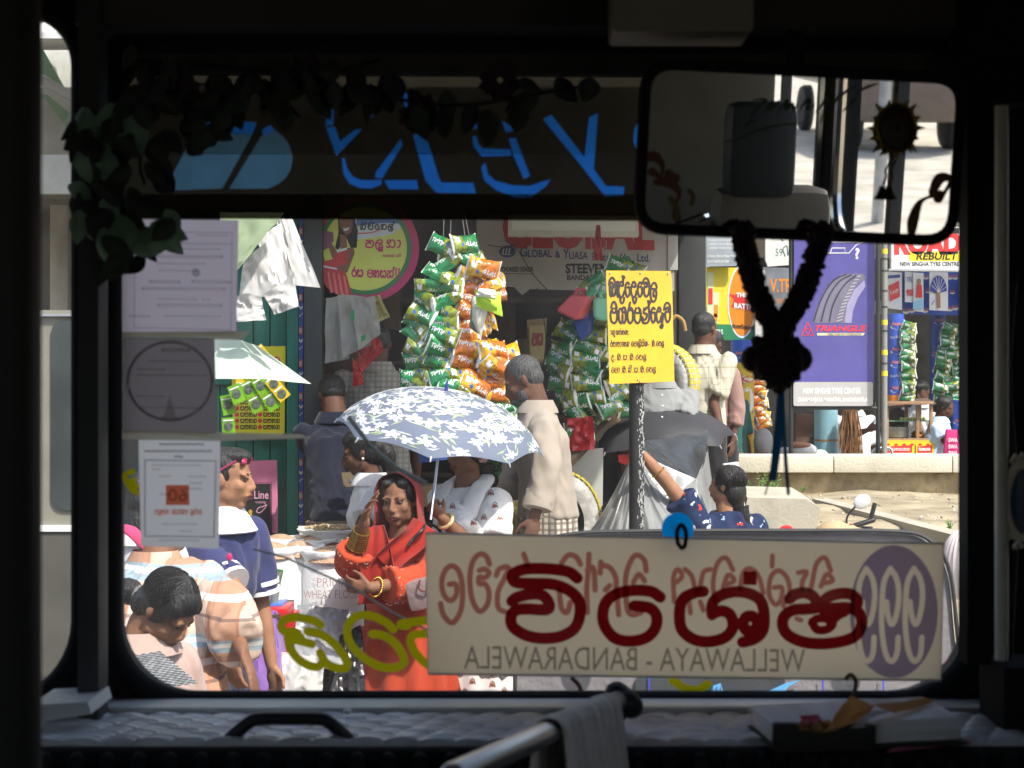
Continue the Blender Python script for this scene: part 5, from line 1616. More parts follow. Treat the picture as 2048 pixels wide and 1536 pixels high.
for i in range(17):
    put_packet(GREENS, at(1815 + random.uniform(-2, 3), 652 + i * 9, 14.5 + random.uniform(-.03, .03)), Euler((random.uniform(-.4, .4), random.uniform(-.2, .4), random.uniform(-.4, .4))),
               'small green snack packet on the single string beside the blue printed pillar', 'snack packets on the single far string', .98)
for r_ in range(19):
    y_ = 652 + r_ * 11
    xl = 1900 - min(14, r_ * 2.2) if r_ < 8 else 1882
    n = 3
    for i in range(n + 1):
        px = xl + i * 19 + random.uniform(-3, 3)
        if px > 1948: continue
        put_packet(GREENS, at(px, y_ + random.uniform(-3, 3), 15.05 + random.uniform(-.08, .08)), Euler((random.uniform(-.5, .5), random.uniform(-.3, .5), random.uniform(-.5, .5))),
                   'small green snack packet on the broad string display at the far right', 'snack packets on the broad far display', .98)
for i in range(9):
    put_packet(ORANGES, at(1524 + random.uniform(-6, 6), 766 + i * 10.5, 13.6), Euler((random.uniform(-.5, .5), random.uniform(-.5, .5), random.uniform(-.5, .5))),
               'orange snack packet on the string right of the yellow printed pillar', 'orange snack packets on the far string', .95)
CORD = mat('twine', (.35, .33, .30), rough=.8)
for nm, pts, Y_ in [('tall bunch of snack packets', [[(902, 430), (900, 500), (896, 820)], [(888, 430), (886, 500)]], 7.42), ('orange packets of the tall bunch', [[(924, 430), (934, 500), (945, 560), (950, 660), (962, 800)], [(930, 430), (940, 480)]], 7.40),
                ('green packets behind the yellow sign', [[(1182, 470), (1185, 560), (1186, 830)], [(1195, 470), (1200, 600)], [(1212, 480), (1216, 820)]], 8.62)]:
    b = MB()
    for q_ in pts: b.tube([at(x, y, Y_) for x, y in q_], .0022, 5)
    tag(b.build('hanging_cord', CORD), 'thin twine holding up the ' + nm, 'cord')
b = MB(); sheet(b, [(1192, 450), (1200, 450), (1206, 520), (1186, 522)], 8.5, .02, 2, 8, 10)
tag(b.build('red_bag', mat('red_plastic', (.45, .02, .025), rough=.35, var=.15, trans=.2)), 'narrow red plastic bag knotted above the green packets', 'bag')
b = MB(); sheet(b, [(1135, 838), (1185, 832), (1190, 898), (1128, 905)], 8.35, .03, 7, 12, 12)
tag(b.build('red_bag', mat('red_plastic', (.45, .02, .025))), 'crumpled red plastic bag under the green packets by the tyre', 'bag')

# price leaflets hung on the bunch
lf = thing('leaflet_bundle', 'bundle of curled lime green leaflets hung on the tall packet bunch', 'leaflets', at(975, 675, 7.1))
for i, (c4, Y_, m_) in enumerate([([(944, 590), (958, 590), (962, 672), (938, 655)], 7.16, 'grey_page'), ([(950, 580), (1000, 584), (1006, 634), (952, 612)], 7.08, 'lime_page'), ([(946, 592), (980, 600), (962, 678), (944, 640)], 7.12, 'pale_page'), ([(958, 576), (992, 580), (990, 600), (952, 592)], 7.06, 'white_page')]):
    col = dict(grey_page=(.2, .2, .17), lime_page=(.40, .62, .04), pale_page=(.62, .60, .5), white_page=(.8, .8, .76))[m_]
    b = MB(); sheet(b, c4, Y_, .012, i, 10, 10, bulge=.03); b.build('leaflet', mat(m_, col, rough=.4, var=.1), lf)

# ---------------------------------------------------------------- yellow street sign on its pole
sg = thing('street_sign', 'yellow hand painted metal sign with black Sinhala writing on a peeling black pole', 'sign', at(1275, 1080, 7.15))
pls = Pl(1280, 655, 7.15, yaw=4)
SYEL = mat('sign_yellow', (.80, .47, .035), rough=.55, var=.12, scale=4, dirt=.22, dscale=5, stretch=(1, 1, .3))
b = MB(); b.board(pls, [(1212, 541), (1341, 542), (1344, 560), (1346, 640), (1349, 763), (1219, 768), (1216, 660)], .004); b.build('sign_plate', SYEL, sg, smooth=False)
SBL = mat('sign_black', (.045, .035, .035), rough=.6, var=.3, scale=40)
y1 = crop(1200, 540, 12.8)
b = MB()
for s_ in [[(235, 380), (250, 260), (310, 195), (370, 260), (400, 420), (390, 600), (350, 660), (325, 600)], [(340, 450), (330, 370), (290, 310), (255, 370), (250, 500), (265, 640), (300, 665), (315, 560), (312, 450), (280, 425)],
           [(470, 300), (432, 300), (432, 345), (465, 310), (440, 450), (440, 600), (462, 690)], [(520, 395), (590, 400), (580, 320), (535, 300), (505, 360), (480, 470), (485, 600), (540, 700), (590, 650), (625, 540)], [(515, 700), (530, 820), (570, 850), (605, 800), (620, 710)], [(575, 150), (590, 210), (592, 330)], [(590, 230), (622, 200), (608, 160)],
           [(745, 360), (710, 315), (665, 370), (650, 500), (670, 630), (710, 680), (755, 620), (765, 500), (745, 440), (710, 440)],
           [(850, 425), (905, 425), (905, 340), (860, 300), (830, 350), (800, 450), (795, 560), (830, 670), (870, 700), (915, 640), (940, 530)], [(840, 710), (860, 810), (890, 850), (920, 800), (935, 715)],
           [(1070, 360), (1030, 310), (985, 370), (965, 500), (985, 630), (1025, 680), (1070, 620), (1080, 500), (1060, 430), (1020, 430)],
           [(1095, 330), (1120, 250), (1180, 205), (1240, 270), (1265, 420), (1250, 590), (1190, 680), (1140, 620), (1125, 480), (1150, 425), (1200, 430), (1210, 360), (1170, 310), (1140, 360)],
           [(1310, 480), (1440, 480), (1440, 380), (1385, 325), (1320, 400), (1290, 560), (1310, 740), (1365, 815), (1420, 760), (1445, 640), (1440, 545), (1400, 525), (1365, 580), (1380, 670), (1420, 660)],
           [(285, 960), (310, 860), (355, 810), (400, 860), (430, 960)], [(330, 980), (305, 1040), (330, 1085), (400, 1080), (420, 1010), (385, 980)], [(290, 1030), (270, 1150), (290, 1300), (360, 1360), (420, 1300), (440, 1150), (425, 1020)],
           [(545, 990), (500, 1000), (480, 1120), (490, 1280), (540, 1360), (575, 1290), (575, 1150)], [(575, 1300), (620, 1360), (655, 1270), (660, 1100), (640, 980), (600, 955), (570, 1010), (580, 1080), (640, 1080)],
           [(770, 830), (745, 950), (705, 1120), (715, 1280), (775, 1360), (835, 1280), (845, 1120), (825, 1005), (780, 965), (740, 1015), (800, 1025)],
           [(925, 975), (900, 1045), (915, 1090), (1000, 1090), (1020, 1010), (985, 965)], [(900, 1030), (880, 1150), (895, 1290), (960, 1360), (1025, 1290), (1045, 1150), (1030, 1015)],
           [(1130, 980), (1120, 1100), (1190, 1120), (1190, 1220), (1130, 1280), (1085, 1210)], [(1080, 1200), (1090, 1310), (1130, 1360), (1220, 1340), (1260, 1220), (1260, 1080), (1245, 970), (1190, 960), (1165, 1010)], [(1228, 790), (1250, 860), (1250, 960)], [(1255, 880), (1285, 835), (1265, 800)],
           [(1405, 1000), (1365, 960), (1325, 1020), (1310, 1150), (1325, 1290), (1365, 1345), (1405, 1280), (1415, 1150), (1395, 1090), (1360, 1090)],
           [(1490, 1060), (1545, 1060), (1545, 985), (1510, 955), (1480, 1010), (1445, 1120), (1455, 1260), (1495, 1345), (1545, 1290), (1570, 1180)], [(1560, 1310), (1600, 1380), (1600, 1460), (1565, 1480), (1545, 1430), (1578, 1400)], [(1590, 1100), (1610, 1180), (1600, 1310)], [(1610, 1155), (1632, 1120)],
           [(1640, 1020), (1660, 900), (1720, 835), (1785, 900), (1800, 1060), (1785, 1250), (1730, 1335), (1685, 1260), (1670, 1120), (1690, 1065), (1750, 1070), (1755, 990), (1720, 955), (1690, 1005)]]:
    b.stroke(pls, y1(s_), 4.3, off=.0015)
for keys, x, y, h, wd in [('anuugrhy;', 1221, 669, 8.5, 38), ('rvavaahn epalisiy- b.evl', 1221, 693, 9.5, 108), ('d.b.s.b.evl', 1222, 720, 10, 72), ('epa.b.ni.s.b.evl', 1223, 745, 10, 90)]:
    sinhala(b, pls, keys, x, y, h, wd, st=1.35, off=.0015, slope=-.012)
b.build('lettering', SBL, sg, smooth=False)
b = MB()
for x, y in ((1220, 546), (1281, 546), (1336, 547), (1280, 763), (1276, 759)): b.ell(pls.P(x, y, .003), (.004, .003, .004))
b.build('bolts', STEEL, sg)
b = MB(); pp = at(1273, 768, 7.22); b.tube([V((pp.x, 7.22, .35)), V((pp.x, 7.22, 2.1))], .036, 18)
b.build('pole', mat('peeling_black', (.022, .022, .023), rough=.55, var=.3, scale=8), sg)
b = MB(); rng = random.Random(2)
for i in range(170):
    y_ = rng.uniform(770, 1075); a_ = rng.gauss(-.9, .28)
    c_ = V((pp.x + .0365 * math.sin(a_ + 1.57) * 0 + .0363 * math.cos(a_), 7.22 + .0363 * math.sin(a_), at(0, y_, 7.22).z))
    b.ell(c_, (.0025, .0025, rng.uniform(.003, .012)), Euler((0, 0, a_)), 6, 4)
b.build('paint_flakes', mat('flake_grey', (.45, .45, .44), rough=.8), sg)

# ---------------------------------------------------------------- round shop sign
rs = thing('round_sign', 'round yellow shop sign with a pink rim and a picture of a girl in red', 'sign', at(731, 606, 8.05))
plr = Pl(731, 497, 8.05, yaw=-3)
cx, cy, rr_ = 731, 497, 107
def disc(b_, rx, mi, off, dx=0):
    b_.board(plr, [(cx + dx + rx * math.cos(2 * math.pi * k / 64), cy + rx * math.sin(2 * math.pi * k / 64)) for k in range(64)], .012, mi, off)
b = MB(); disc(b, 107, 0, 0); disc(b, 93, 1, .002, -1); disc(b, 84, 2, .004, -1)
SPK = mat('sign_pink', (.42, .015, .10), rough=.45, var=.08); SGR = mat('sign_green', (.02, .16, .05), rough=.45, var=.08); SYL = mat('sign_lime', (.52, .55, .10), rough=.45, var=.10)
b.build('panel', [SPK, SGR, SYL], rs, smooth=False)
rc = crop(620, 430, 8.535)
b = MB()
def pp_(pts, mi, o): b.poly([plr.P(x, y, o) for x, y in rc(pts)], mi)
pp_([(780, 60), (1440, 60), (1560, 200), (1400, 330), (1100, 380), (800, 420)], 0, .0050)
pp_([(800, 60), (1450, 60), (1520, 150), (1250, 140), (800, 190)], 1, .0054)
# the girl: hair, face, arms, dress
pp_([(480, 40), (760, 40), (820, 260), (800, 560), (700, 560), (620, 380), (480, 600), (430, 560), (490, 300)], 2, .0060)
pp_([(500, 50), (730, 50), (730, 200), (700, 300), (640, 350), (570, 300), (510, 200)], 3, .0064)
pp_([(510, 330), (620, 350), (640, 560), (740, 560), (770, 640), (640, 980), (560, 1010), (440, 900), (310, 520), (340, 470), (400, 520), (470, 640), (520, 580)], 3, .0066)
pp_([(470, 620), (640, 570), (640, 820), (440, 900), (180, 860), (170, 800), (380, 760)], 4, .0070)
pp_([(170, 860), (470, 930), (620, 1000), (745, 1450), (560, 1420), (300, 1250), (130, 960)], 4, .0074)
pp_([(460, 600), (640, 555), (640, 590), (470, 650)], 0, .0078); pp_([(170, 845), (470, 915), (470, 935), (170, 880)], 0, .0078)
pp_([(200, 300), (280, 270), (400, 300), (410, 440), (330, 560), (200, 620), (170, 480)], 5, .0078)
pp_([(560, 230), (680, 215), (660, 260), (600, 280)], 0, .0068)
for k in range(4): pp_([(300 + 90 * k, 960 + 25 * k), (330 + 90 * k, 970 + 25 * k), (400 + 90 * k, 1330 + 18 * k), (350 + 90 * k, 1330 + 18 * k)], 6, .0080)
b.build('printed_girl', [mat('sign_sky', (.5, .55, .6)), mat('sign_blue', (.05, .16, .40)), INK, mat('print_skin', (.20, .09, .06)), mat('print_dress', (.42, .05, .05)), mat('print_mauve', (.20, .09, .14)), mat('print_dress_light', (.6, .16, .14))], rs, smooth=False)
b = MB()
sinhala(b, plr, 'ñivieDl^'.replace('ñ', 'n') if False else 'nivieDl^', 720, 459, 10, 70, st=2.6, off=.0060, mi=1)
b.stroke(plr, rc([(820, 315), (980, 310), (1100, 290), (1210, 250)]), 2, off=.006, mi=2)
sinhala(b, plr, 'tluDa', 731, 495, 15, 74, st=3.0, off=.0060, mi=0); sinhala(b, plr, 'rsksn kri', 765, 514, 4.5, 38, st=.9, off=.0060, mi=0)
sinhala(b, plr, 'rs phsk^!!', 704, 553, 14.5, 98, st=2.8, off=.0060, mi=0, slope=.03)
b.build('lettering', [mat('sign_magenta', (.45, .02, .12)), INK, PRED], rs, smooth=False)

# ---------------------------------------------------------------- banner at the back of the stall and lamp box
bn = thing('shop_banner', 'dusty white battery dealer banner with red and blue lettering at the back of the stall', 'banner', at(1150, 580, 10.2))
plb = Pl(1150, 500, 10.2, yaw=-6)
b = MB(); b.board(plb, [(952, 400), (1347, 400), (1349, 582), (1276, 584), (1060, 578), (1044, 590), (1028, 574), (955, 570)], .006)
b.build('cloth', mat('banner_grey', (.42, .40, .38), rough=.8, var=.15, scale=3, dirt=.35), bn)
b = MB(); b.board(plb, [(1336, 420), (1356, 420), (1356, 540), (1336, 540)], .03, off=.01); b.build('frame', mat('frame_white', (.45, .45, .43), rough=.7, dirt=.2), bn)
b = MB()
b.text(plb, 'GLOBAL', 1005, 490, 76, 304, mi=0, bold=.05, slope=.018)
b.text(plb, 'G', 1040, 513, 19, 15, mi=1, bold=.02); b.text(plb, 'LOBAL', 1056, 514, 14, 48, mi=1, bold=.02); b.text(plb, '&', 1110, 515, 13, 11, mi=1, bold=.02); b.text(plb, 'Y', 1126, 517, 19, 12, mi=1, bold=.02); b.text(plb, 'UASA', 1138, 518, 14, 38, mi=1, bold=.02)
b.text(plb, 'Battery Co., Ltd.', 1183, 521, 15, 117, mi=1, bold=.015, slope=.02)
b.text(plb, 'STEEVENS', 1131, 546, 18, 96, mi=2, bold=.04); b.text(plb, 'BANDARAWELA', 1134, 560, 10, 100, mi=2, bold=.03)
b.text(plb, 'AUTHORISED DEALER', 993, 543, 9, 74, mi=2, bold=.03)
b.stroke(plb, [(993, 547), (1067, 548)], 1.2, mi=2)
b.board(plb, [(1015 + 17 * math.cos(t_ * .2618), 503 + 12 * math.sin(t_ * .2618)) for t_ in range(24)], .001, 1, .002)
for k in range(3): b.stroke(plb, [(1008 + 6 * k, 497), (1005 + 6 * k, 509), (1009 + 6 * k, 509)], 1.6, off=.004, mi=3, smooth=False)
b.build('lettering', [mat('banner_red', (.40, .03, .03)), mat('banner_blue', (.03, .05, .16)), INK, PWHITE], bn, smooth=False)
lb_ = thing('lamp_box', 'long white light box hanging above the stall banner', 'lamp', at(1147, 470, 8.75))
pll = Pl(1147, 455, 8.75)
b = MB(); b.board(pll, [(1016, 428), (1276, 432), (1278, 471), (1016, 470)], .12); b.build('case', mat('case_white', (.66, .66, .62), rough=.5), lb_)
b = MB(); b.board(pll, [(1024, 430), (1270, 434), (1270, 462), (1024, 460)], .004, off=.003); b.build('diffuser', mat('diffuser', (.80, .86, .84), rough=.3, var=.03), lb_)
b = MB()
for pts in ([(1010, 480), (1035, 500), (1060, 540), (1085, 570), (1100, 585)], [(1075, 575), (1070, 600), (1080, 620), (1088, 628), (1072, 610)], [(975, 490), (1010, 494), (1040, 486)], [(1085, 620), (1092, 680), (1085, 740)]):
    b.tube(catmull([at(x, y, 9.6) for x, y in pts], 4), .0032, 5)
tag(b.build('loose_wire', INK), 'loose dark wires dangling in front of the banner', 'wire')
b = MB(); b.board(Pl(1075, 680, 9.9, yaw=6), [(1054, 640), (1094, 636), (1090, 724), (1056, 726)], .012); cb = b.build('calendar_card', mat('old_card', (.32, .22, .10), rough=.7, var=.3), None)
tag(cb, 'faded brown card with a printed oval hanging in the shade of the stall', 'card')
b = MB(); pc_ = Pl(1075, 680, 9.88, yaw=6); b.board(pc_, [(1058, 652), (1090, 650), (1087, 718), (1060, 720)], .002, 0, .016)
sinhala(b, pc_, 'ts', 1064, 690, 24, 22, st=4, off=.02, mi=1); b.build('print', [mat('card_yellow', (.42, .34, .14)), mat('card_red', (.3, .06, .06))], cb, smooth=False)

# ---------------------------------------------------------------- jerrycans
def jerry(label, c4, Y, depth, m, capc, lean):
    b_ = MB()
    P4 = [at(x, y, Y) for x, y in c4]
    cen = sum(P4, V()) / 4
    rings = []
    for t_, k_ in ((0, .80), (.06, .95), (.14, 1.0), (.86, 1.0), (.94, .95), (1, .80)):
        rings.append([cen + (p_ - cen) * k_ + V((lean * t_, depth * t_, .06 * depth * t_)) for p_ in
                      [P4[i].lerp(P4[(i + 1) % 4], s_) for i in range(4) for s_ in (.12, .5, .88)]])
    b_.loft(rings)
    t = thing('jerrycan', label, 'jerrycan', (cen.x, cen.y, min(p_.z for p_ in P4)))
    b_.build('body', m, t, ang=25)
    b_ = MB(); ax = (P4[1] - P4[2]).normalized(); q_ = P4[1].lerp(P4[0], .22) + V((lean * .3, depth * .35, 0))
    b_.lathe([(.022, -.01), (.022, .03), (.026, .03), (.026, .05), (.008, .055)], q_, 14, axis=ax); b_.build('cap', capc, t)
    b_ = MB(); a_, c_ = P4[0].lerp(P4[1], .25) + V((0, depth * .5, 0)), P4[0].lerp(P4[1], .62) + V((0, depth * .5, 0))
    b_.tube(catmull([a_ - ax * .01, a_ + ax * .03, c_ + ax * .03, c_ - ax * .01], 4), .012, 8); b_.build('handle', m, t)
    return t
jerry('dull pink jerrycan tilted above the green packets', [(1142, 587), (1180, 592), (1152, 643), (1108, 622)], 8.15, .13, mat('can_pink', (.46, .06, .075), rough=.35, var=.08), PGREEN, .06)
jerry('blue jerrycan hanging below the pink one', [(1143, 640), (1180, 612), (1180, 664), (1158, 684)], 8.25, .11, mat('can_blue', (.015, .05, .22), rough=.35, var=.1), PBLUE, .03)
jerry('mint green jerrycan half behind the yellow sign', [(1184, 594), (1262, 600), (1262, 648), (1186, 640)], 8.2, .12, mat('can_mint', (.22, .55, .36), rough=.35, var=.08), PGREEN, .03)

# ---------------------------------------------------------------- bags and cloths at the kiosk
BAGW = mat('bag_white', (.60, .585, .57), rough=.6, var=.06, trans=.25)
for i, (c4, Y_, lab) in enumerate([([(548, 438), (586, 438), (641, 575), (578, 570)], [6.95, 6.98, 6.9, 6.92], 'white paper bag with a long pointed corner, rightmost at the kiosk awning'),
                                  ([(512, 480), (562, 446), (584, 572), (552, 598)], [6.9, 6.95, 6.86, 6.84], 'white paper bag with a folded point in the middle of the kiosk bunch'),
                                  ([(488, 520), (532, 484), (560, 592), (478, 592)], 6.82, 'white paper bag with a flap in the kiosk bunch under the awning edge'),
                                  ([(470, 592), (520, 586), (532, 642), (466, 642)], 6.8, 'lowest white paper bag of the kiosk bunch beside the top notice'),
                                  ([(528, 590), (588, 545), (597, 614), (548, 628)], 6.78, 'small white paper bag with turned up corner below the kiosk bunch')]):
    b = MB(); sheet(b, c4, Y_, .024, i + 1, 14, 14, fr=3.2)
    tag(b.build('paper_bag', BAGW, ang=25), lab, 'paper bag', 'white paper bags at the kiosk')
b = MB(); sheet(b, [(440, 425), (570, 425), (478, 535), (440, 560)], [6.7, 6.75, 6.6, 6.6], .02, 9, 14, 14)
tag(b.build('awning_edge', mat('olive_canvas', (.22, .28, .17), rough=.8, var=.12, trans=.2)), 'olive green canvas edge of the kiosk awning', 'awning')
mw = thing('mint_awning', 'folded mint green sheet jutting out over the yellow poster', 'awning', at(510, 770, 6.8))
MINT = mat('mint_sheet', (.55, .68, .58), rough=.6, var=.06, trans=.25)
b = MB(); sheet(b, [(400, 672), (480, 679), (522, 758), (400, 758)], [7.0, 7.0, 6.75, 6.8], .006, 3); b.build('flap', MINT, mw)
b = MB(); sheet(b, [(478, 679), (516, 692), (623, 768), (524, 758)], [7.0, 7.2, 7.1, 6.75], .005, 4); b.build('flap', MINT, mw)

ps = thing('yellow_poster', 'yellow product poster with rows of Sinhala words on the green boards', 'poster', at(516, 872, 7.9))
plp = Pl(516, 780, 8.18)
b = MB(); b.board(plp, [(462, 694), (571, 692), (569, 866), (556, 874), (466, 868)], .003); b.build('sheet', mat('poster_yellow', (.66, .60, .015), rough=.4, var=.06), ps, smooth=False)
b = MB()
for r_ in range(5):
    for c_ in range(2):
        x, y = 478 + c_ * 46, 806 + r_ * 12.5
        b.board(plp, [(x - 4 + 4.4 * math.cos(k), y + 1 - 3 + 4.4 * math.sin(k)) for k in [6.283 * j / 12 for j in range(12)]], .001, 1, .002)
        sinhala(b, plp, 'smhn', x + 3, y + 2, 8, 34, st=1.5, off=.002)
b.board(plp, [(553 + 8 * math.cos(k), 722 + 9 * math.sin(k)) for k in [6.283 * j / 14 for j in range(14)]], .001, 1, .002)
sinhala(b, plp, 'sa', 548, 726, 9, 10, st=1.6, off=.004, mi=2); b.text(plp, 'nirmala smhan pvt ltd', 474, 870, 3, 62, off=.002)
b.build('lettering', [INK, PRED, PWHITE], ps, smooth=False)
SACG = mat('sachet_green', (.16, .40, .015), rough=.3, var=.2); SACY = mat('sachet_yellow', (.68, .48, .02), rough=.3, var=.2); SACD = mat('sachet_grey', (.10, .12, .10), rough=.35, var=.6, scale=60)
for i, (x, y, dx, dy) in enumerate([(486, 758, -8, 44), (490, 764, 30, 60), (512, 756, 40, 64), (540, 758, 32, 40), (452, 790, 8, 40), (456, 835, 2, 36), (512, 695, 20, 26), (466, 770, 14, 36)]):
    L_ = math.hypot(dx, dy); ux_, uy_ = dx / L_, dy / L_; nx_, ny_ = -uy_ * 13, ux_ * 13
    t = thing('sachet_strip', ['green sachet strip hanging straight under the mint awning', 'longest green and yellow sachet strip slanting down from the mint awning', 'yellow edged sachet strip slanting below the mint awning tip', 'short green sachet strip at the right end under the mint awning', 'green sachet at the left edge of the yellow poster', 'lowest green sachet left of the yellow poster', 'dark sachet showing above the mint awning', 'sachet strip tucked behind the straight green one'][i], 'sachets', at(x + dx, y + dy, 7.7), 'sachet strips on the yellow poster')
    q_ = Pl(x, y, 7.72 - .012 * i)
    k_ = 2 if L_ > 50 else 1
    for j in range(k_):
        a_, c_ = j / k_, (j + 1) / k_ - .02
        b = MB()
        b.board(q_, [(x + dx * a_ + nx_, y + dy * a_ + ny_), (x + dx * a_ - nx_, y + dy * a_ - ny_), (x + dx * c_ - nx_, y + dy * c_ - ny_), (x + dx * c_ + nx_, y + dy * c_ + ny_)], .004, 0 if i % 3 else 1)
        mx_, my_ = x + dx * (a_ + c_) / 2, y + dy * (a_ + c_) / 2
        b.board(q_, [(mx_ + 9 * math.cos(k), my_ + 9 * math.sin(k)) for k in [6.283 * m_ / 14 for m_ in range(14)]], .002, 2, .003)
        b.stroke(q_, [(mx_ - ux_ * 12 + nx_ * .7, my_ - uy_ * 12 + ny_ * .7), (mx_ - ux_ * 12 - nx_ * .7, my_ - uy_ * 12 - ny_ * .7)], 3, off=.002, mi=3, smooth=False)
        b.build('sachet', [SACG, SACY, SACD, PWHITE], t, smooth=False)
pk_ = thing('pink_poster', 'pink carrier poster with a black panel beside the young man in navy', 'poster', at(525, 1062, 7.9))
plk = Pl(525, 990, 8.12)
b = MB(); sheet(b, [(493, 922), (554, 920), (556, 1066), (493, 1068)], 8.1, .006, 6, 14, 22); b.build('sheet', mat('poster_pink', (.66, .20, .36), rough=.45, var=.05), pk_)
b = MB(); b.board(plk, [(476, 968), (544, 966), (545, 1064), (478, 1066)], .002, 0, .045)
for q_ in ([(474, 966), (546, 964), (546, 1070)],): b.stroke(plk, q_, 1.4, off=.046, mi=0, smooth=False)
b.text(plk, 'Slim Line', 476, 996, 16, 64, off=.048, mi=1, bold=.01); b.text(plk, 'training', 514, 1005, 5, 20, off=.048, mi=1)
b.stroke(plk, [(516, 1022), (520, 1014), (528, 1012), (536, 1008), (530, 1018), (522, 1024), (516, 1022)], 1.4, off=.048, mi=1)
for x, y in ((488, 1010), (504, 1022)):
    b.board(plk, [(x + 4 * math.cos(k), y + 4.5 * math.sin(k)) for k in [6.283 * m_ / 12 for m_ in range(12)]], .001, 2, .049)
    b.stroke(plk, [(x, y + 6), (x - 4, y + 16), (x - 2, y + 30), (x - 5, y + 40)], 8, off=.048, mi=2, taper=lambda u: 1.1 - .5 * abs(u - .4)); b.stroke(plk, [(x + 3, y + 10), (x + 9, y + 16), (x + 6, y + 22)], 2, off=.049, mi=2)
b.build('print', [INK, mat('outline_pink', (.7, .35, .5)), mat('mustard', (.48, .33, .03))], pk_, smooth=False)

BAGG = mat('bag_grey', (.36, .36, .34), rough=.35, var=.12, trans=.3)
for i, (c4, Y_, lab) in enumerate([([(652, 596), (690, 590), (700, 716), (648, 728)], 8.0, 'smoky plastic bag beside the grey post under the round sign'), ([(676, 590), (730, 592), (742, 690), (684, 716)], 7.92, 'clear plastic bag bundle in the middle under the round sign'), ([(700, 596), (750, 592), (762, 668), (718, 700)], 7.86, 'clear plastic bag with green print under the round sign'), ([(742, 594), (760, 590), (780, 634), (752, 646)], 7.9, 'yellowish plastic bag at the right under the round sign')]):
    b = MB(); sheet(b, c4, Y_, .022, i + 20, 14, 14, fr=3.5); o = b.build('plastic_bag', BAGG if i < 3 else mat('bag_yellow', (.40, .36, .14), rough=.4, trans=.2), ang=30)
    tag(o, lab, 'plastic bag', 'plastic bags under the round sign')
b = MB(); b.board(Pl(710, 640, 7.80), [(702, 622), (708, 618), (709, 640), (701, 642)], .002); b.board(Pl(724, 676, 7.76), [(722, 672), (731, 668), (731, 680), (722, 684)], .002); 
tag(b.build('green_tag', PGREEN), 'small green printed tags on the clear plastic bags', 'tag')
REDB = mat('red_bag_cloth', (.42, .02, .02), rough=.5, var=.1)
for i, (c4, Y_, lab) in enumerate([([(708, 686), (752, 664), (768, 700), (716, 752)], 7.98, 'red bag with black letters spreading below the plastic bags'), ([(706, 716), (722, 738), (728, 768), (704, 774)], 7.94, 'lower red bag folded against the wooden panel')]):
    b = MB(); sheet(b, c4, Y_, .025, i + 31, 14, 14, fr=4); o = b.build('red_shopping_bag', REDB, ang=30); tag(o, lab, 'bag', 'red bags under the round sign')
    if i == 0:
        b = MB(); q_ = Pl(712, 718, 7.9)
        for k in range(4): b.stroke(q_, [(709 + k * 5, 708 - k * 3), (711 + k * 5, 716 - k * 3)], 2.2, off=.0, smooth=False)
        b.build('print', INK, o, smooth=False)
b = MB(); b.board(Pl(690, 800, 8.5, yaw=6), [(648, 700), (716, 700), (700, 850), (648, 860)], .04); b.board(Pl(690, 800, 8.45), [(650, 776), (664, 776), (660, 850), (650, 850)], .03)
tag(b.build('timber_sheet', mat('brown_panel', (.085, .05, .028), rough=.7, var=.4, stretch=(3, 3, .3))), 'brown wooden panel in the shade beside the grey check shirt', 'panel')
b = MB(); b.board(Pl(880, 912, 7.9), [(838, 908), (876, 900), (905, 905), (905, 918), (838, 926)], .01); b.board(Pl(880, 912, 7.9), [(838, 895), (846, 893), (846, 924), (838, 926)], .02, off=.01)
tag(b.build('blue_price_board', mat('board_blue', (.05, .11, .36), rough=.5, dirt=.2)), 'small blue board showing under the edge of the flowered umbrella', 'board')
b = MB(); b.box(at(868, 990, 8.6), (.2, .2, .12), bevel=.01); tag(b.build('cardboard_box', mat('cardboard', (.30, .20, .10), rough=.85, var=.15)), 'cardboard box in the shade between the two women', 'box')
# leafy vegetables behind the umbrella woman
b = MB(); rng = random.Random(9)
for i in range(260):
    c_ = at(rng.uniform(975, 1012), rng.uniform(915, 962), 8.3 + rng.uniform(-.1, .1)); A_ = V((rng.uniform(-1, 1), rng.uniform(-1, 1), rng.uniform(-1, 1))).normalized(); B_ = A_.orthogonal().normalized()
    b.poly([c_ - A_ * .018, c_ + B_ * .009, c_ + A_ * .018, c_ - B_ * .009])
tag(b.build('leafy_greens', mat('leaf_green', (.02, .07, .025), rough=.6, var=.5, scale=25)), 'heap of dark leafy vegetables behind the woman in white', 'vegetables', kind='stuff')

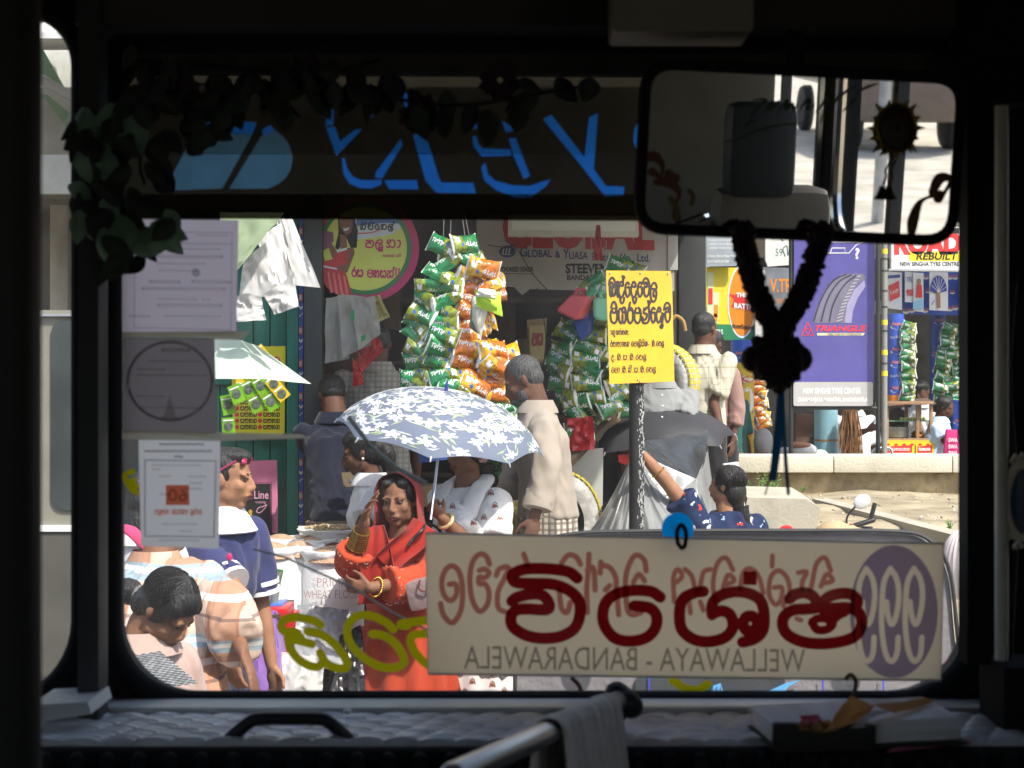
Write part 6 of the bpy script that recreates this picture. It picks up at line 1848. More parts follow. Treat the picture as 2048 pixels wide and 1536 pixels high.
# ---------------------------------------------------------------- umbrellas
def umbrella(name, label, apex, tilt, rad, rise, mats, ns=8, decorate=None, sag=.12, shaft=None, edge=.0):
    t = thing(name, label, 'umbrella', apex - tilt * .6)
    ax = V(tilt).normalized(); A_, B_ = frame_of(ax)
    def P(u, th, o=0.0):
        """u 0..1 from the crown to the edge"""
        s_ = th / (2 * math.pi) * ns; fr_ = s_ - math.floor(s_)
        scal = 1 - sag * math.sin(math.pi * fr_) * u * u * .55
        r_ = rad * math.sin(u * 1.22) / math.sin(1.22) * scal
        dz = -rise * (1 - math.cos(u * 1.22)) / (1 - math.cos(1.22)) * (1 - .10 * math.sin(math.pi * fr_) * u)
        n_ = (A_ * math.cos(th) + B_ * math.sin(th))
        return apex + n_ * (r_ + o * math.sin(u)) + ax * (dz + o * math.cos(u * .9))
    b_ = MB()
    nu, nt = 14, ns * 8
    vs = [P(max(.002, i / nu), 2 * math.pi * j / nt) for i in range(nu + 1) for j in range(nt)]
    fs = [(i * nt + j, i * nt + (j + 1) % nt, (i + 1) * nt + (j + 1) % nt, (i + 1) * nt + j) for i in range(nu) for j in range(nt)]
    b_.add(vs, fs, 0)
    if decorate: decorate(b_, P)
    b_.build('canopy', mats, t, ang=50)
    b_ = MB()
    for j in range(ns):
        b_.tube([P(u / 8, 2 * math.pi * j / ns, -.006) for u in range(1, 9)], .0025, 5)
        q_ = P(1, 2 * math.pi * j / ns); d_ = (q_ - P(.93, 2 * math.pi * j / ns)).normalized(); b_.tube([q_ - d_ * .006, q_ + d_ * .014], [.004, .0035], 6, round_=True)
    b_.build('ribs', STEEL, t)
    b_ = MB(); b_.tube([apex + ax * .045, apex + ax * .002], [.004, .009], 8); b_.build('ferrule', mats[-1], t)
    if shaft:
        b_ = MB(); b_.tube([apex, V(shaft)], .0065, 10); b_.build('shaft', CHR, t)
    return t, P
def flowers(b_, P):
    rng = random.Random(21)
    pts = []
    for _ in range(4000):
        u, th = math.sqrt(rng.uniform(.004, .97)), rng.uniform(0, 6.283)
        p_ = P(u, th)
        if all((p_ - q_).length > .063 for q_, _, _ in pts): pts.append((p_, u, th))
        if len(pts) > 420: break
    def onsurf(p0u, p0t, dx, dy, o):
        du = dy / .62; r_ = max(.05, .45 * math.sin(p0u * 1.22))
        return P(min(.995, max(.01, p0u + du)), p0t + dx / r_, o)
    for p_, u, th in pts:
        a0 = rng.uniform(0, 6.28); npet = rng.choice((5, 6, 6)); ring = []
        s_ = rng.uniform(.042, .056); pr_ = [rng.uniform(.7, 1.1) for _k in range(npet)]
        for k in range(npet * 8):
            a_ = 2 * math.pi * k / (npet * 8)
            r_ = s_ * pr_[int(a_ / (2 * math.pi) * npet + .5) % npet] * (.45 + .55 * abs(math.cos(npet * a_ / 2)) ** 1.1) * (1 + .12 * math.sin(3 * a_ + a0))
            ring.append((r_ * math.cos(a_ + a0), r_ * math.sin(a_ + a0) * .8))
        if u > .955: continue
        c_ = onsurf(u, th, 0, 0, .0016); vs = [c_] + [onsurf(u, th, x, y, .0014) for x, y in ring]
        b_.add(vs, [(0, 1 + k, 1 + (k + 1) % len(ring)) for k in range(len(ring))], 1)
        for q_ in range(4):
            a1 = rng.uniform(0, 6.28); cx_, cy_ = .052 * math.cos(a1), .052 * math.sin(a1) * .8; a2 = rng.uniform(0, 6.28); l_ = rng.uniform(.020, .042)
            m_ = 2 if rng.random() < .45 else 1
            pts_ = [(cx_ - l_ * math.cos(a2), cy_ - l_ * math.sin(a2)), (cx_ + .006 * math.sin(a2), cy_ - .006 * math.cos(a2)), (cx_ + l_ * math.cos(a2), cy_ + l_ * math.sin(a2)), (cx_ - .006 * math.sin(a2), cy_ + .006 * math.cos(a2))]
            b_.add([onsurf(u, th, x, y, .0011) for x, y in pts_], [(0, 1, 2, 3)], m_)
UB = mat('umbrella_blue', (.21, .25, .345), rough=.7, var=.06, trans=.4)
UW = mat('umbrella_white', (.78, .79, .82), rough=.7, var=.03, trans=.4); UG = mat('umbrella_leaf', (.52, .62, .40), rough=.7, trans=.4)
apx = at(892, 782, 6.55)
ut, UP = umbrella('flowered_umbrella', 'blue umbrella printed with white lilies held by the woman in white', apx, V((.16, -.17, 1)), .455, .205, [UB, UW, UG, PBLUE], 8, flowers, shaft=at(861, 1040, 6.30))
BK = mat('umbrella_black', (.035, .035, .040), rough=.6, var=.15, trans=.05)
umbrella('black_umbrella', 'opened black umbrella resting on the goods behind the peeling pole', at(1310, 814, 9.0), V((-.06, -.14, 1)), .475, .20, [BK, BK], 8, sag=.2)

# ---------------------------------------------------------------- tyres, boards and the grey sheet
TYR = mat('tyre_black', (.025, .025, .026), rough=.85); TYY = mat('tyre_yellow', (.55, .45, .06), rough=.6, var=.15, dirt=.3); FOIL = mat('wrap_foil', (.62, .61, .58), rough=.3, metal=.35, var=.3, scale=14, bump=.9, bscale=26)
def tyre(label, c, R_, w, axis, mats, tread=True):
    t = thing('tyre', label, 'tyre', V(c) - V((0, 0, R_)))
    b_ = MB(); b_.lathe([(R_ * .60, -w * .42), (R_ * .72, -w * .52), (R_ * .9, -w * .5), (R_ * .985, -w * .4), (R_, -w * .2), (R_, w * .2), (R_ * .985, w * .4), (R_ * .9, w * .5), (R_ * .72, w * .52), (R_ * .60, w * .42)], c, 48, axis=axis, cap=False)
    b_.build('casing', mats[0], t)
    b_ = MB(); b_.lathe([(R_ * .60, -w * .42), (R_ * .60, w * .42)], c, 48, axis=axis, cap=False); b_.build('inner_face', TYR, t)
    if tread:
        b_ = MB(); ax = V(axis).normalized(); A_, B_ = frame_of(ax)
        for k in range(44):
            a_ = 2 * math.pi * k / 44; n_ = A_ * math.cos(a_) + B_ * math.sin(a_); tg = ax.cross(n_)
            for o_ in (-.3, .05, .36):
                q_ = V(c) + n_ * (R_ + .002) + ax * (w * o_); b_.slab([q_ - tg * R_ * .055 - ax * w * .13, q_ + tg * R_ * .055 - ax * w * .13, q_ + tg * R_ * .055 + ax * w * .13, q_ - tg * R_ * .055 + ax * w * .13], -n_ * .012)
        b_.build('tread', mats[1], t)
    return t
tyre('big wrapped tyre with yellow tread standing beside the long beige shirt', at(1098, 1048, 7.9), .285, .20, (.72, -1, 0), [FOIL, TYY])
tyre('plain black tyre standing behind the white board', at(1178, 955, 8.9), .27, .18, (.95, -.5, 0), [TYR, TYR])
tyre('second black tyre behind the grey sheet', at(1225, 930, 9.3), .27, .18, (.95, -.5, 0), [TYR, TYR])
tyre('foil wrapped tyre with yellow tread behind the yellow sign', at(1318, 764, 9.6), .25, .18, (-.55, -1, 0), [FOIL, TYY])
b = MB(); b.tube(catmull([at(1343, 640, 9.7), at(1352, 632, 9.7), at(1366, 642, 9.7), at(1371, 662, 9.7)], 4), .012, 8); tag(b.build('basket_handle', mat('cane', (.35, .2, .06))), 'curved cane handle above the foil wrapped tyre', 'handle')
b = MB(); b.board(Pl(1165, 950, 8.6, yaw=-8), [(1118, 960), (1178, 898), (1206, 896), (1205, 1010), (1190, 1040), (1120, 1040)], .015); tag(b.build('white_board', mat('board_white', (.52, .53, .50), rough=.6, var=.1, dirt=.2)), 'white sheet of board leaning between the tyres', 'board')
b = MB(); b.tube([at(1070, 1000, 8.3), at(1125, 940, 8.3), at(1215, 845, 8.5)], .028, 4); tag(b.build('wooden_plank', DARKWOOD), 'dark wooden plank rising behind the beige shirt to the black umbrella', 'plank')
b = MB(); b.board(Pl(1155, 890, 8.45, yaw=4), [(1128, 905), (1190, 880), (1192, 888), (1128, 916)], .02); tag(b.build('red_strip', mat('faded_red', (.40, .10, .09), rough=.5, dirt=.3)), 'faded red strip of a shelf edge above the white board', 'strip')
for i in range(7):
    b = MB(); x = 1130 + i * 8; b.board(Pl(x, 880, 8.5, yaw=10), [(x, 876 - i * 1.2), (x + 7.5, 872 - i * 1.2), (x + 8, 892 - i * 2.6), (x + .5, 900 - i * 2.6)], .05)
    tag(b.build('packet', mat('packet_mustard', (.42, .34, .06), rough=.5, var=.2) if i % 2 else mat('packet_beige', (.44, .36, .22), rough=.5, var=.2)), 'upright packet in the row along the red shelf strip', 'packet', 'packets in a row on the shelf')
b = MB(); b.box(at(1207, 838, 8.9), (.16, .14, .10), Euler((0, R(8), R(20))), bevel=.005); tag(b.build('cardboard_box', mat('cardboard', (.30, .20, .10))), 'open brown carton under the packets left of the black pole', 'box')
b = MB(); b.board(Pl(1240, 915, 8.7), [(1236, 910), (1262, 908), (1260, 922), (1250, 930), (1238, 924)], .04); tag(b.build('red_box', PRED), 'small red box behind the black pole', 'box')
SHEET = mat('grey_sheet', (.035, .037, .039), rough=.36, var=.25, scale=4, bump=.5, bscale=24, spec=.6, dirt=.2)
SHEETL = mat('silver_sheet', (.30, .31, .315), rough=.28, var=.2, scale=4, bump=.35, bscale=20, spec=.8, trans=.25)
gs = thing('plastic_sheet', 'grey plastic sheet spread over a heap of goods behind the black pole', 'sheet', at(1300, 1080, 7.7))
b = MB()
sheet(b, [(1290, 882), (1414, 860), (1416, 900), (1392, 962)], [7.9, 8.3, 8.0, 7.7], .03, 41, 20, 20, 0, fr=5)
sheet(b, [(1278, 884), (1292, 882), (1392, 962), (1262, 905)], [7.85, 7.9, 7.7, 7.75], .01, 42, 14, 14, 0)
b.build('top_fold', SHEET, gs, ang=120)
b = MB()
def fan(b_, apex, Ya, base, nf, sd):
    A_ = at(*apex, Ya); B4 = catmull([at(x, y, d) for x, y, d in base], 12)
    def fn(u, v):
        k_ = u * (len(B4) - 1); i = min(int(k_), len(B4) - 2); q_ = B4[i].lerp(B4[i + 1], k_ - i); p_ = A_.lerp(q_, v)
        f_ = (.5 - abs(mnoise.noise((u * nf, sd, v * .7)))) + .35 * mnoise.noise((u * nf * 2.7, v * 2.5, sd))
        return p_ + V((0, -.075 * f_ * v ** .8, .012 * f_ * v - .05 * math.sin(math.pi * v) * .6))
    b_.grid(fn, 110, 26)
fan(b, (1268, 902), 7.72, [(1165, 1085, 7.75), (1215, 1085, 7.45), (1290, 1085, 7.3), (1400, 1080, 7.35)], 9, 1.3)
fan(b, (1392, 958), 7.68, [(1266, 1000, 7.5), (1300, 1080, 7.32), (1370, 1085, 7.3), (1440, 1075, 7.7)], 7, 4.1)
sheet(b, [(1266, 904), (1394, 958), (1392, 1010), (1270, 1010)], [7.71, 7.69, 7.6, 7.6], .02, 46, 14, 10, fr=4)
sheet(b, [(1392, 958), (1416, 898), (1440, 1075), (1396, 1075)], [7.68, 8.0, 8.0, 7.5], .02, 45, 18, 20, fr=4)
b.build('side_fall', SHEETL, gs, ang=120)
b = MB(); b.board(Pl(1480, 990, 8.0, yaw=6), [(1448, 928), (1477, 924), (1500, 1075), (1446, 1075)], .03); tag(b.build('leaning_board', WHITE), 'white panel propped behind the woman in the navy flowered dress', 'panel')

# ---------------------------------------------------------------- sacks of rice, basin, vegetables, purple table
SACK = mat('woven_sack', (.80, .80, .79), rough=.7, var=.04, bump=.5, bscale=34)
GRAIN = mat('brown_grain', (.50, .33, .22), rough=.9, var=.5, scale=160, bump=.9, bscale=220)
PNUT = mat('peanuts', (.42, .30, .15), rough=.8, var=.5, scale=40)
def sack(label, px, ptop, pbot, wpx, Y, grain=True, sd=0):
    c_ = at(px, ptop, Y); zb = at(px, pbot, Y).z; r_ = wpx / 2 * Y / F; H = c_.z - zb
    t = thing('rice_sack', label, 'sack', (c_.x, c_.y, zb), 'white sacks of grain')
    rings = []
    prof = [(.86, 0), (1.0, .08), (1.06, .3), (1.03, .6), (.97, .85), (.93, .93), (1.0, .955), (1.07, .98), (1.05, 1.01), (.96, 1.015), (.90, .985), (.88, .95)]
    for rr, zz in prof:
        ring = []
        for j in range(36):
            a_ = 2 * math.pi * j / 36
            k_ = 1 + .05 * mnoise.noise((3 * math.cos(a_) + sd, 3 * math.sin(a_), zz * 3)) + .03 * math.sin(a_ * 7 + zz * 5 + sd) * (1 - .5 * zz)
            ring.append(V((c_.x + r_ * rr * k_ * math.cos(a_), c_.y + r_ * .8 * rr * k_ * math.sin(a_), zb + H * zz + .012 * mnoise.noise((2 * math.cos(a_) + sd, 2 * math.sin(a_), 7)) * (zz > .9))))
        rings.append(ring)
    MB().loft(rings, cap=False).build('bag', SACK, t, ang=60)
    if grain:
        b_ = MB(); b_.lathe([(r_ * .90, -.04), (r_ * .8, -.02), (r_ * .5, .008), (r_ * .2, .022), (.001, .025)], (c_.x, c_.y, c_.z), 30, cap=False); b_.build('grain', GRAIN, t)
    return t
s1 = sack('front white sack with rolled rim behind the bundle of greens', 545, 1095, 1330, 110, 6.55, sd=1)
s2 = sack('middle white sack heaped with brown rice', 598, 1092, 1330, 96, 6.6, sd=2)
s3 = sack('printed white flour sack beside the orange dress', 665, 1102, 1330, 120, 6.55, sd=3)
s4 = sack('rear white sack heaped with brown rice below the pink poster', 560, 1078, 1300, 110, 7.1, sd=4)
s5 = sack('rear white sack with brown grain left of the peanut basin', 625, 1080, 1300, 100, 7.1, sd=5)
q_ = Pl(660, 1170, 6.40, yaw=4)
b = MB(); MSK = mat('stencil_brown', (.36, .20, .19), rough=.8)
b.text(q_, 'PRIMA', 634, 1173, 17, 62, mi=0, bold=-.012); b.text(q_, 'WHEAT FLOUR', 607, 1197, 17, 112, mi=0, bold=-.012); b.build('stencil', MSK, s3, smooth=False)
bs_ = thing('peanut_basin', 'shallow white lined basin full of peanuts in front of the camouflage trousers', 'basin', at(660, 1075, 7.2))
c_ = at(660, 1062, 7.2)
b = MB(); b.lathe([(.10, -.06), (.13, -.05), (.15, .0), (.158, .012), (.150, .014), (.12, -.01), (.001, -.012)], c_, 34, cap=False); b.build('basin', SACK, bs_)
b = MB(); sheet(b, [(596, 1052), (722, 1046), (716, 1066), (600, 1070)], [7.3, 7.3, 7.06, 7.06], .01, 61); b.build('liner', BAGW, bs_)
b = MB(); rng = random.Random(4)
for i in range(150):
    a_, r_ = rng.uniform(0, 6.28), .12 * math.sqrt(rng.random()); b.ell(c_ + V((r_ * math.cos(a_), r_ * math.sin(a_), .022 - r_ * .08 + rng.uniform(0, .008))), (.008, .005, .005), Euler((rng.random() * 3, rng.random() * 3, rng.random() * 3)), 7, 5)
b.build('peanuts', PNUT, bs_)
# bags of greens on the red tray, purple cloth
vg = thing('vegetable_bags', 'clear plastic bags of green pods standing on a blue lid', 'vegetables', at(535, 1205, 6.2))
CLR = translucent('clear_plastic', (.55, .57, .58), (.6, .62, .62), .35, clear=.45)
LEAF2 = mat('pod_green', (.05, .17, .035), rough=.5, var=.4, scale=30)
for i, x in enumerate((508, 520, 534, 548)):
    b = MB(); p0, p1 = at(x, 1208, 6.2), at(x + (i - 1.5) * 3, 1152, 6.2); b.tube([p0, p0.lerp(p1, .5), p1, p1 + V((0, 0, .02))], [.016, .02, .022, .03], 10, cap=False); b.build('plastic_bag', CLR, vg)
    b = MB(); rng = random.Random(i)
    for k in range(9):
        a_ = V((rng.uniform(-.018, .018), rng.uniform(-.018, .018), 0)); b.tube([p0 + a_ * .5, p1 + a_ + V((0, 0, -.01)), p1 + a_ * 1.4 + V((0, 0, .022))], [.003, .005, .006], 6, round_=True)
    b.build('pods', LEAF2, vg)
b = MB(); rng = random.Random(14)
for i in range(160):
    cc = at(rng.uniform(490, 512), rng.uniform(1165, 1195), 6.2 + rng.uniform(-.05, .05)); A_ = V((rng.uniform(-1, 1), rng.uniform(-1, 1), rng.uniform(-1, 1))).normalized(); B_ = A_.orthogonal().normalized(); b.poly([cc - A_ * .012, cc + B_ * .007, cc + A_ * .012, cc - B_ * .007])
b.build('bitter_gourd', LEAF2, vg)
b = MB(); b.box(at(542, 1208, 6.22), (.12, .16, .012), Euler((0, R(-4), 0)), bevel=.004); tag(b.build('blue_tray', mat('lid_blue', (.05, .13, .5), rough=.35)), 'blue plastic lid under the bags of green pods', 'lid')
b = MB(); b.box(at(540, 1222, 6.15), (.17, .22, .04), Euler((0, R(-3), 0)), bevel=.008); tag(b.build('red_tray', mat('tray_red', (.5, .015, .02), rough=.35)), 'red plastic tray on the purple table', 'tray')
b = MB(); b.lathe([(.055, 0), (.07, .20), (.075, .22), (.07, .22)], at(563, 1328, 6.25), 24); 
rb_ = tag(b.build('red_bucket', mat('tray_red', (.5, .015, .02))), 'red bucket standing beside the purple cloth', 'bucket')
b = MB(); b.stroke(Pl(566, 1290, 6.16), [(562, 1280), (566, 1284), (563, 1290), (567, 1296), (563, 1302)], 1.2, off=.01); b.build('print', PWHITE, rb_, smooth=False)
tb = thing('purple_table', 'small table covered with a purple cloth and white lace edge', 'table', at(530, 1420, 6.1))
b = MB(); sheet(b, [(478, 1214), (552, 1222), (566, 1400), (470, 1400)], [6.0, 6.0, 5.9, 5.9], .012, 71, 16, 30, fr=6)
sheet(b, [(552, 1222), (575, 1215), (590, 1400), (566, 1400)], [6.0, 6.4, 6.4, 5.9], .012, 72, 8, 30, fr=6)
b.build('cloth', cloth('purple_cloth', (.24, .125, .40), bump=.4), tb)
b = MB(); b.box(at(525, 1217, 6.2), (.20, .42, .012)); b.build('table_top', DARKWOOD, tb)
# crumpled dark and silver plastic in front of the sacks
b = MB(); sheet(b, [(596, 1208), (700, 1220), (690, 1330), (585, 1320)], [6.3, 6.35, 6.1, 6.1], .03, 81, 24, 24, fr=5)
tag(b.build('plastic_sheet', mat('steel_sheet', (.24, .25, .26), rough=.28, var=.4, scale=6, bump=.6, bscale=30, spec=.7), ang=120), 'crumpled grey plastic sheet below the flour sack', 'sheet')
b = MB(); sheet(b, [(555, 1300), (650, 1320), (640, 1420), (550, 1420)], [6.05, 6.05, 5.9, 5.9], .03, 82, 24, 24, fr=5)
tag(b.build('plastic_bag', mat('milky_plastic', (.50, .50, .48), rough=.3, var=.2, trans=.3, bump=.6, bscale=30), ang=120), 'crumpled milky plastic bag at the foot of the red bucket', 'plastic bag')
b = MB(); sheet(b, [(680, 1270), (720, 1250), (735, 1420), (655, 1420)], [6.2, 6.2, 6.0, 6.0], .04, 83, 16, 22, fr=6)
tag(b.build('bin_bag', mat('bin_black', (.02, .02, .021), rough=.3, var=.3, spec=.6), ang=30), 'black plastic bag beside the hem of the orange dress', 'bag')
b = MB(); sheet(b, [(1020, 1010), (1058, 1022), (1075, 1085), (1005, 1085)], [7.3, 7.3, 7.1, 7.1], .03, 84, 16, 16, bulge=.06)
tag(b.build('yellow_sack', cloth('yellow_sacking', (.52, .42, .16), bump=.4)), 'pale yellow sack between the white tunic and the checked sarong', 'sack')
b = MB(); sheet(b, [(1062, 1330), (1140, 1335), (1150, 1420), (1060, 1420)], [6.2, 6.2, 6.0, 6.0], .05, 85, 18, 18, bulge=.05)
tag(b.build('yellow_sack', cloth('yellow_sacking', (.52, .42, .16))), 'golden yellow sack at the bottom edge right of the white skirt', 'sack')

# ---------------------------------------------------------------- three-wheeler in front of us
tk = thing('three_wheeler', 'grey canvas topped three-wheeler parked just ahead behind the route board', 'three-wheeler', at(1480, 2000, 5.2))
CAN = mat('grey_canvas', (.36, .345, .325), rough=.75, var=.12, scale=12, bump=.3, bscale=60, dirt=.2)
TKY = 4.3
plt_ = Pl(1480, 1200, TKY)
prof = [(1045, 2010), (1030, 1400), (1040, 1180), (1075, 1098), (1140, 1068), (1300, 1062), (1600, 1061), (1780, 1062), (1850, 1075), (1895, 1130), (1912, 1250), (1920, 1420), (1910, 2010)]
prof = [(p_.x, p_.y) for p_ in catmull([V((x, y, 0)) for x, y in prof], 5)]
rings = []
for dy, k_, dz in ((0, .99, -.008), (.03, 1.0, 0), (.5, 1.0, -.06), (1.2, 1.0, -.135), (1.7, .97, -.20), (1.95, .86, -.38)):
    ring = []
    for x, y in prof:
        p_ = plt_.P(x, y); ring.append(V(((p_.x - .64) * k_ + .64, TKY + dy, p_.z + dz if p_.z > .6 else max(.18, p_.z))))
    rings.append(ring)
b = MB(); b.loft(rings, cap=False, closed=False); b.build('canvas_hood', CAN, tk)
b = MB(); b.poly([V((p_.x, TKY + .006, max(.2, p_.z))) for p_ in [plt_.P(1480 + (x - 1480) * .99, y + 3) for x, y in prof]]); b.build('rear_curtain', mat('rear_canvas', (.22, .20, .21), rough=.75, var=.15, scale=14, bump=.3, bscale=60, dirt=.3), tk)
b = MB(); b.tube([plt_.P(x, y, .004) for x, y in prof], .006, 8); b.build('piping', mat('piping_dark', (.04, .04, .04), rough=.6), tk)
b = MB(); b.board(plt_, rrect(1270, 1352, 1570, 1480, 12), .004, off=.003); b.build('rear_window', mat('smoky_vinyl', (.06, .065, .07), rough=.15, spec=.7, var=.3), tk)
b = MB()
for x0_ in (1298, 1644, 1765): b.stroke(plt_, [(x0_, 1350), (x0_, 1480)], 3, off=.010, smooth=False)
b.board(plt_, [(1412, 1400), (1425, 1370), (1440, 1365), (1452, 1400), (1440, 1396), (1432, 1400)], .002, 1, .012)
b.board(plt_, [(1500, 1400), (1520, 1388), (1570, 1365), (1600, 1358), (1575, 1372), (1566, 1385), (1550, 1396)], .002, 1, .012)
for k in range(3): b.stroke(plt_, [(1424 + 8 * k, 1372), (1422 + 9 * k, 1396)], 1.5, off=.015, mi=2)
b.build('blue_decoration', [mat('trim_blue', (.04, .06, .55)), mat('sticker_blue', (.12, .40, .75)), INK], tk, smooth=False)
b = MB(); p_ = at(1480, 1900, 4.3); b.box((p_.x, TKY + .85, .46), (1.22, 1.7, .5), bevel=.06); b.build('body', mat('tuk_paint', (.02, .08, .30), rough=.3), tk)
for x in (.05, 1.22):
    b = MB(); b.lathe([(.08, -.05), (.2, -.06), (.23, -.03), (.23, .03), (.2, .06), (.08, .05)], (x, TKY + .35, .23), 24, axis=(1, 0, 0)); b.build('wheel', TYR, tk)
b = MB(); b.lathe([(.08, -.05), (.2, -.06), (.23, -.03), (.23, .03), (.2, .06), (.08, .05)], (.64, TKY + 2.2, .23), 24, axis=(1, 0, 0)); b.build('wheel', TYR, tk)
b = MB(); b.tube(catmull([at(1560, 1066, 5.1), at(1566, 1055, 5.1), at(1580, 1055, 5.1), at(1588, 1066, 5.1)], 3), .006, 6); b.build('hood_clip', PRED, tk)
# motorcycle parked beyond it: mirror, bars, tank
mc = thing('motorcycle', 'motorcycle with a round mirror and tan fairing parked beyond the three-wheeler', 'motorcycle', at(1700, 1500, 7.3))
YM = 7.1
b = MB(); b.ell(at(1724, 1003, YM), (.043, .012, .034), Euler((0, R(-28), 0)), 24, 10); mm_ = b.build('mirror', mat('mirror_back', (.72, .73, .74), rough=.15, metal=.2), mc)
b = MB(); b.tube(catmull([at(1710, 1014, YM), at(1698, 1028, YM), at(1693, 1040, YM), at(1696, 1058, YM)], 4), .005, 8); b.build('mirror_stem', INK, mm_)
b = MB(); b.tube([at(1696, 1056, YM), at(1746, 1040, YM)], .013, 10, round_=True); b.tube([at(1742, 1036, YM), at(1750, 1006, YM)], .011, 10); b.tube([at(1700, 1054, YM + .02), at(1745, 1056, YM + .02)], .007, 8); b.build('handlebar', mat('black_plastic', (.018, .018, .019)), mc)
b = MB(); b.ell(at(1702, 1049, YM - .01), (.010, .008, .006)); b.build('red_switch', PRED, mc)
b = MB(); b.ell(at(1680, 1072, YM + .05), (.13, .12, .075)); b.ell(at(1690, 1120, YM + .3), (.12, .4, .13)); b.build('fairing', mat('tan_paint', (.50, .36, .20), rough=.4), mc)
for dy in (-.35, .85):
    cw = at(1715, 1000, YM); b = MB(); b.lathe([(.20, -.04), (.27, -.045), (.29, 0), (.27, .045), (.20, .04)], (cw.x, YM + dy, gz(cw.x, YM + dy) + .28), 30, axis=(1, .1, 0), cap=False); b.build('wheel', TYR, mc)
b = MB(); b.tube([V((at(1715, 0, YM).x, YM - .35, .9)), V((at(1700, 0, YM).x, YM, at(0, 1060, YM).z))], .02, 8); b.tube([V((at(1715, 0, YM).x, YM + .85, .95)), V((at(1700, 0, YM).x, YM, at(0, 1090, YM).z))], .03, 8); b.build('fork', STEEL, mc)
# white ribbed bundle at the right edge
b = MB()
rings = [[at(1925, 1130, 6.5) + V((.085 * math.sin(ph) * math.cos(t_) * (1 + .05 * math.sin(26 * t_)), .1 * math.sin(ph) * math.sin(t_), -.155 * math.cos(ph))) for t_ in [6.283 * j / 104 for j in range(104)]] for ph in [math.pi * i / 14 for i in range(15)]]
b.loft(rings); tag(b.build('ribbed_bundle', mat('bundle_white', (.68, .60, .58), rough=.6)), 'white ribbed bundle beside the right edge of the windscreen', 'bundle')

# ---------------------------------------------------------------- plants along the wall
def weed(label, px, py, Y, n, s_, sd):
    rng = random.Random(sd); t = thing('weed', label, 'plant', at(px, py, Y), 'weeds on the bank')
    st, lf_ = MB(), MB(); base = at(px, py, Y)
    for i in range(n):
        tip = base + V((rng.uniform(-s_, s_) * .6, rng.uniform(-s_, s_) * .4, s_ * rng.uniform(.5, 1.2))); st.tube([base, base.lerp(tip, .6) + V((0, 0, .01)), tip], [.003, .0025, .001], 5)
        for k in range(5):
            q_ = base.lerp(tip, .35 + .65 * k / 4); d_ = V((rng.uniform(-1, 1), rng.uniform(-1, .3), rng.uniform(-.2, .8))).normalized(); n_ = d_.orthogonal().normalized(); l_ = s_ * .28
            lf_.poly([q_, q_ + d_ * l_ * .5 + n_ * l_ * .22, q_ + d_ * l_, q_ + d_ * l_ * .5 - n_ * l_ * .22])
    st.build('stems', LEAF2, t); lf_.build('leaves', mat('weed_green', (.16, .30, .05), rough=.6, var=.3, trans=.3), t)
weed('leafy weed at the foot of the wall right of the blue tassel', 1545, 985, 11.4, 7, .12, 1); weed('small weed left of the blue tassel at the foot of the wall', 1522, 975, 11.6, 4, .09, 2)
weed('tuft of grass behind the head of the woman in navy', 1492, 978, 11.6, 6, .06, 3); weed('tiny tuft beside the drain kerb', 1605, 985, 11.5, 4, .05, 4); weed('low tuft at the far right of the bank', 1900, 1062, 9.0, 6, .06, 5)

# ---------------------------------------------------------------- hoardings and goods along the upper street
def hoarding(name, label, pl, quad, thick, m, cat='sign', fm=None, fw=None, posts=None):
    t = thing(name, label, cat, pl.P(sum(p_[0] for p_ in quad) / 4, max(p_[1] for p_ in quad)))
    MB().board(pl, quad, thick).build('panel', m, t, smooth=False)
    return t
pg = Pl(1667, 650, 12.55)
tg = thing('tyre_hoarding', 'tall violet blue tyre hoarding on dark posts above the wall', 'hoarding', at(1667, 915, 12.55))
TB = mat('hoarding_blue', (.085, .075, .30), rough=.5, var=.12, scale=3, dirt=.28)
b = MB(); b.board(pg, [(1588, 440), (1750, 440), (1748, 768), (1588, 766)], .03); b.build('panel', TB, tg, smooth=False)
b = MB(); b.board(pg, rrect(1587, 764, 1746, 812, 4, 3), .03, off=.001); b.build('name_panel', mat('hoarding_grey', (.42, .41, .41), rough=.5, var=.05), tg, smooth=False)
b = MB()
b.text(pg, 'NEW SINGHE TYRE CENTER', 1606, 787, 11, 116, bold=.02); b.text(pg, 'DHARMAVIJAYA MAWATHA, BANDARAWELA', 1597, 803, 8, 138, bold=.02)
b.text(pg, '?', 1710, 517, 20, 9, bold=.03)
b.stroke(pg, [(1660, 506), (1664, 496), (1690, 496), (1690, 506), (1650, 506), (1698, 506), (1712, 490), (1728, 484), (1640, 484)], 1.6, smooth=False)
b.text(pg, 'TRIANGLE', 1629, 662, 11, 104, mi=1, bold=.04, shear=.25)
for tr_ in ([(1615, 645), (1603, 671), (1627, 671), (1615, 645)], [(1609, 658), (1621, 658), (1615, 671), (1609, 658)]): b.stroke(pg, tr_, 2.6, off=.0025, mi=1, smooth=False)
b.board(pg, [(1634, 666), (1730, 666), (1726, 671), (1634, 671)], .001, 2, .0015); b.text(pg, 'FEEL FOR MY STRENGTH', 1656, 670.4, 3.6, 66, mi=3, off=.003)
b.build('lettering', [PWHITE, mat('hoarding_red', (.60, .03, .06)), mat('hoarding_cream', (.62, .58, .36)), INK], tg, smooth=False)
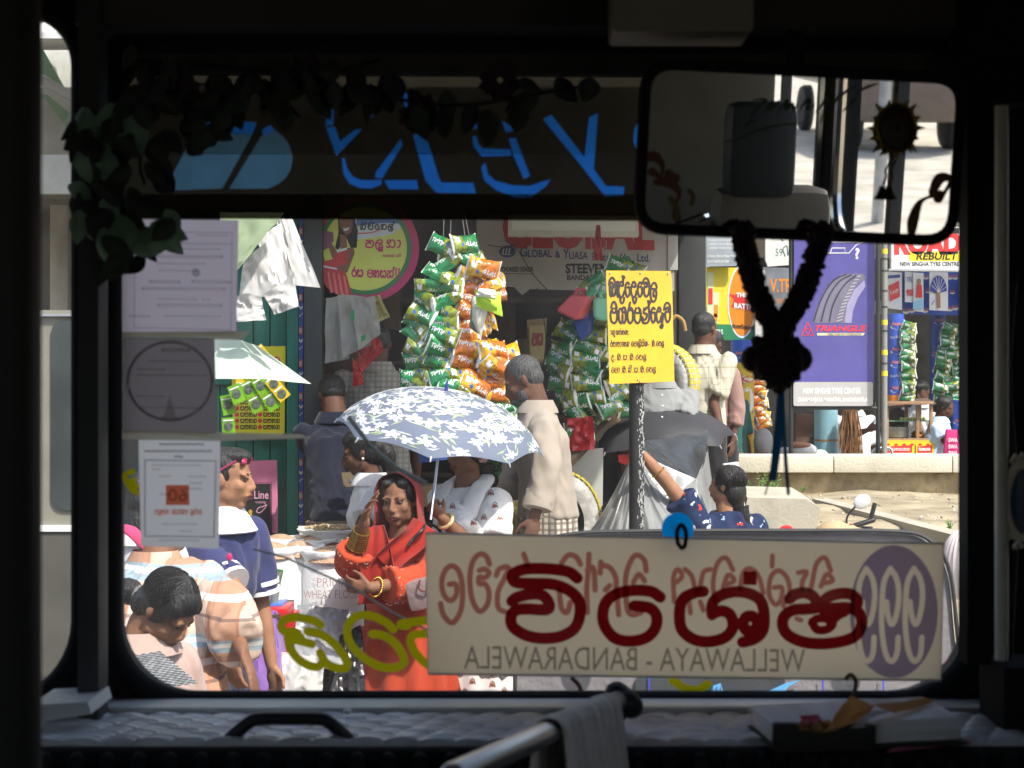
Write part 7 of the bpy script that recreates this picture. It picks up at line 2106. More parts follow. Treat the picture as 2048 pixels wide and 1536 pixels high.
# printed tyre
b = MB(); hc_ = crop(1380, 430, 3.012)
def arcs(cx, cy, r0, r1, a0, a1, ex, n=20): return [(cx + r0 * ex * math.cos(R(a0 + (a1 - a0) * k / n)), cy - r0 * math.sin(R(a0 + (a1 - a0) * k / n))) for k in range(n + 1)] + [(cx + r1 * ex * math.cos(R(a1 - (a1 - a0) * k / n)), cy - r1 * math.sin(R(a1 - (a1 - a0) * k / n))) for k in range(n + 1)]
b.poly([pg.P(x, y, .002) for x, y in hc_([(735, 650), (760, 560), (800, 470), (850, 400), (920, 355), (1040, 352), (1060, 380), (1000, 430), (960, 520), (950, 650)])], 0)
for q_ in ([(745, 640), (775, 545), (815, 460), (870, 390), (940, 358)], [(790, 640), (815, 545), (850, 465), (900, 400), (970, 360)], [(840, 640), (855, 560), (890, 480), (940, 410), (1000, 365)]): b.stroke(pg, hc_(q_), 3.2, off=.004, mi=1)
for k in range(14):
    t_ = k / 13; b.stroke(pg, hc_([(885 + 120 * t_ ** 1.4, 640 - 270 * t_), (915 + 110 * t_ ** 1.4, 630 - 262 * t_)]), 2.2, off=.0045, mi=2, smooth=False)
b.poly([pg.P(x, y, .0036) for x, y in hc_([(930, 650), (945, 540), (990, 450), (1050, 390), (1056, 430), (1010, 500), (980, 580), (972, 650)])], 3)
b.build('printed_tyre', [mat('tyre_print_grey', (.16, .15, .22)), mat('tyre_print_dark', (.03, .03, .06)), mat('tyre_print_light', (.40, .39, .46)), mat('tyre_print_pale', (.30, .28, .46))], tg, smooth=False)
b = MB()
for x in (1582, 1756): b.tube([at(x, 440, 12.58), at(x, 918, 12.58)], .019, 10)
b.tube([at(1582, 816, 12.58), at(1756, 816, 12.58)], .016, 8)
b.build('posts', mat('post_green_black', (.03, .035, .035), rough=.5, metal=.3), tg)
b = MB(); b.tube([at(1769, 440, 12.45), at(1769, 918, 12.45)], .024, 12); pb = tag(b.build('striped_pole', mat('pole_grey', (.22, .22, .20), rough=.6)), 'grey pole with yellow bands right of the tyre hoarding', 'pole')
b = MB()
for y in (498, 640, 700, 742): b.tube([at(1769, y, 12.45), at(1769, y + 10, 12.45)], .0255, 12, mi=0)
for y in (470, 516, 540, 580, 612, 660, 725): b.tube([at(1769, y, 12.45), at(1769, y + 4, 12.45)], .026, 12, mi=1)
b.build('bands', [PYEL, DARK], pb)

pr = Pl(1460, 605, 13.3)
rh = hoarding('malt_hoarding', 'yellow and green malt drink hoarding with an orange oval', pr, [(1413, 534), (1512, 536), (1512, 681), (1413, 680)], .03, mat('hoarding_yellow', (.72, .60, .03), rough=.5, var=.05), 'hoarding')
b = MB(); b.board(pr, [(1413, 648), (1512, 650), (1512, 681), (1413, 680)], .002, 0, .002); b.text(pr, 'BUILDERS', 1402, 668, 9, 44, mi=2, off=.005, bold=.02)
oval_ = lambda rx, ry, cx=1484, cy=603: [(cx + rx * math.cos(6.283 * k / 40), cy + ry * math.sin(6.283 * k / 40)) for k in range(40)]
b.board(pr, oval_(29, 73), .002, 2, .003); b.board(pr, oval_(26, 69), .002, 1, .005)
b.board(pr, [(1458, 588), (1512, 596), (1506, 606), (1512, 624), (1462, 614), (1468, 600)], .002, 3, .007); b.text(pr, 'RATTHI', 1468, 616, 10, 42, mi=2, off=.010, bold=.05, slope=.1); b.text(pr, 'THE', 1472, 594, 8, 22, mi=2, off=.010, bold=.05)
sinhala(b, pr, 'rstviyegb', 1464, 655, 6, 44, st=1.2, off=.008, mi=4, slope=.12)
b.build('print', [PGREEN, PORG, PWHITE, PRED, INK], rh, smooth=False)
b = MB()
for x, y, h_ in ((1421, 545, 70), (1432, 585, 55), (1420, 612, 34), (1430, 612, 34)):
    b.board(pr, [(x - 6, y), (x + 6, y), (x + 5, y + h_), (x - 5, y + h_)], .002, 0, .003 + .0003 * x % .002); b.board(pr, [(x - 4, y + h_ * .45), (x + 4, y + h_ * .45), (x + 4, y + h_ * .9), (x - 4, y + h_ * .9)], .002, 1 if y > 560 else 2, .0072)
b.build('printed_glasses', [mat('glass_print', (.62, .66, .42)), PORG, PRED], rh, smooth=False)
pq = Pl(1440, 500, 13.2)
t = hoarding('grey_sign', 'grey sky printed shop sign above the malt hoarding', pq, [(1413, 430), (1474, 430), (1474, 532), (1413, 533)], .03, mat('sky_print', (.30, .34, .38), rough=.5, var=.5, scale=2.5))
b = MB(); b.text(pq, 'Complex, Dharma Wijaya Mawatha', 1414, 514, 4.6, 62, bold=.01); b.text(pq, 'Tel: 057-222875, 057-56880', 1414, 525, 4.6, 44, bold=.01)
for i in range(3): b.text(pq, 'KAHALA TOURS BUILDERS', 1416 + i, 482 + i * 8, 4, 56)
b.build('lettering', PWHITE, t, smooth=False)
pq = Pl(1556, 505, 13.4, yaw=4)
t = hoarding('white_sign', 'white sign with green scribbled figures behind the bead garland', pq, [(1531, 440), (1582, 440), (1581, 530), (1536, 533), (1531, 520)], .03, PLASTER2)
b = MB(); b.text(pq, '59', 1551, 512, 15, 14); b.stroke(pq, [(1570, 512), (1566, 498), (1574, 492), (1576, 510), (1580, 494)], 2.2, off=.003); b.stroke(pq, [(1548, 478), (1556, 470), (1566, 482)], 1.8, off=.003); b.build('lettering', mat('scribble_green', (.10, .18, .15)), t, smooth=False)
pq = Pl(1556, 575, 13.35)
t = hoarding('shop_sign', 'grey blue shop sign with orange letters beside the tyre hoarding', pq, [(1526, 534), (1584, 536), (1584, 640), (1526, 638)], .03, mat('sign_greyblue', (.16, .18, .21), rough=.6, var=.3, dirt=.3))
b = MB(); b.text(pq, 'V.TRADE', 1540, 584, 26, 82, bold=.02); b.text(pq, '0552', 1552, 606, 8, 24); b.build('lettering', PORG, t, smooth=False)
b = MB(); b.board(Pl(1515, 600, 13.2), [(1511, 540), (1530, 540), (1530, 760), (1511, 760)], .05); tag(b.build('pale_post', PLASTER2), 'pale post between the malt hoarding and the grey blue sign', 'post')

def pillar(label, px, y0, y1, wpx, Y, bands):
    t = thing('printed_pillar', label, 'pillar', at(px, y1, Y), 'printed pillars of the upper shops')
    r_ = wpx / 2 * Y / F; c_ = at(px, y1, Y)
    for i, (ya, yb, m) in enumerate(bands):
        b_ = MB(); b_.tube([at(px, yb, Y), at(px, ya, Y)], r_, 28); b_.build('shaft_wrap', m, t)
    return t, r_
def on_pillar(b_, px, Y, r_, pts, mi, o=.0015):
    """flat mark wrapped on the pillar"""
    vs = []
    for x, y in pts:
        dx = max(-.98, min(.98, (x - px) * Y / F / r_)); a_ = math.asin(dx); c_ = at(px, y, Y); vs.append(V((c_.x + (r_ + o) * math.sin(a_), Y - (r_ + o) * math.cos(a_), c_.z)))
    b_.add(vs, [tuple(range(len(vs)))], mi)
def stamp(b_, px, Y, r_, cx, cy, w_, h_, word, mr, mw):
    on_pillar(b_, px, Y, r_, [(cx + w_ * math.cos(t_), cy + h_ * .5 + h_ * .55 * math.sin(t_)) for t_ in [math.pi * k / 12 for k in range(13)]] + [(cx + w_ * .8 * math.cos(t_), cy + h_ * .45 + h_ * .28 * math.sin(t_)) for t_ in [math.pi - math.pi * k / 12 for k in range(13)]], mw)
    vs, fs = text_mesh(word, .03, .2); xs_ = [p_[0] for p_ in vs]; xa, xb = min(xs_), max(xs_)
    out = []
    for p_ in vs:
        x = cx - w_ * .85 + (p_[0] - xa) / (xb - xa) * w_ * 1.7; y = cy + h_ * .3 - p_[1] / .7 * h_ * .62
        dx = max(-.98, min(.98, (x - px) * Y / F / r_)); a_ = math.asin(dx); c_ = at(px, y, Y); out.append(V((c_.x + (r_ + .003) * math.sin(a_), Y - (r_ + .003) * math.cos(a_), c_.z)))
    b_.add(out, fs, mr)
ABL = mat('milk_blue', (.035, .10, .50), rough=.4, var=.08); SALM = mat('logo_salmon', (.70, .22, .17), rough=.5); CRM = mat('logo_cream', (.75, .72, .62), rough=.5)
t, r_ = pillar('blue milk powder pillar beside the single string of packets', 1791, 628, 800, 33, 14.6, [(628, 790, ABL), (790, 812, PORG)])
b = MB()
for y in (648, 698, 724, 775): stamp(b, 1791, 14.6, r_, 1791, y, 13, 11, 'Anchor', 0, 1)
for y in (678, 755): 
    for k, word in enumerate(('Pure Nutrition',)):
        vs, fs = text_mesh(word, .0, .2); xs_ = [p_[0] for p_ in vs]; xa, xb = min(xs_), max(xs_); out = []
        for p_ in vs:
            x = 1778 + (p_[0] - xa) / (xb - xa) * 26; yy = y - p_[1] * 8 + (x - 1778) * -.1; dx = (x - 1791) * 14.6 / F / r_; a_ = math.asin(dx); c_ = at(1791, yy, 14.6); out.append(V((c_.x + (r_ + .002) * math.sin(a_), 14.6 - (r_ + .002) * math.cos(a_), c_.z)))
        b.add(out, fs, 1)
b.build('logos', [SALM, PWHITE], t, smooth=False)
t, r_ = pillar('blue milk powder pillar behind the broad packet display', 1876, 628, 915, 30, 15.4, [(628, 915, ABL)])
b = MB()
for y in (640, 705, 735, 780, 810): stamp(b, 1876, 15.4, r_, 1876 + (y % 3) * 3 - 4, y, 10, 10, 'Anchor', 0, 1)
b.build('logos', [SALM, PWHITE], t, smooth=False)
t, r_ = pillar('blue milk powder stack behind the schoolgirl', 1926, 800, 915, 44, 14.9, [(800, 915, ABL)])
b = MB()
for x, y in ((1914, 840), (1934, 836), (1916, 870), (1936, 862), (1920, 900)): stamp(b, 1926, 14.9, r_, x, y, 9, 9, 'Anchor', 0, 1)
b.build('logos', [SALM, PWHITE], t, smooth=False)
AYL = blotch('snack_yellow', (.66, .46, .05), [(11, .30, (.75, .72, .66), 3), (13, .22, (.55, .20, .02), 7), (16, .14, (.05, .10, .35), 1)], rough=.5, bump=.05)
t, r_ = pillar('yellow printed margarine pillar with red ovals left of the bead garland', 1485, 680, 912, 46, 13.2, [(680, 725, ABL), (725, 912, AYL)])
b = MB()
stamp(b, 1485, 13.2, r_, 1478, 706, 12, 10, 'Anchor', 0, 1)
for x, y in ((1494, 758), (1494, 862), (1470, 905)):
    on_pillar(b, 1485, 13.2, r_, [(x + 15 * math.cos(t_), y + 8.5 * math.sin(t_)) for t_ in [6.283 * k / 24 for k in range(24)]], 1, .002)
    on_pillar(b, 1485, 13.2, r_, [(x + 13 * math.cos(t_), y + 6.6 * math.sin(t_)) for t_ in [6.283 * k / 24 for k in range(24)]], 2, .004)
    vs, fs = text_mesh('Actigen', .03, .2); xs_ = [p_[0] for p_ in vs]; xa, xb = min(xs_), max(xs_); out = []
    for p_ in vs:
        xx = x - 11 + (p_[0] - xa) / (xb - xa) * 22; yy = y + 2.5 - p_[1] * 8; dx = max(-.98, min(.98, (xx - 1485) * 13.2 / F / r_)); a_ = math.asin(dx); c_ = at(1485, yy, 13.2); out.append(V((c_.x + (r_ + .006) * math.sin(a_), 13.2 - (r_ + .006) * math.cos(a_), c_.z)))
    b.add(out, fs, 1)
# printed portraits and milk splash
for x, y, w_, h_, m_ in ((1492, 800, 13, 26, 1), (1470, 842, 12, 17, 3), (1470, 838, 8, 11, 4), (1474, 892, 18, 10, 3), (1482, 780, 14, 4, 1)):
    on_pillar(b, 1485, 13.2, r_, [(x + w_ * math.cos(t_), y + h_ * math.sin(t_)) for t_ in [6.283 * k / 18 for k in range(18)]], m_, .0015 + .0008 * m_)
b.build('logos', [SALM, PWHITE, PRED, INK, mat('print_face', (.34, .18, .10))], t, smooth=False)

pw = Pl(1860, 500, 12.9)
rg = hoarding('tyre_shop_sign', 'white tyre shop sign with big red letters at the right edge', pw, [(1783, 452), (2060, 455), (2060, 542), (1783, 538)], .06, mat('sign_white', (.70, .70, .68), rough=.5, var=.05))
b = MB(); b.text(pw, 'ROADGRIP', 1788, 506, 40, 236, mi=0, bold=.06); b.board(pw, rrect(1818, 503, 2030, 522, 4, 3), .002, 1, .002); b.text(pw, 'REBUILT TYRES', 1832, 519, 14, 150, mi=2, off=.005, bold=.02, shear=.2); b.text(pw, 'NEW SINGHA TYRE CENTRE BANDARAWELA', 1800, 532, 8, 190, mi=2, bold=.02)
b.board(pw, [(1892, 456), (1918, 456), (1918, 467), (1892, 467)], .002, 2, .003)
b.build('lettering', [PRED, PYEL, INK], rg, smooth=False)
b = MB(); b.board(Pl(1860, 541, 12.88), [(1778, 537), (2060, 541), (2060, 545), (1778, 541)], .08); b.build('rail', STEEL, rg)
pf = Pl(1860, 590, 14.9)
fb = hoarding('milk_fascia', 'blue fascia with rows of milk powder logos above the food cart', pf, [(1806, 540), (2000, 543), (2000, 632), (1806, 628)], .05, ABL)
b = MB()
for x, y, s_ in [(1812, 620, 7), (1823, 618, 7), (1850, 618, 7), (1852, 552, 6), (1900, 615, 7), (1911, 613, 7), (1900, 552, 6), (1910, 552, 6), (1855, 580, 5), (1905, 582, 5), (1922, 612, 6)]:
    b.poly([pf.P(x + s_ * math.cos(math.pi * k / 10), y + s_ * .7 * math.sin(math.pi * k / 10) + 3, .002) for k in range(11)], 1); b.text(pf, 'Anchor', x - s_, y + 2, 5, s_ * 2, mi=0, off=.004, bold=.02)
b.build('logos', [SALM, PWHITE], fb, smooth=False)
for i, (quad, lab, fn) in enumerate([([(1774, 543), (1804, 545), (1804, 620), (1774, 616)], 'white poster with a tilted red box beside the banded pole', 0), ([(1810, 543), (1829, 545), (1828, 605), (1810, 604)], 'narrow white poster with red writing left on the blue fascia', 1), ([(1826, 545), (1847, 546), (1847, 624), (1828, 622)], 'pale poster of a standing figure on the blue fascia', 2), ([(1859, 543), (1896, 545), (1896, 622), (1859, 620)], 'white poster with a blue fan on the fascia', 3), ([(1919, 545), (1960, 546), (1960, 624), (1919, 622)], 'pale blue poster at the right end of the fascia', 4)]):
    o = MB().board(Pl(1860, 580, 14.8 - .02 * i), quad, .012).build('poster', mat('poster_white', (.66, .67, .68), rough=.5, var=.05), None, smooth=False); tag(o, lab, 'poster', 'posters on the blue fascia')
    q_ = Pl(1860, 580, 14.79 - .02 * i); b = MB(); x0_, y0_ = quad[0]
    if fn == 0: b.board(q_, [(x0_ + 4, y0_ + 28), (x0_ + 24, y0_ + 18), (x0_ + 26, y0_ + 50), (x0_ + 6, y0_ + 60)], .002, 0, .002); b.board(q_, [(x0_ + 2, y0_ + 8), (x0_ + 26, y0_ + 6), (x0_ + 26, y0_ + 12), (x0_ + 2, y0_ + 14)], .002, 1, .002); b.text(q_, 'Lady', x0_ + 7, y0_ + 46, 8, 16, mi=3, off=.006, slope=-.4)
    if fn == 1: b.text(q_, 'TEL', x0_ + 3, y0_ + 20, 9, 13, mi=1, off=.002); b.text(q_, '900', x0_ + 3, y0_ + 48, 12, 13, mi=0, off=.002, bold=.04)
    if fn in (2, 4):
        b.board(q_, [(x0_ + 12 + 4 * math.cos(k), y0_ + 18 + 6 * math.sin(k)) for k in [6.283 * m_ / 12 for m_ in range(12)]], .002, 4, .002); b.board(q_, [(x0_ + 8, y0_ + 24), (x0_ + 17, y0_ + 24), (x0_ + 19, y0_ + 50), (x0_ + 6, y0_ + 50)], .002, 0, .004); b.board(q_, [(x0_, y0_ + 58), (x0_ + 20, y0_ + 52), (x0_ + 20, y0_ + 74), (x0_, y0_ + 74)], .002, 2, .002)
    if fn == 3:
        b.board(q_, [(x0_ + 18 + 17 * math.cos(R(a_)), y0_ + 42 - 34 * math.sin(R(a_))) for a_ in range(5, 176, 10)] + [(x0_ + 18 - 4, y0_ + 44)], .002, 1, .002)
        for a_ in range(20, 170, 22): b.stroke(q_, [(x0_ + 18, y0_ + 42), (x0_ + 18 + 16 * math.cos(R(a_)), y0_ + 42 - 32 * math.sin(R(a_)))], .8, off=.005, mi=3, smooth=False)
        b.board(q_, [(x0_ + 14, y0_ + 40), (x0_ + 21, y0_ + 40), (x0_ + 22, y0_ + 72), (x0_ + 15, y0_ + 74)], .002, 4, .005); b.stroke(q_, [(x0_ + 4, y0_ + 66), (x0_ + 10, y0_ + 58)], 1.2, off=.003, mi=1)
    b.build('print', [PRED, PBLUE, mat('print_sky', (.25, .5, .7)), PWHITE, mat('print_face', (.34, .18, .10))], o, smooth=False)
b = MB(); b.tube([at(1652, 915, 13.6), at(1652, 800, 13.6)], .105, 24); dr = tag(b.build('blue_drum', mat('drum_blue', (.20, .38, .45), rough=.5, var=.1, dirt=.15)), 'pale blue drum under the tyre hoarding', 'drum')
b = MB(); b.tube([at(1652, 882, 13.6), at(1652, 878, 13.6)], .108, 24); b.build('rope_band', mat('rope_brown', (.25, .15, .07)), dr)
b = MB(); rng = random.Random(8)
for i in range(150):
    x = rng.gauss(1700, 9); p0 = at(1698 + (x - 1698) * .6, 820, 13.4 + rng.uniform(-.05, .05)); p1 = at(x + rng.uniform(-4, 4), rng.uniform(895, 925), 13.4 + rng.uniform(-.07, .07))
    b.tube([p0, p0.lerp(p1, .5) + V((rng.uniform(-.03, .03), 0, 0)), p1], .004, 4, cap=False)
tag(b.build('coir_bundle', mat('coir', (.24, .12, .05), rough=.9, var=.4)), 'bundle of brown coir rope hanging beside the blue drum', 'rope')
for i, (x, y, w_, h_, lab) in enumerate([(1527, 886, 40, 60, 'grey sack printed with capital letters right of the yellow pillar'), (1605, 900, 60, 30, 'white open sack of red rice left of the blue drum'), (1570, 905, 34, 22, 'small white sack next to the hoarding post'), (1640, 908, 30, 18, 'low white sack in front of the blue drum')]):
    b = MB(); b.ell(at(x, y, 13.0 + .1 * i), (w_ / 2 * 13 / F, .1, h_ / 2 * 13 / F), None, 20, 12); o = b.build('sack', mat('grey_sack', (.40, .38, .37), rough=.8, var=.15, bump=.3) if i == 0 else SACK); tag(o, lab, 'sack', 'sacks on the upper pavement')
    if i == 0: b = MB(); b.text(Pl(1527, 890, 12.88), 'PRIMA', 1510, 912, 8, 28); b.build('stencil', INK, o, smooth=False)
    if i == 1: b = MB(); b.ell(at(x - 6, y - 10, 13.05), (.10, .07, .03)); b.build('grain', mat('red_rice', (.45, .22, .13), rough=.9), o)
# dark goods behind the posts
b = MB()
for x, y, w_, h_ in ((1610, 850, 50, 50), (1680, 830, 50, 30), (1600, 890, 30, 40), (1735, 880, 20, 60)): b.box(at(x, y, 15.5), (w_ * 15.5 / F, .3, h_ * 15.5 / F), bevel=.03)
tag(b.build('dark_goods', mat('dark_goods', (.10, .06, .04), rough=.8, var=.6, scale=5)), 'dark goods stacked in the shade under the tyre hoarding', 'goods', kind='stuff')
# glass food cart
fc = thing('food_cart', 'wooden glass sided snack cart with a brown canvas roof', 'cart', at(1820, 990, 14.2))
YC = 14.2
WOOD = mat('cart_wood', (.33, .19, .10), rough=.6, var=.25)
x0_, x1_ = at(1774, 0, YC).x, at(1862, 0, YC).x; zt, zm, zb = at(0, 806, YC).z, at(0, 880, YC).z, at(0, 916, YC).z
b = MB()
for x in (x0_, (x0_ + x1_) / 2 + .08, x1_):
    b.box((x, YC, (zt + zm) / 2), (.03, .03, zt - zm), bevel=.003); b.box((x, YC + .4, (zt + zm) / 2), (.03, .03, zt - zm), bevel=.003)
for z_ in (zt, zm): b.box(((x0_ + x1_) / 2, YC, z_), (x1_ - x0_ + .04, .034, .03), bevel=.003)
b.build('frame', WOOD, fc)
b = MB(); sheet(b, [(1766, 800), (1856, 796), (1874, 808), (1764, 812)], [YC + .5, YC + .5, YC - .1, YC - .1], .03, 91, 16, 8); b.build('roof_cloth', mat('brown_canvas', (.13, .085, .07), rough=.8), fc)
b = MB(); b.box(((x0_ + x1_) / 2, YC + .2, (zm + zb) / 2), (x1_ - x0_ + .06, .44, zm - zb)); b.build('base', mat('cart_base', (.62, .48, .04), rough=.5), fc)
q_ = Pl(1820, 895, YC - .03); b = MB()
for xa, xb in ((1772, 1828), (1832, 1868)): b.board(q_, [(xa, 886), (xb, 885), (xb, 914), (xa, 914)], .002, 0, .002); b.board(q_, [(xa + 3, 893), (xb - 4, 890), (xb - 4, 905), (xa + 3, 906)], .002, 1, .005); sinhala(b, q_, 'rshstn', xa + 5, 901, 5, xb - xa - 12, st=1, off=.008, mi=2); b.board(q_, [(xa, 906), (xb - 2, 906), (xb - 2, 914), (xa, 914)], .002, 2, .0055)
for k in range(6): b.board(q_, [(1776 + 16 * k + 4 * math.cos(a_), 889 + 2.2 * math.sin(a_)) for a_ in [6.283 * m_ / 10 for m_ in range(10)]], .002, 1, .004)
b.build('banner', [PYEL, PRED, PWHITE], fc, smooth=False)
b = MB(); b.box(((x0_ + x1_) / 2, YC + .2, at(0, 842, YC).z), (x1_ - x0_, .4, .012)); b.build('glass_shelf', mat('shelf_green', (.10, .22, .14), rough=.2), fc)
b = MB(); rng = random.Random(31)
for i in range(70): b.ell(V((rng.uniform((x0_ + x1_) / 2 + .1, x1_ - .05), YC + rng.uniform(.05, .3), at(0, 876 - rng.uniform(0, 12), YC).z)), (.02, .014, .012), Euler((rng.random() * 3, 0, rng.random() * 3)), 7, 5)
b.build('fried_snacks', mat('fried', (.38, .16, .04), rough=.7, var=.4), fc)
b = MB()
for i in range(8): b.ell(V((x1_ - .04 - .03 * i, YC + .1 + .02 * (i % 2), at(0, 838, YC).z)), (.018, .018, .015))
b.build('limes', mat('lime_yellow', (.55, .60, .12), rough=.4), fc)
b = MB(); b.lathe([(.09, 0), (.10, .10), (.001, .11)], V((x0_ + .16, YC + .2, zm + .02)), 20); b.build('steel_tray', STEEL, fc)
b = MB(); b.ell(at(1795, 842, 14.7), (.11, .1, .13)); tag(b.build('bundle', mat('dark_bundle', (.07, .065, .06), rough=.8)), 'dark round bundle seen through the cart glass', 'bundle')
b = MB(); b.tube(catmull([at(1745, 918, 12.9), at(1748, 899, 12.9), at(1770, 895, 12.9), at(1782, 899, 12.9), at(1785, 918, 12.9)], 4), .012, 8); tag(b.build('steel_rail', CHR), 'bent steel rail on the wall before the food cart', 'rail')
b = MB(); b.box(at(1840, 914, 13.2), (.36, .3, .02), Euler((0, R(-1), 0))); tag(b.build('red_board', mat('faded_red', (.40, .10, .09))), 'faded red board lying on the wall before the cart', 'board')
# ================================================================== things inside the cab, on and near the glass
YP = YW + .004
plg = Pl(1024, 768, YP)
# notices taped to the glass
PAPER1 = translucent('notice_lilac', (.47, .46, .48), (.78, .75, .80), .85, scale=5, var=.08)
PAPER2 = translucent('notice_grey', (.30, .30, .31), (.46, .44, .45), .85, scale=5, var=.08)
PAPER3 = translucent('notice_white', (.55, .55, .56), (.90, .90, .91), .85, scale=5, var=.06)
FAINT = film('faint_print', (.80, .79, .81))
FAINT2 = film('faint_dark', (.60, .60, .61))
FRED = film('faint_red', (.85, .42, .30))
def notice(name, label, poly, m):
    t = thing(name, label, 'notice', plg.P(sum(p_[0] for p_ in poly) / len(poly), max(p_[1] for p_ in poly), -.004), 'notices on the glass')
    MB().board(plg, poly, .0006, off=-.002).build('sheet', m, t, smooth=False)
    return t
n1 = notice('notice_sheet', 'large lilac notice at the top left of the glass', [(238, 438), (476, 440), (472, 668), (236, 664)], PAPER1)
b = MB()
for y, segs in ((470, [(395, 455)]), (487, [(345, 462)]), (498, [(365, 425), (430, 440)]), (513, [(300, 445)]), (527, [(315, 410)]), (541, [(320, 395)]), (563, [(300, 360), (385, 460)]), (577, [(285, 450)]), (598, [(316, 395), (405, 420)]), (610, [(316, 442)]), (632, [(260, 300), (330, 440)])):
    for x0_, x1_ in segs: b.stroke(plg, [(x0_, y), (x1_, y + 1)], 7 if y in (513, 563, 577, 610) else 4, off=.0008, smooth=False)
b.tube([plg.P(x, y, .0002) for x, y in [(270, 463), (464, 465), (462, 660), (268, 655)]], .0009, 4, closed=True); b.ell(plg.P(392, 545, .0003), (.006, .0006, .006)); b.build('print', FAINT, n1, smooth=False)
n2 = notice('notice_sheet', 'grey square notice with a large printed ring', [(250, 674), (428, 676), (434, 866), (250, 862)], PAPER2)
b = MB(); b.tube([plg.P(340 + 84 * math.cos(a_), 762 + 78 * math.sin(a_), .0002) for a_ in [6.283 * k / 60 for k in range(60)]], .0022, 6, closed=True, flat=.3)
b.stroke(plg, [(325, 700), (380, 700)], 7, off=.0008, smooth=False)
for y, x0_, x1_ in ((738, 275, 330), (750, 275, 415), (792, 275, 330), (722, 300, 400), (815, 280, 400)): b.stroke(plg, [(x0_, y), (x1_, y + 1)], 3, off=.0008, smooth=False, mi=1)
b.poly([plg.P(x, y, .0012) for x, y in [(340, 790), (352, 830), (360, 840), (322, 840), (330, 825)]]); b.build('print', [FAINT2, film('faint_grey', (.6, .6, .6))], n2, smooth=False)
n3 = notice('notice_sheet', 'white framed notice with a red square bearing mirrored digits', [(276, 880), (440, 880), (437, 1098), (281, 1092)], PAPER3)
b = MB(); b.tube([plg.P(x, y, .0002) for x, y in [(290, 920), (432, 922), (428, 1074), (290, 1072)]], .0012, 4, closed=True, mi=0)
for y, x0_, x1_, m_ in ((888, 320, 410, 0), (902, 290, 430, 0), (913, 350, 370, 0), (930, 305, 410, 1), (938, 305, 325, 1), (952, 318, 345, 1), (953, 378, 414, 1), (966, 380, 414, 1), (977, 370, 414, 1), (988, 320, 340, 1), (1048, 325, 400, 1), (1062, 360, 390, 1), (1080, 320, 405, 1)):
    n_ = int((x1_ - x0_) / 9); 
    for k in range(max(1, n_)): b.stroke(plg, [(x0_ + k * 9, y), (x0_ + k * 9 + 6, y + (k % 2))], 4.5 if y < 915 else 3.5, off=.0008, mi=m_, smooth=False)
b.board(plg, [(332, 970), (378, 970), (379, 1010), (332, 1010)], .0005, 2, .0008); b.text(plg, '60', 336, 1002, 24, 40, off=.0015, mi=0, bold=.02, mirror=True)
sinhala(b, plg, 'krl vnsn eplv', 308, 1028, 9, 96, st=2.4, off=.0008, mi=2, mirror=True); b.build('print', [FAINT2, FAINT, FRED], n3, smooth=False)
TAPE = translucent('old_tape', (.42, .40, .33), (.55, .53, .45), .7, clear=.35)
for quad, lab in [([(240, 664), (500, 662), (488, 680), (236, 678)], 'crinkled tape strip below the lilac notice'), ([(236, 860), (600, 868), (622, 876), (440, 882), (236, 878)], 'long crinkled tape strip above the white notice')]:
    b = MB(); b.board(plg, quad, .0005, off=.0022); tag(b.build('tape_strip', TAPE, smooth=False), lab, 'tape', 'tape strips on the glass')

# yellow lettering painted on the glass
YEL = translucent('glass_yellow', (.48, .44, .004), (.50, .46, .004), .55, var=.05)
gy = crop(540, 1210, 6.4); plo = Pl(1024, 768, YW + .008)
yl = thing('painted_lettering', 'yellow Sinhala letters painted on the lower windscreen', 'lettering', plo.P(720, 1350))
for k, grp in enumerate([[[(650, 255), (540, 195), (350, 160), (190, 185), (140, 270), (190, 340), (330, 345), (400, 430)], [(480, 335), (640, 370), (790, 470), (910, 600), (985, 740), (960, 810), (850, 805), (720, 740), (640, 610)], [(225, 400), (265, 560), (360, 690), (500, 775), (620, 790), (670, 730)], [(250, 430), (400, 465), (540, 500)]],
                      [[(1580, 310), (1480, 220), (1300, 140), (1120, 140), (1010, 240), (990, 380), (1060, 540), (1220, 690), (1420, 790), (1600, 800), (1710, 740), (1690, 620), (1580, 470), (1440, 390), (1310, 370)]],
                      [[(2120, 210), (1980, 200), (1830, 220), (1690, 235), (1680, 260), (1760, 265)], [(2120, 380), (2000, 370), (1850, 380), (1800, 440), (1830, 560), (1920, 680), (2010, 760), (2120, 800)]],
                      [[(5150, 960), (5300, 1060), (5480, 1085), (5600, 1010)]], [[(-1760, -1710), (-1860, -1650), (-1780, -1490), (-1700, -1440)], [(-1740, -1600), (-1820, -1560), (-1700, -1520)]]]):
    b = MB()
    union(b, plo, [q_ for s_ in grp for q_ in stroke_quads(gy(s_), 17 if k < 4 else 11)])
    b.build('letter', YEL, yl, smooth=False)

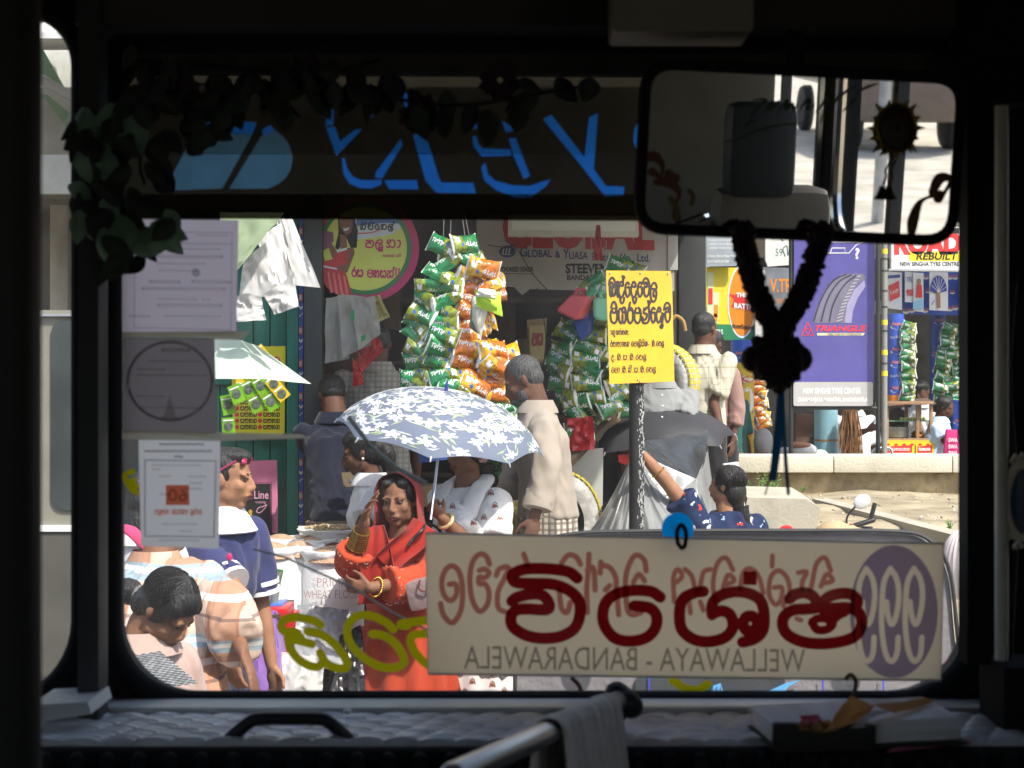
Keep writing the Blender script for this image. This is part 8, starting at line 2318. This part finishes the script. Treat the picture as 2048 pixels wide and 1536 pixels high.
# route board hanging inside the glass
YB = 2.055
plx = Pl(1370, 1210, YB, pitch=0)
rt = thing('route_board', 'milky route board with big red Sinhala word hanging low on the glass', 'sign', plx.P(1370, 1360))
BRD = translucent('milky_board', (.42, .38, .31), (.80, .72, .58), .85, clear=.10, scale=4, var=.05)
b = MB(); b.board(plx, rrect(851, 1068, 1888, 1357, 5, 3), .003)
qv = [plx.P(x, y) for x, y in [(851, 1066), (1888, 1087), (1882, 1361), (856, 1348)]]
b = MB(); b.slab(qv, V((0, .003, 0))); b.build('board', BRD, rt, smooth=False)
b = MB(); b.tube(qv, .0016, 6, closed=True); b.build('edge', translucent('board_edge', (.6, .6, .6), (.75, .75, .75), .5), rt)
PB = film('back_pink', (.62, .26, .25)); KB = film('back_black', (.36, .37, .36)); VB = film('back_violet', (.34, .31, .55))
g3 = crop(860, 1090, 4.452); g4 = crop(1310, 1090, 3.531)
b = MB(); qs = []
for s_ in [[(170, 350), (230, 350), (235, 440), (180, 495), (120, 430), (105, 320), (140, 220), (200, 185), (260, 240), (290, 380), (280, 560), (235, 660), (185, 690), (120, 620), (95, 520)],
           [(530, 170), (500, 100), (440, 82), (380, 150), (355, 300), (375, 480), (440, 590), (510, 530), (525, 420), (490, 345), (440, 345), (440, 285), (490, 290), (525, 250), (490, 215), (440, 225)],
           [(590, 270), (620, 210), (700, 200), (660, 300), (605, 420), (610, 560), (690, 600)], [(835, 80), (870, 180)], [(1340, 170), (1300, 105), (1230, 90), (1170, 160)], [(1150, 400), (1170, 560), (1220, 600), (1250, 510)],
           [(1415, 80), (1410, 210), (1395, 400), (1400, 600)], [(1400, 225), (1455, 205), (1470, 400)], [(1540, 180), (1600, 200), (1650, 280), (1660, 400), (1680, 620)], [(1520, 150), (1515, 250)], [(1560, 400), (1600, 360)],
           [(1925, 230), (1905, 130), (1830, 90), (1770, 180), (1740, 320), (1755, 560), (1800, 620), (1880, 600)], [(1810, 330), (1860, 260), (1910, 320)]]: qs += stroke_quads(g3(s_), 11)
for s_ in [[(135, 400), (130, 230), (160, 170), (190, 220), (150, 265)], [(210, 170), (260, 220), (285, 330)], [(315, 320), (340, 195), (390, 170)], [(550, 175), (500, 90), (440, 130), (410, 260), (420, 390)], [(480, 300), (515, 210), (560, 250), (500, 280)], [(600, 310), (620, 200), (670, 165), (730, 220), (765, 340)],
           [(840, 300), (895, 300), (890, 380), (850, 420), (805, 350), (815, 230), (870, 180), (930, 230), (950, 330), (905, 430)], [(828, 75), (826, 150)], [(1010, 195), (1070, 190), (1040, 255), (1035, 320)], [(1240, 180), (1200, 90), (1140, 130), (1110, 260), (1095, 330)], [(1170, 290), (1210, 205), (1255, 250), (1190, 270)], [(240, 400), (250, 480)], [(320, 400), (340, 460)], [(1000, 520), (1030, 530)]]: qs += stroke_quads(g4(s_), 10)
union(b, plx, qs, .0012); b.build('back_lettering', PB, rt, smooth=False)
b = MB(); b.text(plx, 'WELLAWAYA - BANDARAWELA', 928, 1337, 46, 682, off=.0009, mirror=True, slope=.010); b.build('back_place_names', KB, rt, smooth=False)
b = MB(); qs = []
for cx_ in (1495, 1665, 1832):
    d_ = cx_ - 1665
    qs += stroke_quads(g4([(1660 + d_, 165), (1615 + d_, 260), (1600 + d_, 420), (1600 + d_, 600), (1625 + d_, 760), (1665 + d_, 820), (1705 + d_, 770), (1715 + d_, 650)]), 11)
    qs += stroke_quads(g4([(1660 + d_, 165), (1705 + d_, 240), (1720 + d_, 360), (1700 + d_, 500), (1668 + d_, 560), (1640 + d_, 480), (1632 + d_, 400)]), 11)
union(b, plx, qs, .0018, outer=[(1787 + 88 * math.cos(a_), 1223 + 133 * math.sin(a_)) for a_ in [6.283 * k / 64 for k in range(64)]])
b.build('route_number_disc', VB, rt, smooth=False)
REDL = film('board_red', (.24, .008, .014))
ra_, rb2 = crop(1000, 1110, 5.12), crop(1340, 1110, 5.12)
for k, (cr, grp) in enumerate([(ra_, [[(790, 235), (700, 170), (500, 140), (280, 140), (150, 180), (125, 230), (170, 280), (350, 290), (550, 300), (720, 370), (812, 480), (815, 620), (760, 750), (620, 830), (440, 850), (270, 820), (140, 740), (110, 650), (150, 570), (260, 550), (485, 555), (490, 470), (420, 405), (300, 400), (180, 430), (120, 470)]]),
                           (ra_, [[(1640, 430), (1540, 370), (1360, 360), (1180, 400), (1080, 490), (1050, 620), (1080, 740), (1180, 850), (1340, 880), (1500, 840), (1590, 740), (1600, 620), (1530, 540), (1400, 520), (1370, 520)]]),
                           (rb2, [[(340, 370), (250, 385), (130, 450), (95, 600), (120, 760), (240, 860), (400, 885), (560, 840), (640, 740), (620, 620), (540, 570), (440, 590)], [(428, 610), (430, 500), (500, 420), (650, 375), (800, 390), (920, 460), (960, 600), (950, 760), (870, 850), (740, 890)], [(740, 700), (780, 630), (850, 630), (895, 700), (850, 770), (780, 770), (735, 710), (660, 700)]]),
                           (rb2, [[(1220, 445), (1280, 400), (1380, 385), (1470, 430), (1500, 530), (1400, 550), (1260, 560), (1170, 620), (1150, 720), (1210, 820), (1370, 890), (1570, 905), (1760, 880), (1900, 820), (1960, 700), (1930, 590), (1830, 540), (1700, 540), (1560, 555)], [(1540, 540), (1600, 440), (1720, 395), (1850, 400), (1915, 470), (1890, 540)], [(1450, 680), (1500, 760), (1600, 760), (1665, 700), (1600, 650), (1500, 650), (1450, 690)], [(1640, 670), (1720, 600), (1780, 575)]])]):
    b = MB()
    qs = [q_ for s_ in grp for q_ in stroke_quads(cr(s_), 23 if len(s_) not in (7,) else 17)]
    if k == 2: qs.append(cr([(750, 165), (885, 165), (885, 305), (750, 305)]))
    union(b, plx, qs, .0026)
    b.build('letter', REDL, rt, smooth=False)
def sucker(label, px, py, r_, m, hook, hm):
    t = thing('suction_cup', label, 'suction cup', plx.P(px, py)); c_ = plx.P(px, py, -.004)
    b_ = MB(); b_.lathe([(r_, .0), (r_ * .9, .004), (r_ * .5, .010), (r_ * .25, .016), (r_ * .22, .022), (.001, .023)], c_ + V((0, .03, 0)), 28, axis=(0, -1, 0)); b_.build('cup', m, t)
    b_ = MB(); b_.tube(catmull([plx.P(x, y, .012) for x, y in hook], 4), .0029, 8); b_.build('hook', hm, t)
sucker('blue suction cup with a black hook on the top edge of the board', 1361, 1062, .0225, translucent('blue_sucker', (.01, .24, .45), (.02, .62, 1.0), .85), [(1354, 1088), (1352, 1062), (1361, 1048), (1370, 1062), (1368, 1088), (1361, 1094), (1355, 1086)], BLK)
CLS = translucent('clear_sucker', (.45, .44, .42), (.55, .54, .52), .4, clear=.5)
sucker('clear suction cup under the board above the hand rail', 1154, 1366, .021, CLS, [(1142, 1352), (1156, 1366), (1162, 1380)], mat('rust_hook', (.09, .055, .03)))
sucker('clear suction cup with a rusty hook above the envelope', 1702, 1372, .021, CLS, [(1686, 1356), (1698, 1346), (1708, 1362), (1702, 1392), (1704, 1404)], mat('rust_hook', (.09, .055, .03)))

# bead garland with a knot and blue tassels, hung from the mirror
BEAD = mat('dark_beads', (.020, .007, .008), rough=.7, var=.5, scale=60)
gl_ = thing('mirror_garland', 'dark plush garland with a knot and blue tassel hanging from the mirror', 'garland', at(1556, 990, 1.80))
def fuzzy(name, path, rad, par, m, n, sd, size=.006):
    rng = random.Random(sd); q_ = catmull(path, 8); b_ = MB(); b_.tube(q_, [r_ * .72 for r_ in (rad if isinstance(rad, list) else [rad] * len(q_))] if not isinstance(rad, list) else [rad[min(len(rad) - 1, int(i / len(q_) * len(rad)))] * .72 for i in range(len(q_))], 10, round_=True)
    for i in range(n):
        t_ = rng.random(); k_ = t_ * (len(q_) - 1); a_ = min(int(k_), len(q_) - 2); p_ = q_[a_].lerp(q_[a_ + 1], k_ - a_); d_ = (q_[a_ + 1] - q_[a_]).normalized(); A_, B_ = frame_of(d_)
        r_ = rad[min(len(rad) - 1, int(t_ * len(rad)))] if isinstance(rad, list) else rad
        an = rng.uniform(0, 6.28); b_.ell(p_ + (A_ * math.cos(an) + B_ * math.sin(an)) * r_ * rng.uniform(.75, 1.0), (size * rng.uniform(.6, 1),) * 3, None, 7, 5)
    return b_.build(name, m, par)
fuzzy('strand', [at(1484, 455, 1.82), at(1496, 520, 1.80), at(1516, 590, 1.80), at(1545, 650, 1.80), at(1556, 690, 1.80)], .0125, gl_, BEAD, 700, 1, .0045)
fuzzy('strand', [at(1645, 455, 1.82), at(1628, 520, 1.80), at(1603, 590, 1.80), at(1568, 650, 1.80), at(1556, 690, 1.80)], .0125, gl_, BEAD, 700, 2, .0045)
fuzzy('knot', [at(1510, 718, 1.80), at(1550, 716, 1.80), at(1596, 718, 1.80)], .0245, gl_, BEAD, 700, 3, .005)
fuzzy('tail', [at(1555, 690, 1.80), at(1556, 740, 1.80), at(1558, 772, 1.80)], [.018, .02, .014], gl_, BEAD, 300, 4, .005)
TAS = mat('tassel_blue', (.015, .24, .42), rough=.6, var=.2, trans=.5)
for pts, w_ in (([(1560, 770), (1560, 830), (1554, 900), (1546, 962)], 13), ([(1566, 780), (1568, 860), (1572, 930), (1577, 990)], 7), ([(1556, 780), (1550, 860), (1540, 950), (1530, 990)], 3)):
    b = MB(); b.tube(catmull([at(x, y, 1.80) for x, y in pts], 5), [w_ / 2 * 1.8 / F * (.7 + .5 * math.sin(2.6 * i / 15)) for i in range(16)], 10, flat=.4); b.build('tassel', TAS if w_ > 4 else BEAD, gl_)

# sun ornament and bell in front of the mirror
sn = thing('sun_ornament', 'small brass sun ornament with a face and a bell hanging before the mirror', 'ornament', at(1783, 400, 1.838))
BR = mat('dark_brass', (.22, .155, .02), rough=.35, metal=.7, var=.3, scale=60); BRD_ = mat('brown_face', (.035, .024, .012), rough=.5, var=.3)
pn = Pl(1795, 254, 1.838)
b = MB(); b.ell(pn.P(1793, 256), (.023, .007, .028), None, 28, 12)
for x in (-1, 1): b.ell(pn.P(1793 + 13 * x, 246, .006), (.004, .002, .002))
b.tube([pn.P(1793, 248, .007), pn.P(1793, 264, .009)], [.0015, .003], 6, round_=True); b.tube([pn.P(1781, 276, .005), pn.P(1793, 280, .006), pn.P(1805, 276, .005)], .0014, 6)
b.build('face', BRD_, sn)
b = MB(); b.tube([pn.P(1793 + 39 * math.cos(a_), 256 + 47 * math.sin(a_), .001) for a_ in [6.283 * k / 48 for k in range(48)]], .0022, 8, closed=True); b.build('rim', BR, sn)
b = MB()
for k in range(16):
    a_ = 6.283 * k / 16; c_, s_ = math.cos(a_), math.sin(a_); l_ = 1.26 if k % 2 else 1.45
    b.slab([pn.P(1793 + 40 * math.cos(a_ - .13), 256 + 48 * math.sin(a_ - .13), .001), pn.P(1793 + 40 * l_ * c_ - (7 * s_ if k % 2 else 0), 256 + 48 * l_ * s_, .002), pn.P(1793 + 40 * math.cos(a_ + .13), 256 + 48 * math.sin(a_ + .13), .001)], V((0, .003, 0)))
b.build('rays', BR, sn)
b = MB(); b.tube([pn.P(1794, 200), pn.P(1796, 165), pn.P(1797, 120)], .001, 5); b.build('cord', BRD_, sn); b = MB(); b.tube(catmull([pn.P(1790, 322), pn.P(1782, 340), pn.P(1784, 352), pn.P(1778, 370)], 4), .0016, 6); b.build('chain', BRD_, sn)
b = MB(); b.lathe([(.003, .016), (.004, .012), (.007, .004), (.010, 0), (.0085, 0), (.001, .008)], pn.P(1777, 398), 20); b.build('bell', BRD_, sn)

# artificial leaf garland over the upper left of the glass
vn = thing('leaf_garland', 'artificial leaf garland draped over the upper left of the windscreen', 'garland', at(220, 520, 1.95))
PATH = [[(150, 260), (230, 240), (330, 180), (440, 170), (560, 190), (680, 180), (800, 200), (930, 210), (1060, 190), (1180, 170)], [(200, 250), (190, 330), (170, 400), (215, 440), (230, 500), (320, 470)], [(300, 200), (280, 320), (290, 370)], [(420, 160), (440, 230), (400, 260)], [(560, 190), (600, 235)], [(700, 180), (690, 225)], [(880, 200), (900, 260)], [(250, 120), (420, 130), (620, 150), (760, 120)]]
stm, lvs, pal = MB(), MB(), MB()
def leaf(b_, px, py, Y, ln, ang, wid, sd):
    rng = random.Random(sd); c_ = at(px, py, Y); d_ = V((math.cos(R(ang)), rng.uniform(-.35, .35), -math.sin(R(ang)))).normalized(); n_ = d_.cross(V((rng.uniform(-.4, .4), 1, rng.uniform(-.4, .4)))).normalized(); u_ = n_.cross(d_)
    L_ = ln * Y / F; W_ = wid * Y / F; rows = []
    for i in range(8):
        t_ = i / 7; w_ = W_ * math.sin(math.pi * min(1, t_ * .97 + .03) ** .8) ** .9; cc = c_ + d_ * L_ * t_ + u_ * (-.25 * L_ * t_ * t_ * (rng.random() * .2 + .8) * .4)
        rows.append([cc - n_ * w_ * .5 + u_ * w_ * .18, cc - n_ * w_ * .25 + u_ * w_ * .04, cc, cc + n_ * w_ * .25 + u_ * w_ * .04, cc + n_ * w_ * .5 + u_ * w_ * .18])
    b_.loft(rows, cap=False, closed=False)
rng = random.Random(12)
for p_ in PATH:
    q_ = catmull([at(x, y, 1.96) for x, y in p_], 6); stm.tube(q_, .0022, 5)
    pix = catmull([V((x, y, 0)) for x, y in p_], 6)
    for i in range(0, len(pix), 2):
        for _ in range(1 if pix[i].x > 820 else 2): leaf(lvs, pix[i].x + rng.uniform(-30, 30), pix[i].y + rng.uniform(-35, 30), 1.95 + rng.uniform(-.05, .03), rng.uniform(48, 82), rng.uniform(20, 160), rng.uniform(30, 48), rng.random())
for x, y, a_, l_ in [(170, 215, 100, 90), (225, 205, 95, 100), (262, 230, 80, 90), (160, 300, 75, 70), (215, 300, 100, 85), (135, 372, 25, 62), (158, 420, 95, 70), (215, 390, 100, 90), (240, 430, 80, 95), (205, 455, 80, 75), (300, 450, 20, 80), (250, 480, 0, 110), (330, 420, 60, 60), (320, 470, 40, 60), (190, 250, 100, 80)]:
    leaf(pal, x, y, 1.93, l_, a_, l_ * .62, x * 3.1)
stm.build('stem', BLK, vn)
lvs.build('leaves', mat('dark_leaf', (.03, .045, .03), rough=.6, var=.5, scale=20), vn)
pal.build('pale_leaves', mat('grey_green_leaf', (.16, .27, .17), rough=.5, var=.4, scale=14, trans=.25), vn)
for cx_, cy_ in ((365, 190), (610, 150), (1000, 160), (840, 230)):
    b = MB()
    for k in range(12):
        a_ = k * 2.4; leaf(b, cx_ + 6 * math.cos(a_), cy_ + 6 * math.sin(a_), 1.94, 34 + k, math.degrees(a_), 30, k + cx_)
    b.build('cloth_rose', mat('dark_rose', (.035, .014, .016), rough=.7, var=.4), vn)

# cloth over the hand rail
b = MB(); d_ = (r1 - r0).normalized()
def towel(u, v):
    base = r0.lerp(r1, .10 + .42 * u); a_ = (v - .5) * 2
    if abs(a_) < .25:
        th = a_ / .25 * math.pi / 2; off_ = V((math.sin(th) * .0165, -.004, math.cos(th) * .0165)); drop = 0
    else:
        drop = (abs(a_) - .25) / .75; sg_ = 1 if a_ > 0 else -1; off_ = V((sg_ * (.0165 + .02 * drop), -.004, 0))
    f_ = .007 * math.sin(u * 26 + v * 3) * (.3 + drop) + .004 * math.sin(u * 51 + v * 6) * (.2 + drop)
    return base + off_ + V((f_ * .6, -f_, -(.16 if a_ > 0 else .13) * drop))
b.grid(towel, 60, 40); b.grid(lambda u, v: towel(u, v) + V((0, .003, -.002)), 60, 40)
tag(b.build('grey_towel', cloth('grey_towelling', (.66, .63, .59), bump=.5, bscale=60, stretch=(1, 1, 1))), 'grey cloth hung over the hand rail', 'towel')

# books and papers at the right end of the dash
YK = 1.86
def at_d(px, py, Y): return at(px, py, Y)
bk = thing('log_book', 'thick dark log book with curled pages lying on the dash', 'book', V((at(1730, 0, YK).x, YK, ZD)))
pz = ZD + .004
x0_, xm, x1_ = at(1545, 0, 1.80).x, at(1752, 0, 1.80).x, at(1908, 0, 1.84).x
b = MB(); b.box(((x0_ + x1_) / 2, 1.875, pz + .018), (x1_ - x0_, .12, .028), Euler((0, R(-1.5), R(6))), bevel=.004); b.build('page_block', mat('page_edges', (.85, .80, .78), rough=.8, var=.25, scale=60, stretch=(.1, .1, 12)), bk)
b = MB(); b.box(((x0_ + xm) / 2, 1.802, pz + .017), (xm - x0_, .012, .031), Euler((0, R(1.5), R(2))), bevel=.003); b.box(((x0_ + x1_) / 2, 1.87, pz + .003), (x1_ - x0_ + .01, .13, .004), Euler((0, R(-1), R(6)))); b.build('cover', mat('book_cover', (.022, .02, .018), rough=.6), bk)
def lay(name, lab, cat_, c4, Ys, m, amp, sd, nu=12, nv=12):
    b_ = MB(); sheet(b_, c4, Ys, amp, sd, nu, nv, fr=4); return tag(b_.build(name, m, ang=35), lab, cat_)
lay('brown_envelope', 'torn brown envelope standing up on the log book', 'envelope', [(1702, 1392), (1752, 1412), (1700, 1452), (1642, 1466)], [1.80, 1.84, 1.80, 1.76], mat('manila', (.55, .28, .10), rough=.8, var=.12, trans=.5), .008, 1)
lay('brown_envelope', 'folded end of the brown envelope lying across the log book', 'envelope', [(1745, 1410), (1850, 1396), (1876, 1402), (1790, 1428)], [1.83, 1.9, 1.9, 1.82], mat('manila', (.26, .13, .05)), .006, 2)
lay('paper_sheet', 'grey paper sheet curling under the brown envelope', 'paper', [(1720, 1424), (1860, 1412), (1900, 1440), (1700, 1456)], [1.84, 1.92, 1.9, 1.78], mat('grey_paper', (.5, .5, .46), rough=.8), .008, 3)
lay('pink_slip', 'crumpled pink slip left of the brown envelope', 'paper', [(1598, 1432), (1638, 1428), (1648, 1450), (1606, 1452)], 1.80, mat('pink_paper', (.75, .20, .30), rough=.8), .012, 4, 8, 8)
lay('brown_scrap', 'crumpled brown paper scrap on the log book', 'paper', [(1594, 1448), (1660, 1440), (1672, 1462), (1600, 1462)], 1.79, mat('manila', (.26, .13, .05)), .014, 5, 8, 8)
lay('pink_leaflet', 'pink leaflet sticking out under the log book', 'paper', [(1800, 1488), (1930, 1476), (1945, 1486), (1770, 1506)], [1.82, 1.86, 1.84, 1.80], mat('pink_paper', (.52, .14, .20)), .003, 6, 8, 6)
lay('green_papers', 'pale green papers showing behind the log book', 'paper', [(1545, 1452), (1600, 1446), (1600, 1460), (1550, 1466)], [1.9, 1.9, 1.84, 1.84], mat('pale_green_paper', (.40, .42, .26), rough=.8), .004, 7, 8, 6)
# oval picture frame at the right edge
of_ = thing('picture_frame', 'ornate oval cream picture frame on the right pillar', 'picture frame', at(2040, 1090, 1.9))
po = Pl(2040, 1000, 1.9)
b = MB(); b.tube([po.P(2046 + 34 * math.cos(a_), 1002 + 72 * math.sin(a_)) for a_ in [6.283 * k / 48 for k in range(48)]], .006, 10, closed=True)
for x, y in ((2030, 918), (2044, 916), (2012, 960), (2022, 1072), (2036, 1090)): b.tube([po.P(x - 6, y + 4), po.P(x, y - 6), po.P(x + 6, y + 2)], .0035, 8, round_=True)
b.build('moulding', mat('cream_moulding', (.70, .62, .46), rough=.4), of_)
b = MB(); b.poly([po.P(2046 + 31 * math.cos(a_), 1002 + 69 * math.sin(a_), -.003) for a_ in [6.283 * k / 40 for k in range(40)]], 0); b.poly([po.P(x, y, -.001) for x, y in [(2022, 960), (2034, 955), (2034, 1040), (2024, 1040)]], 1); b.build('picture', [mat('picture_grey', (.12, .14, .16), rough=.2), mat('picture_blue', (.03, .10, .18), rough=.2)], of_, smooth=False)
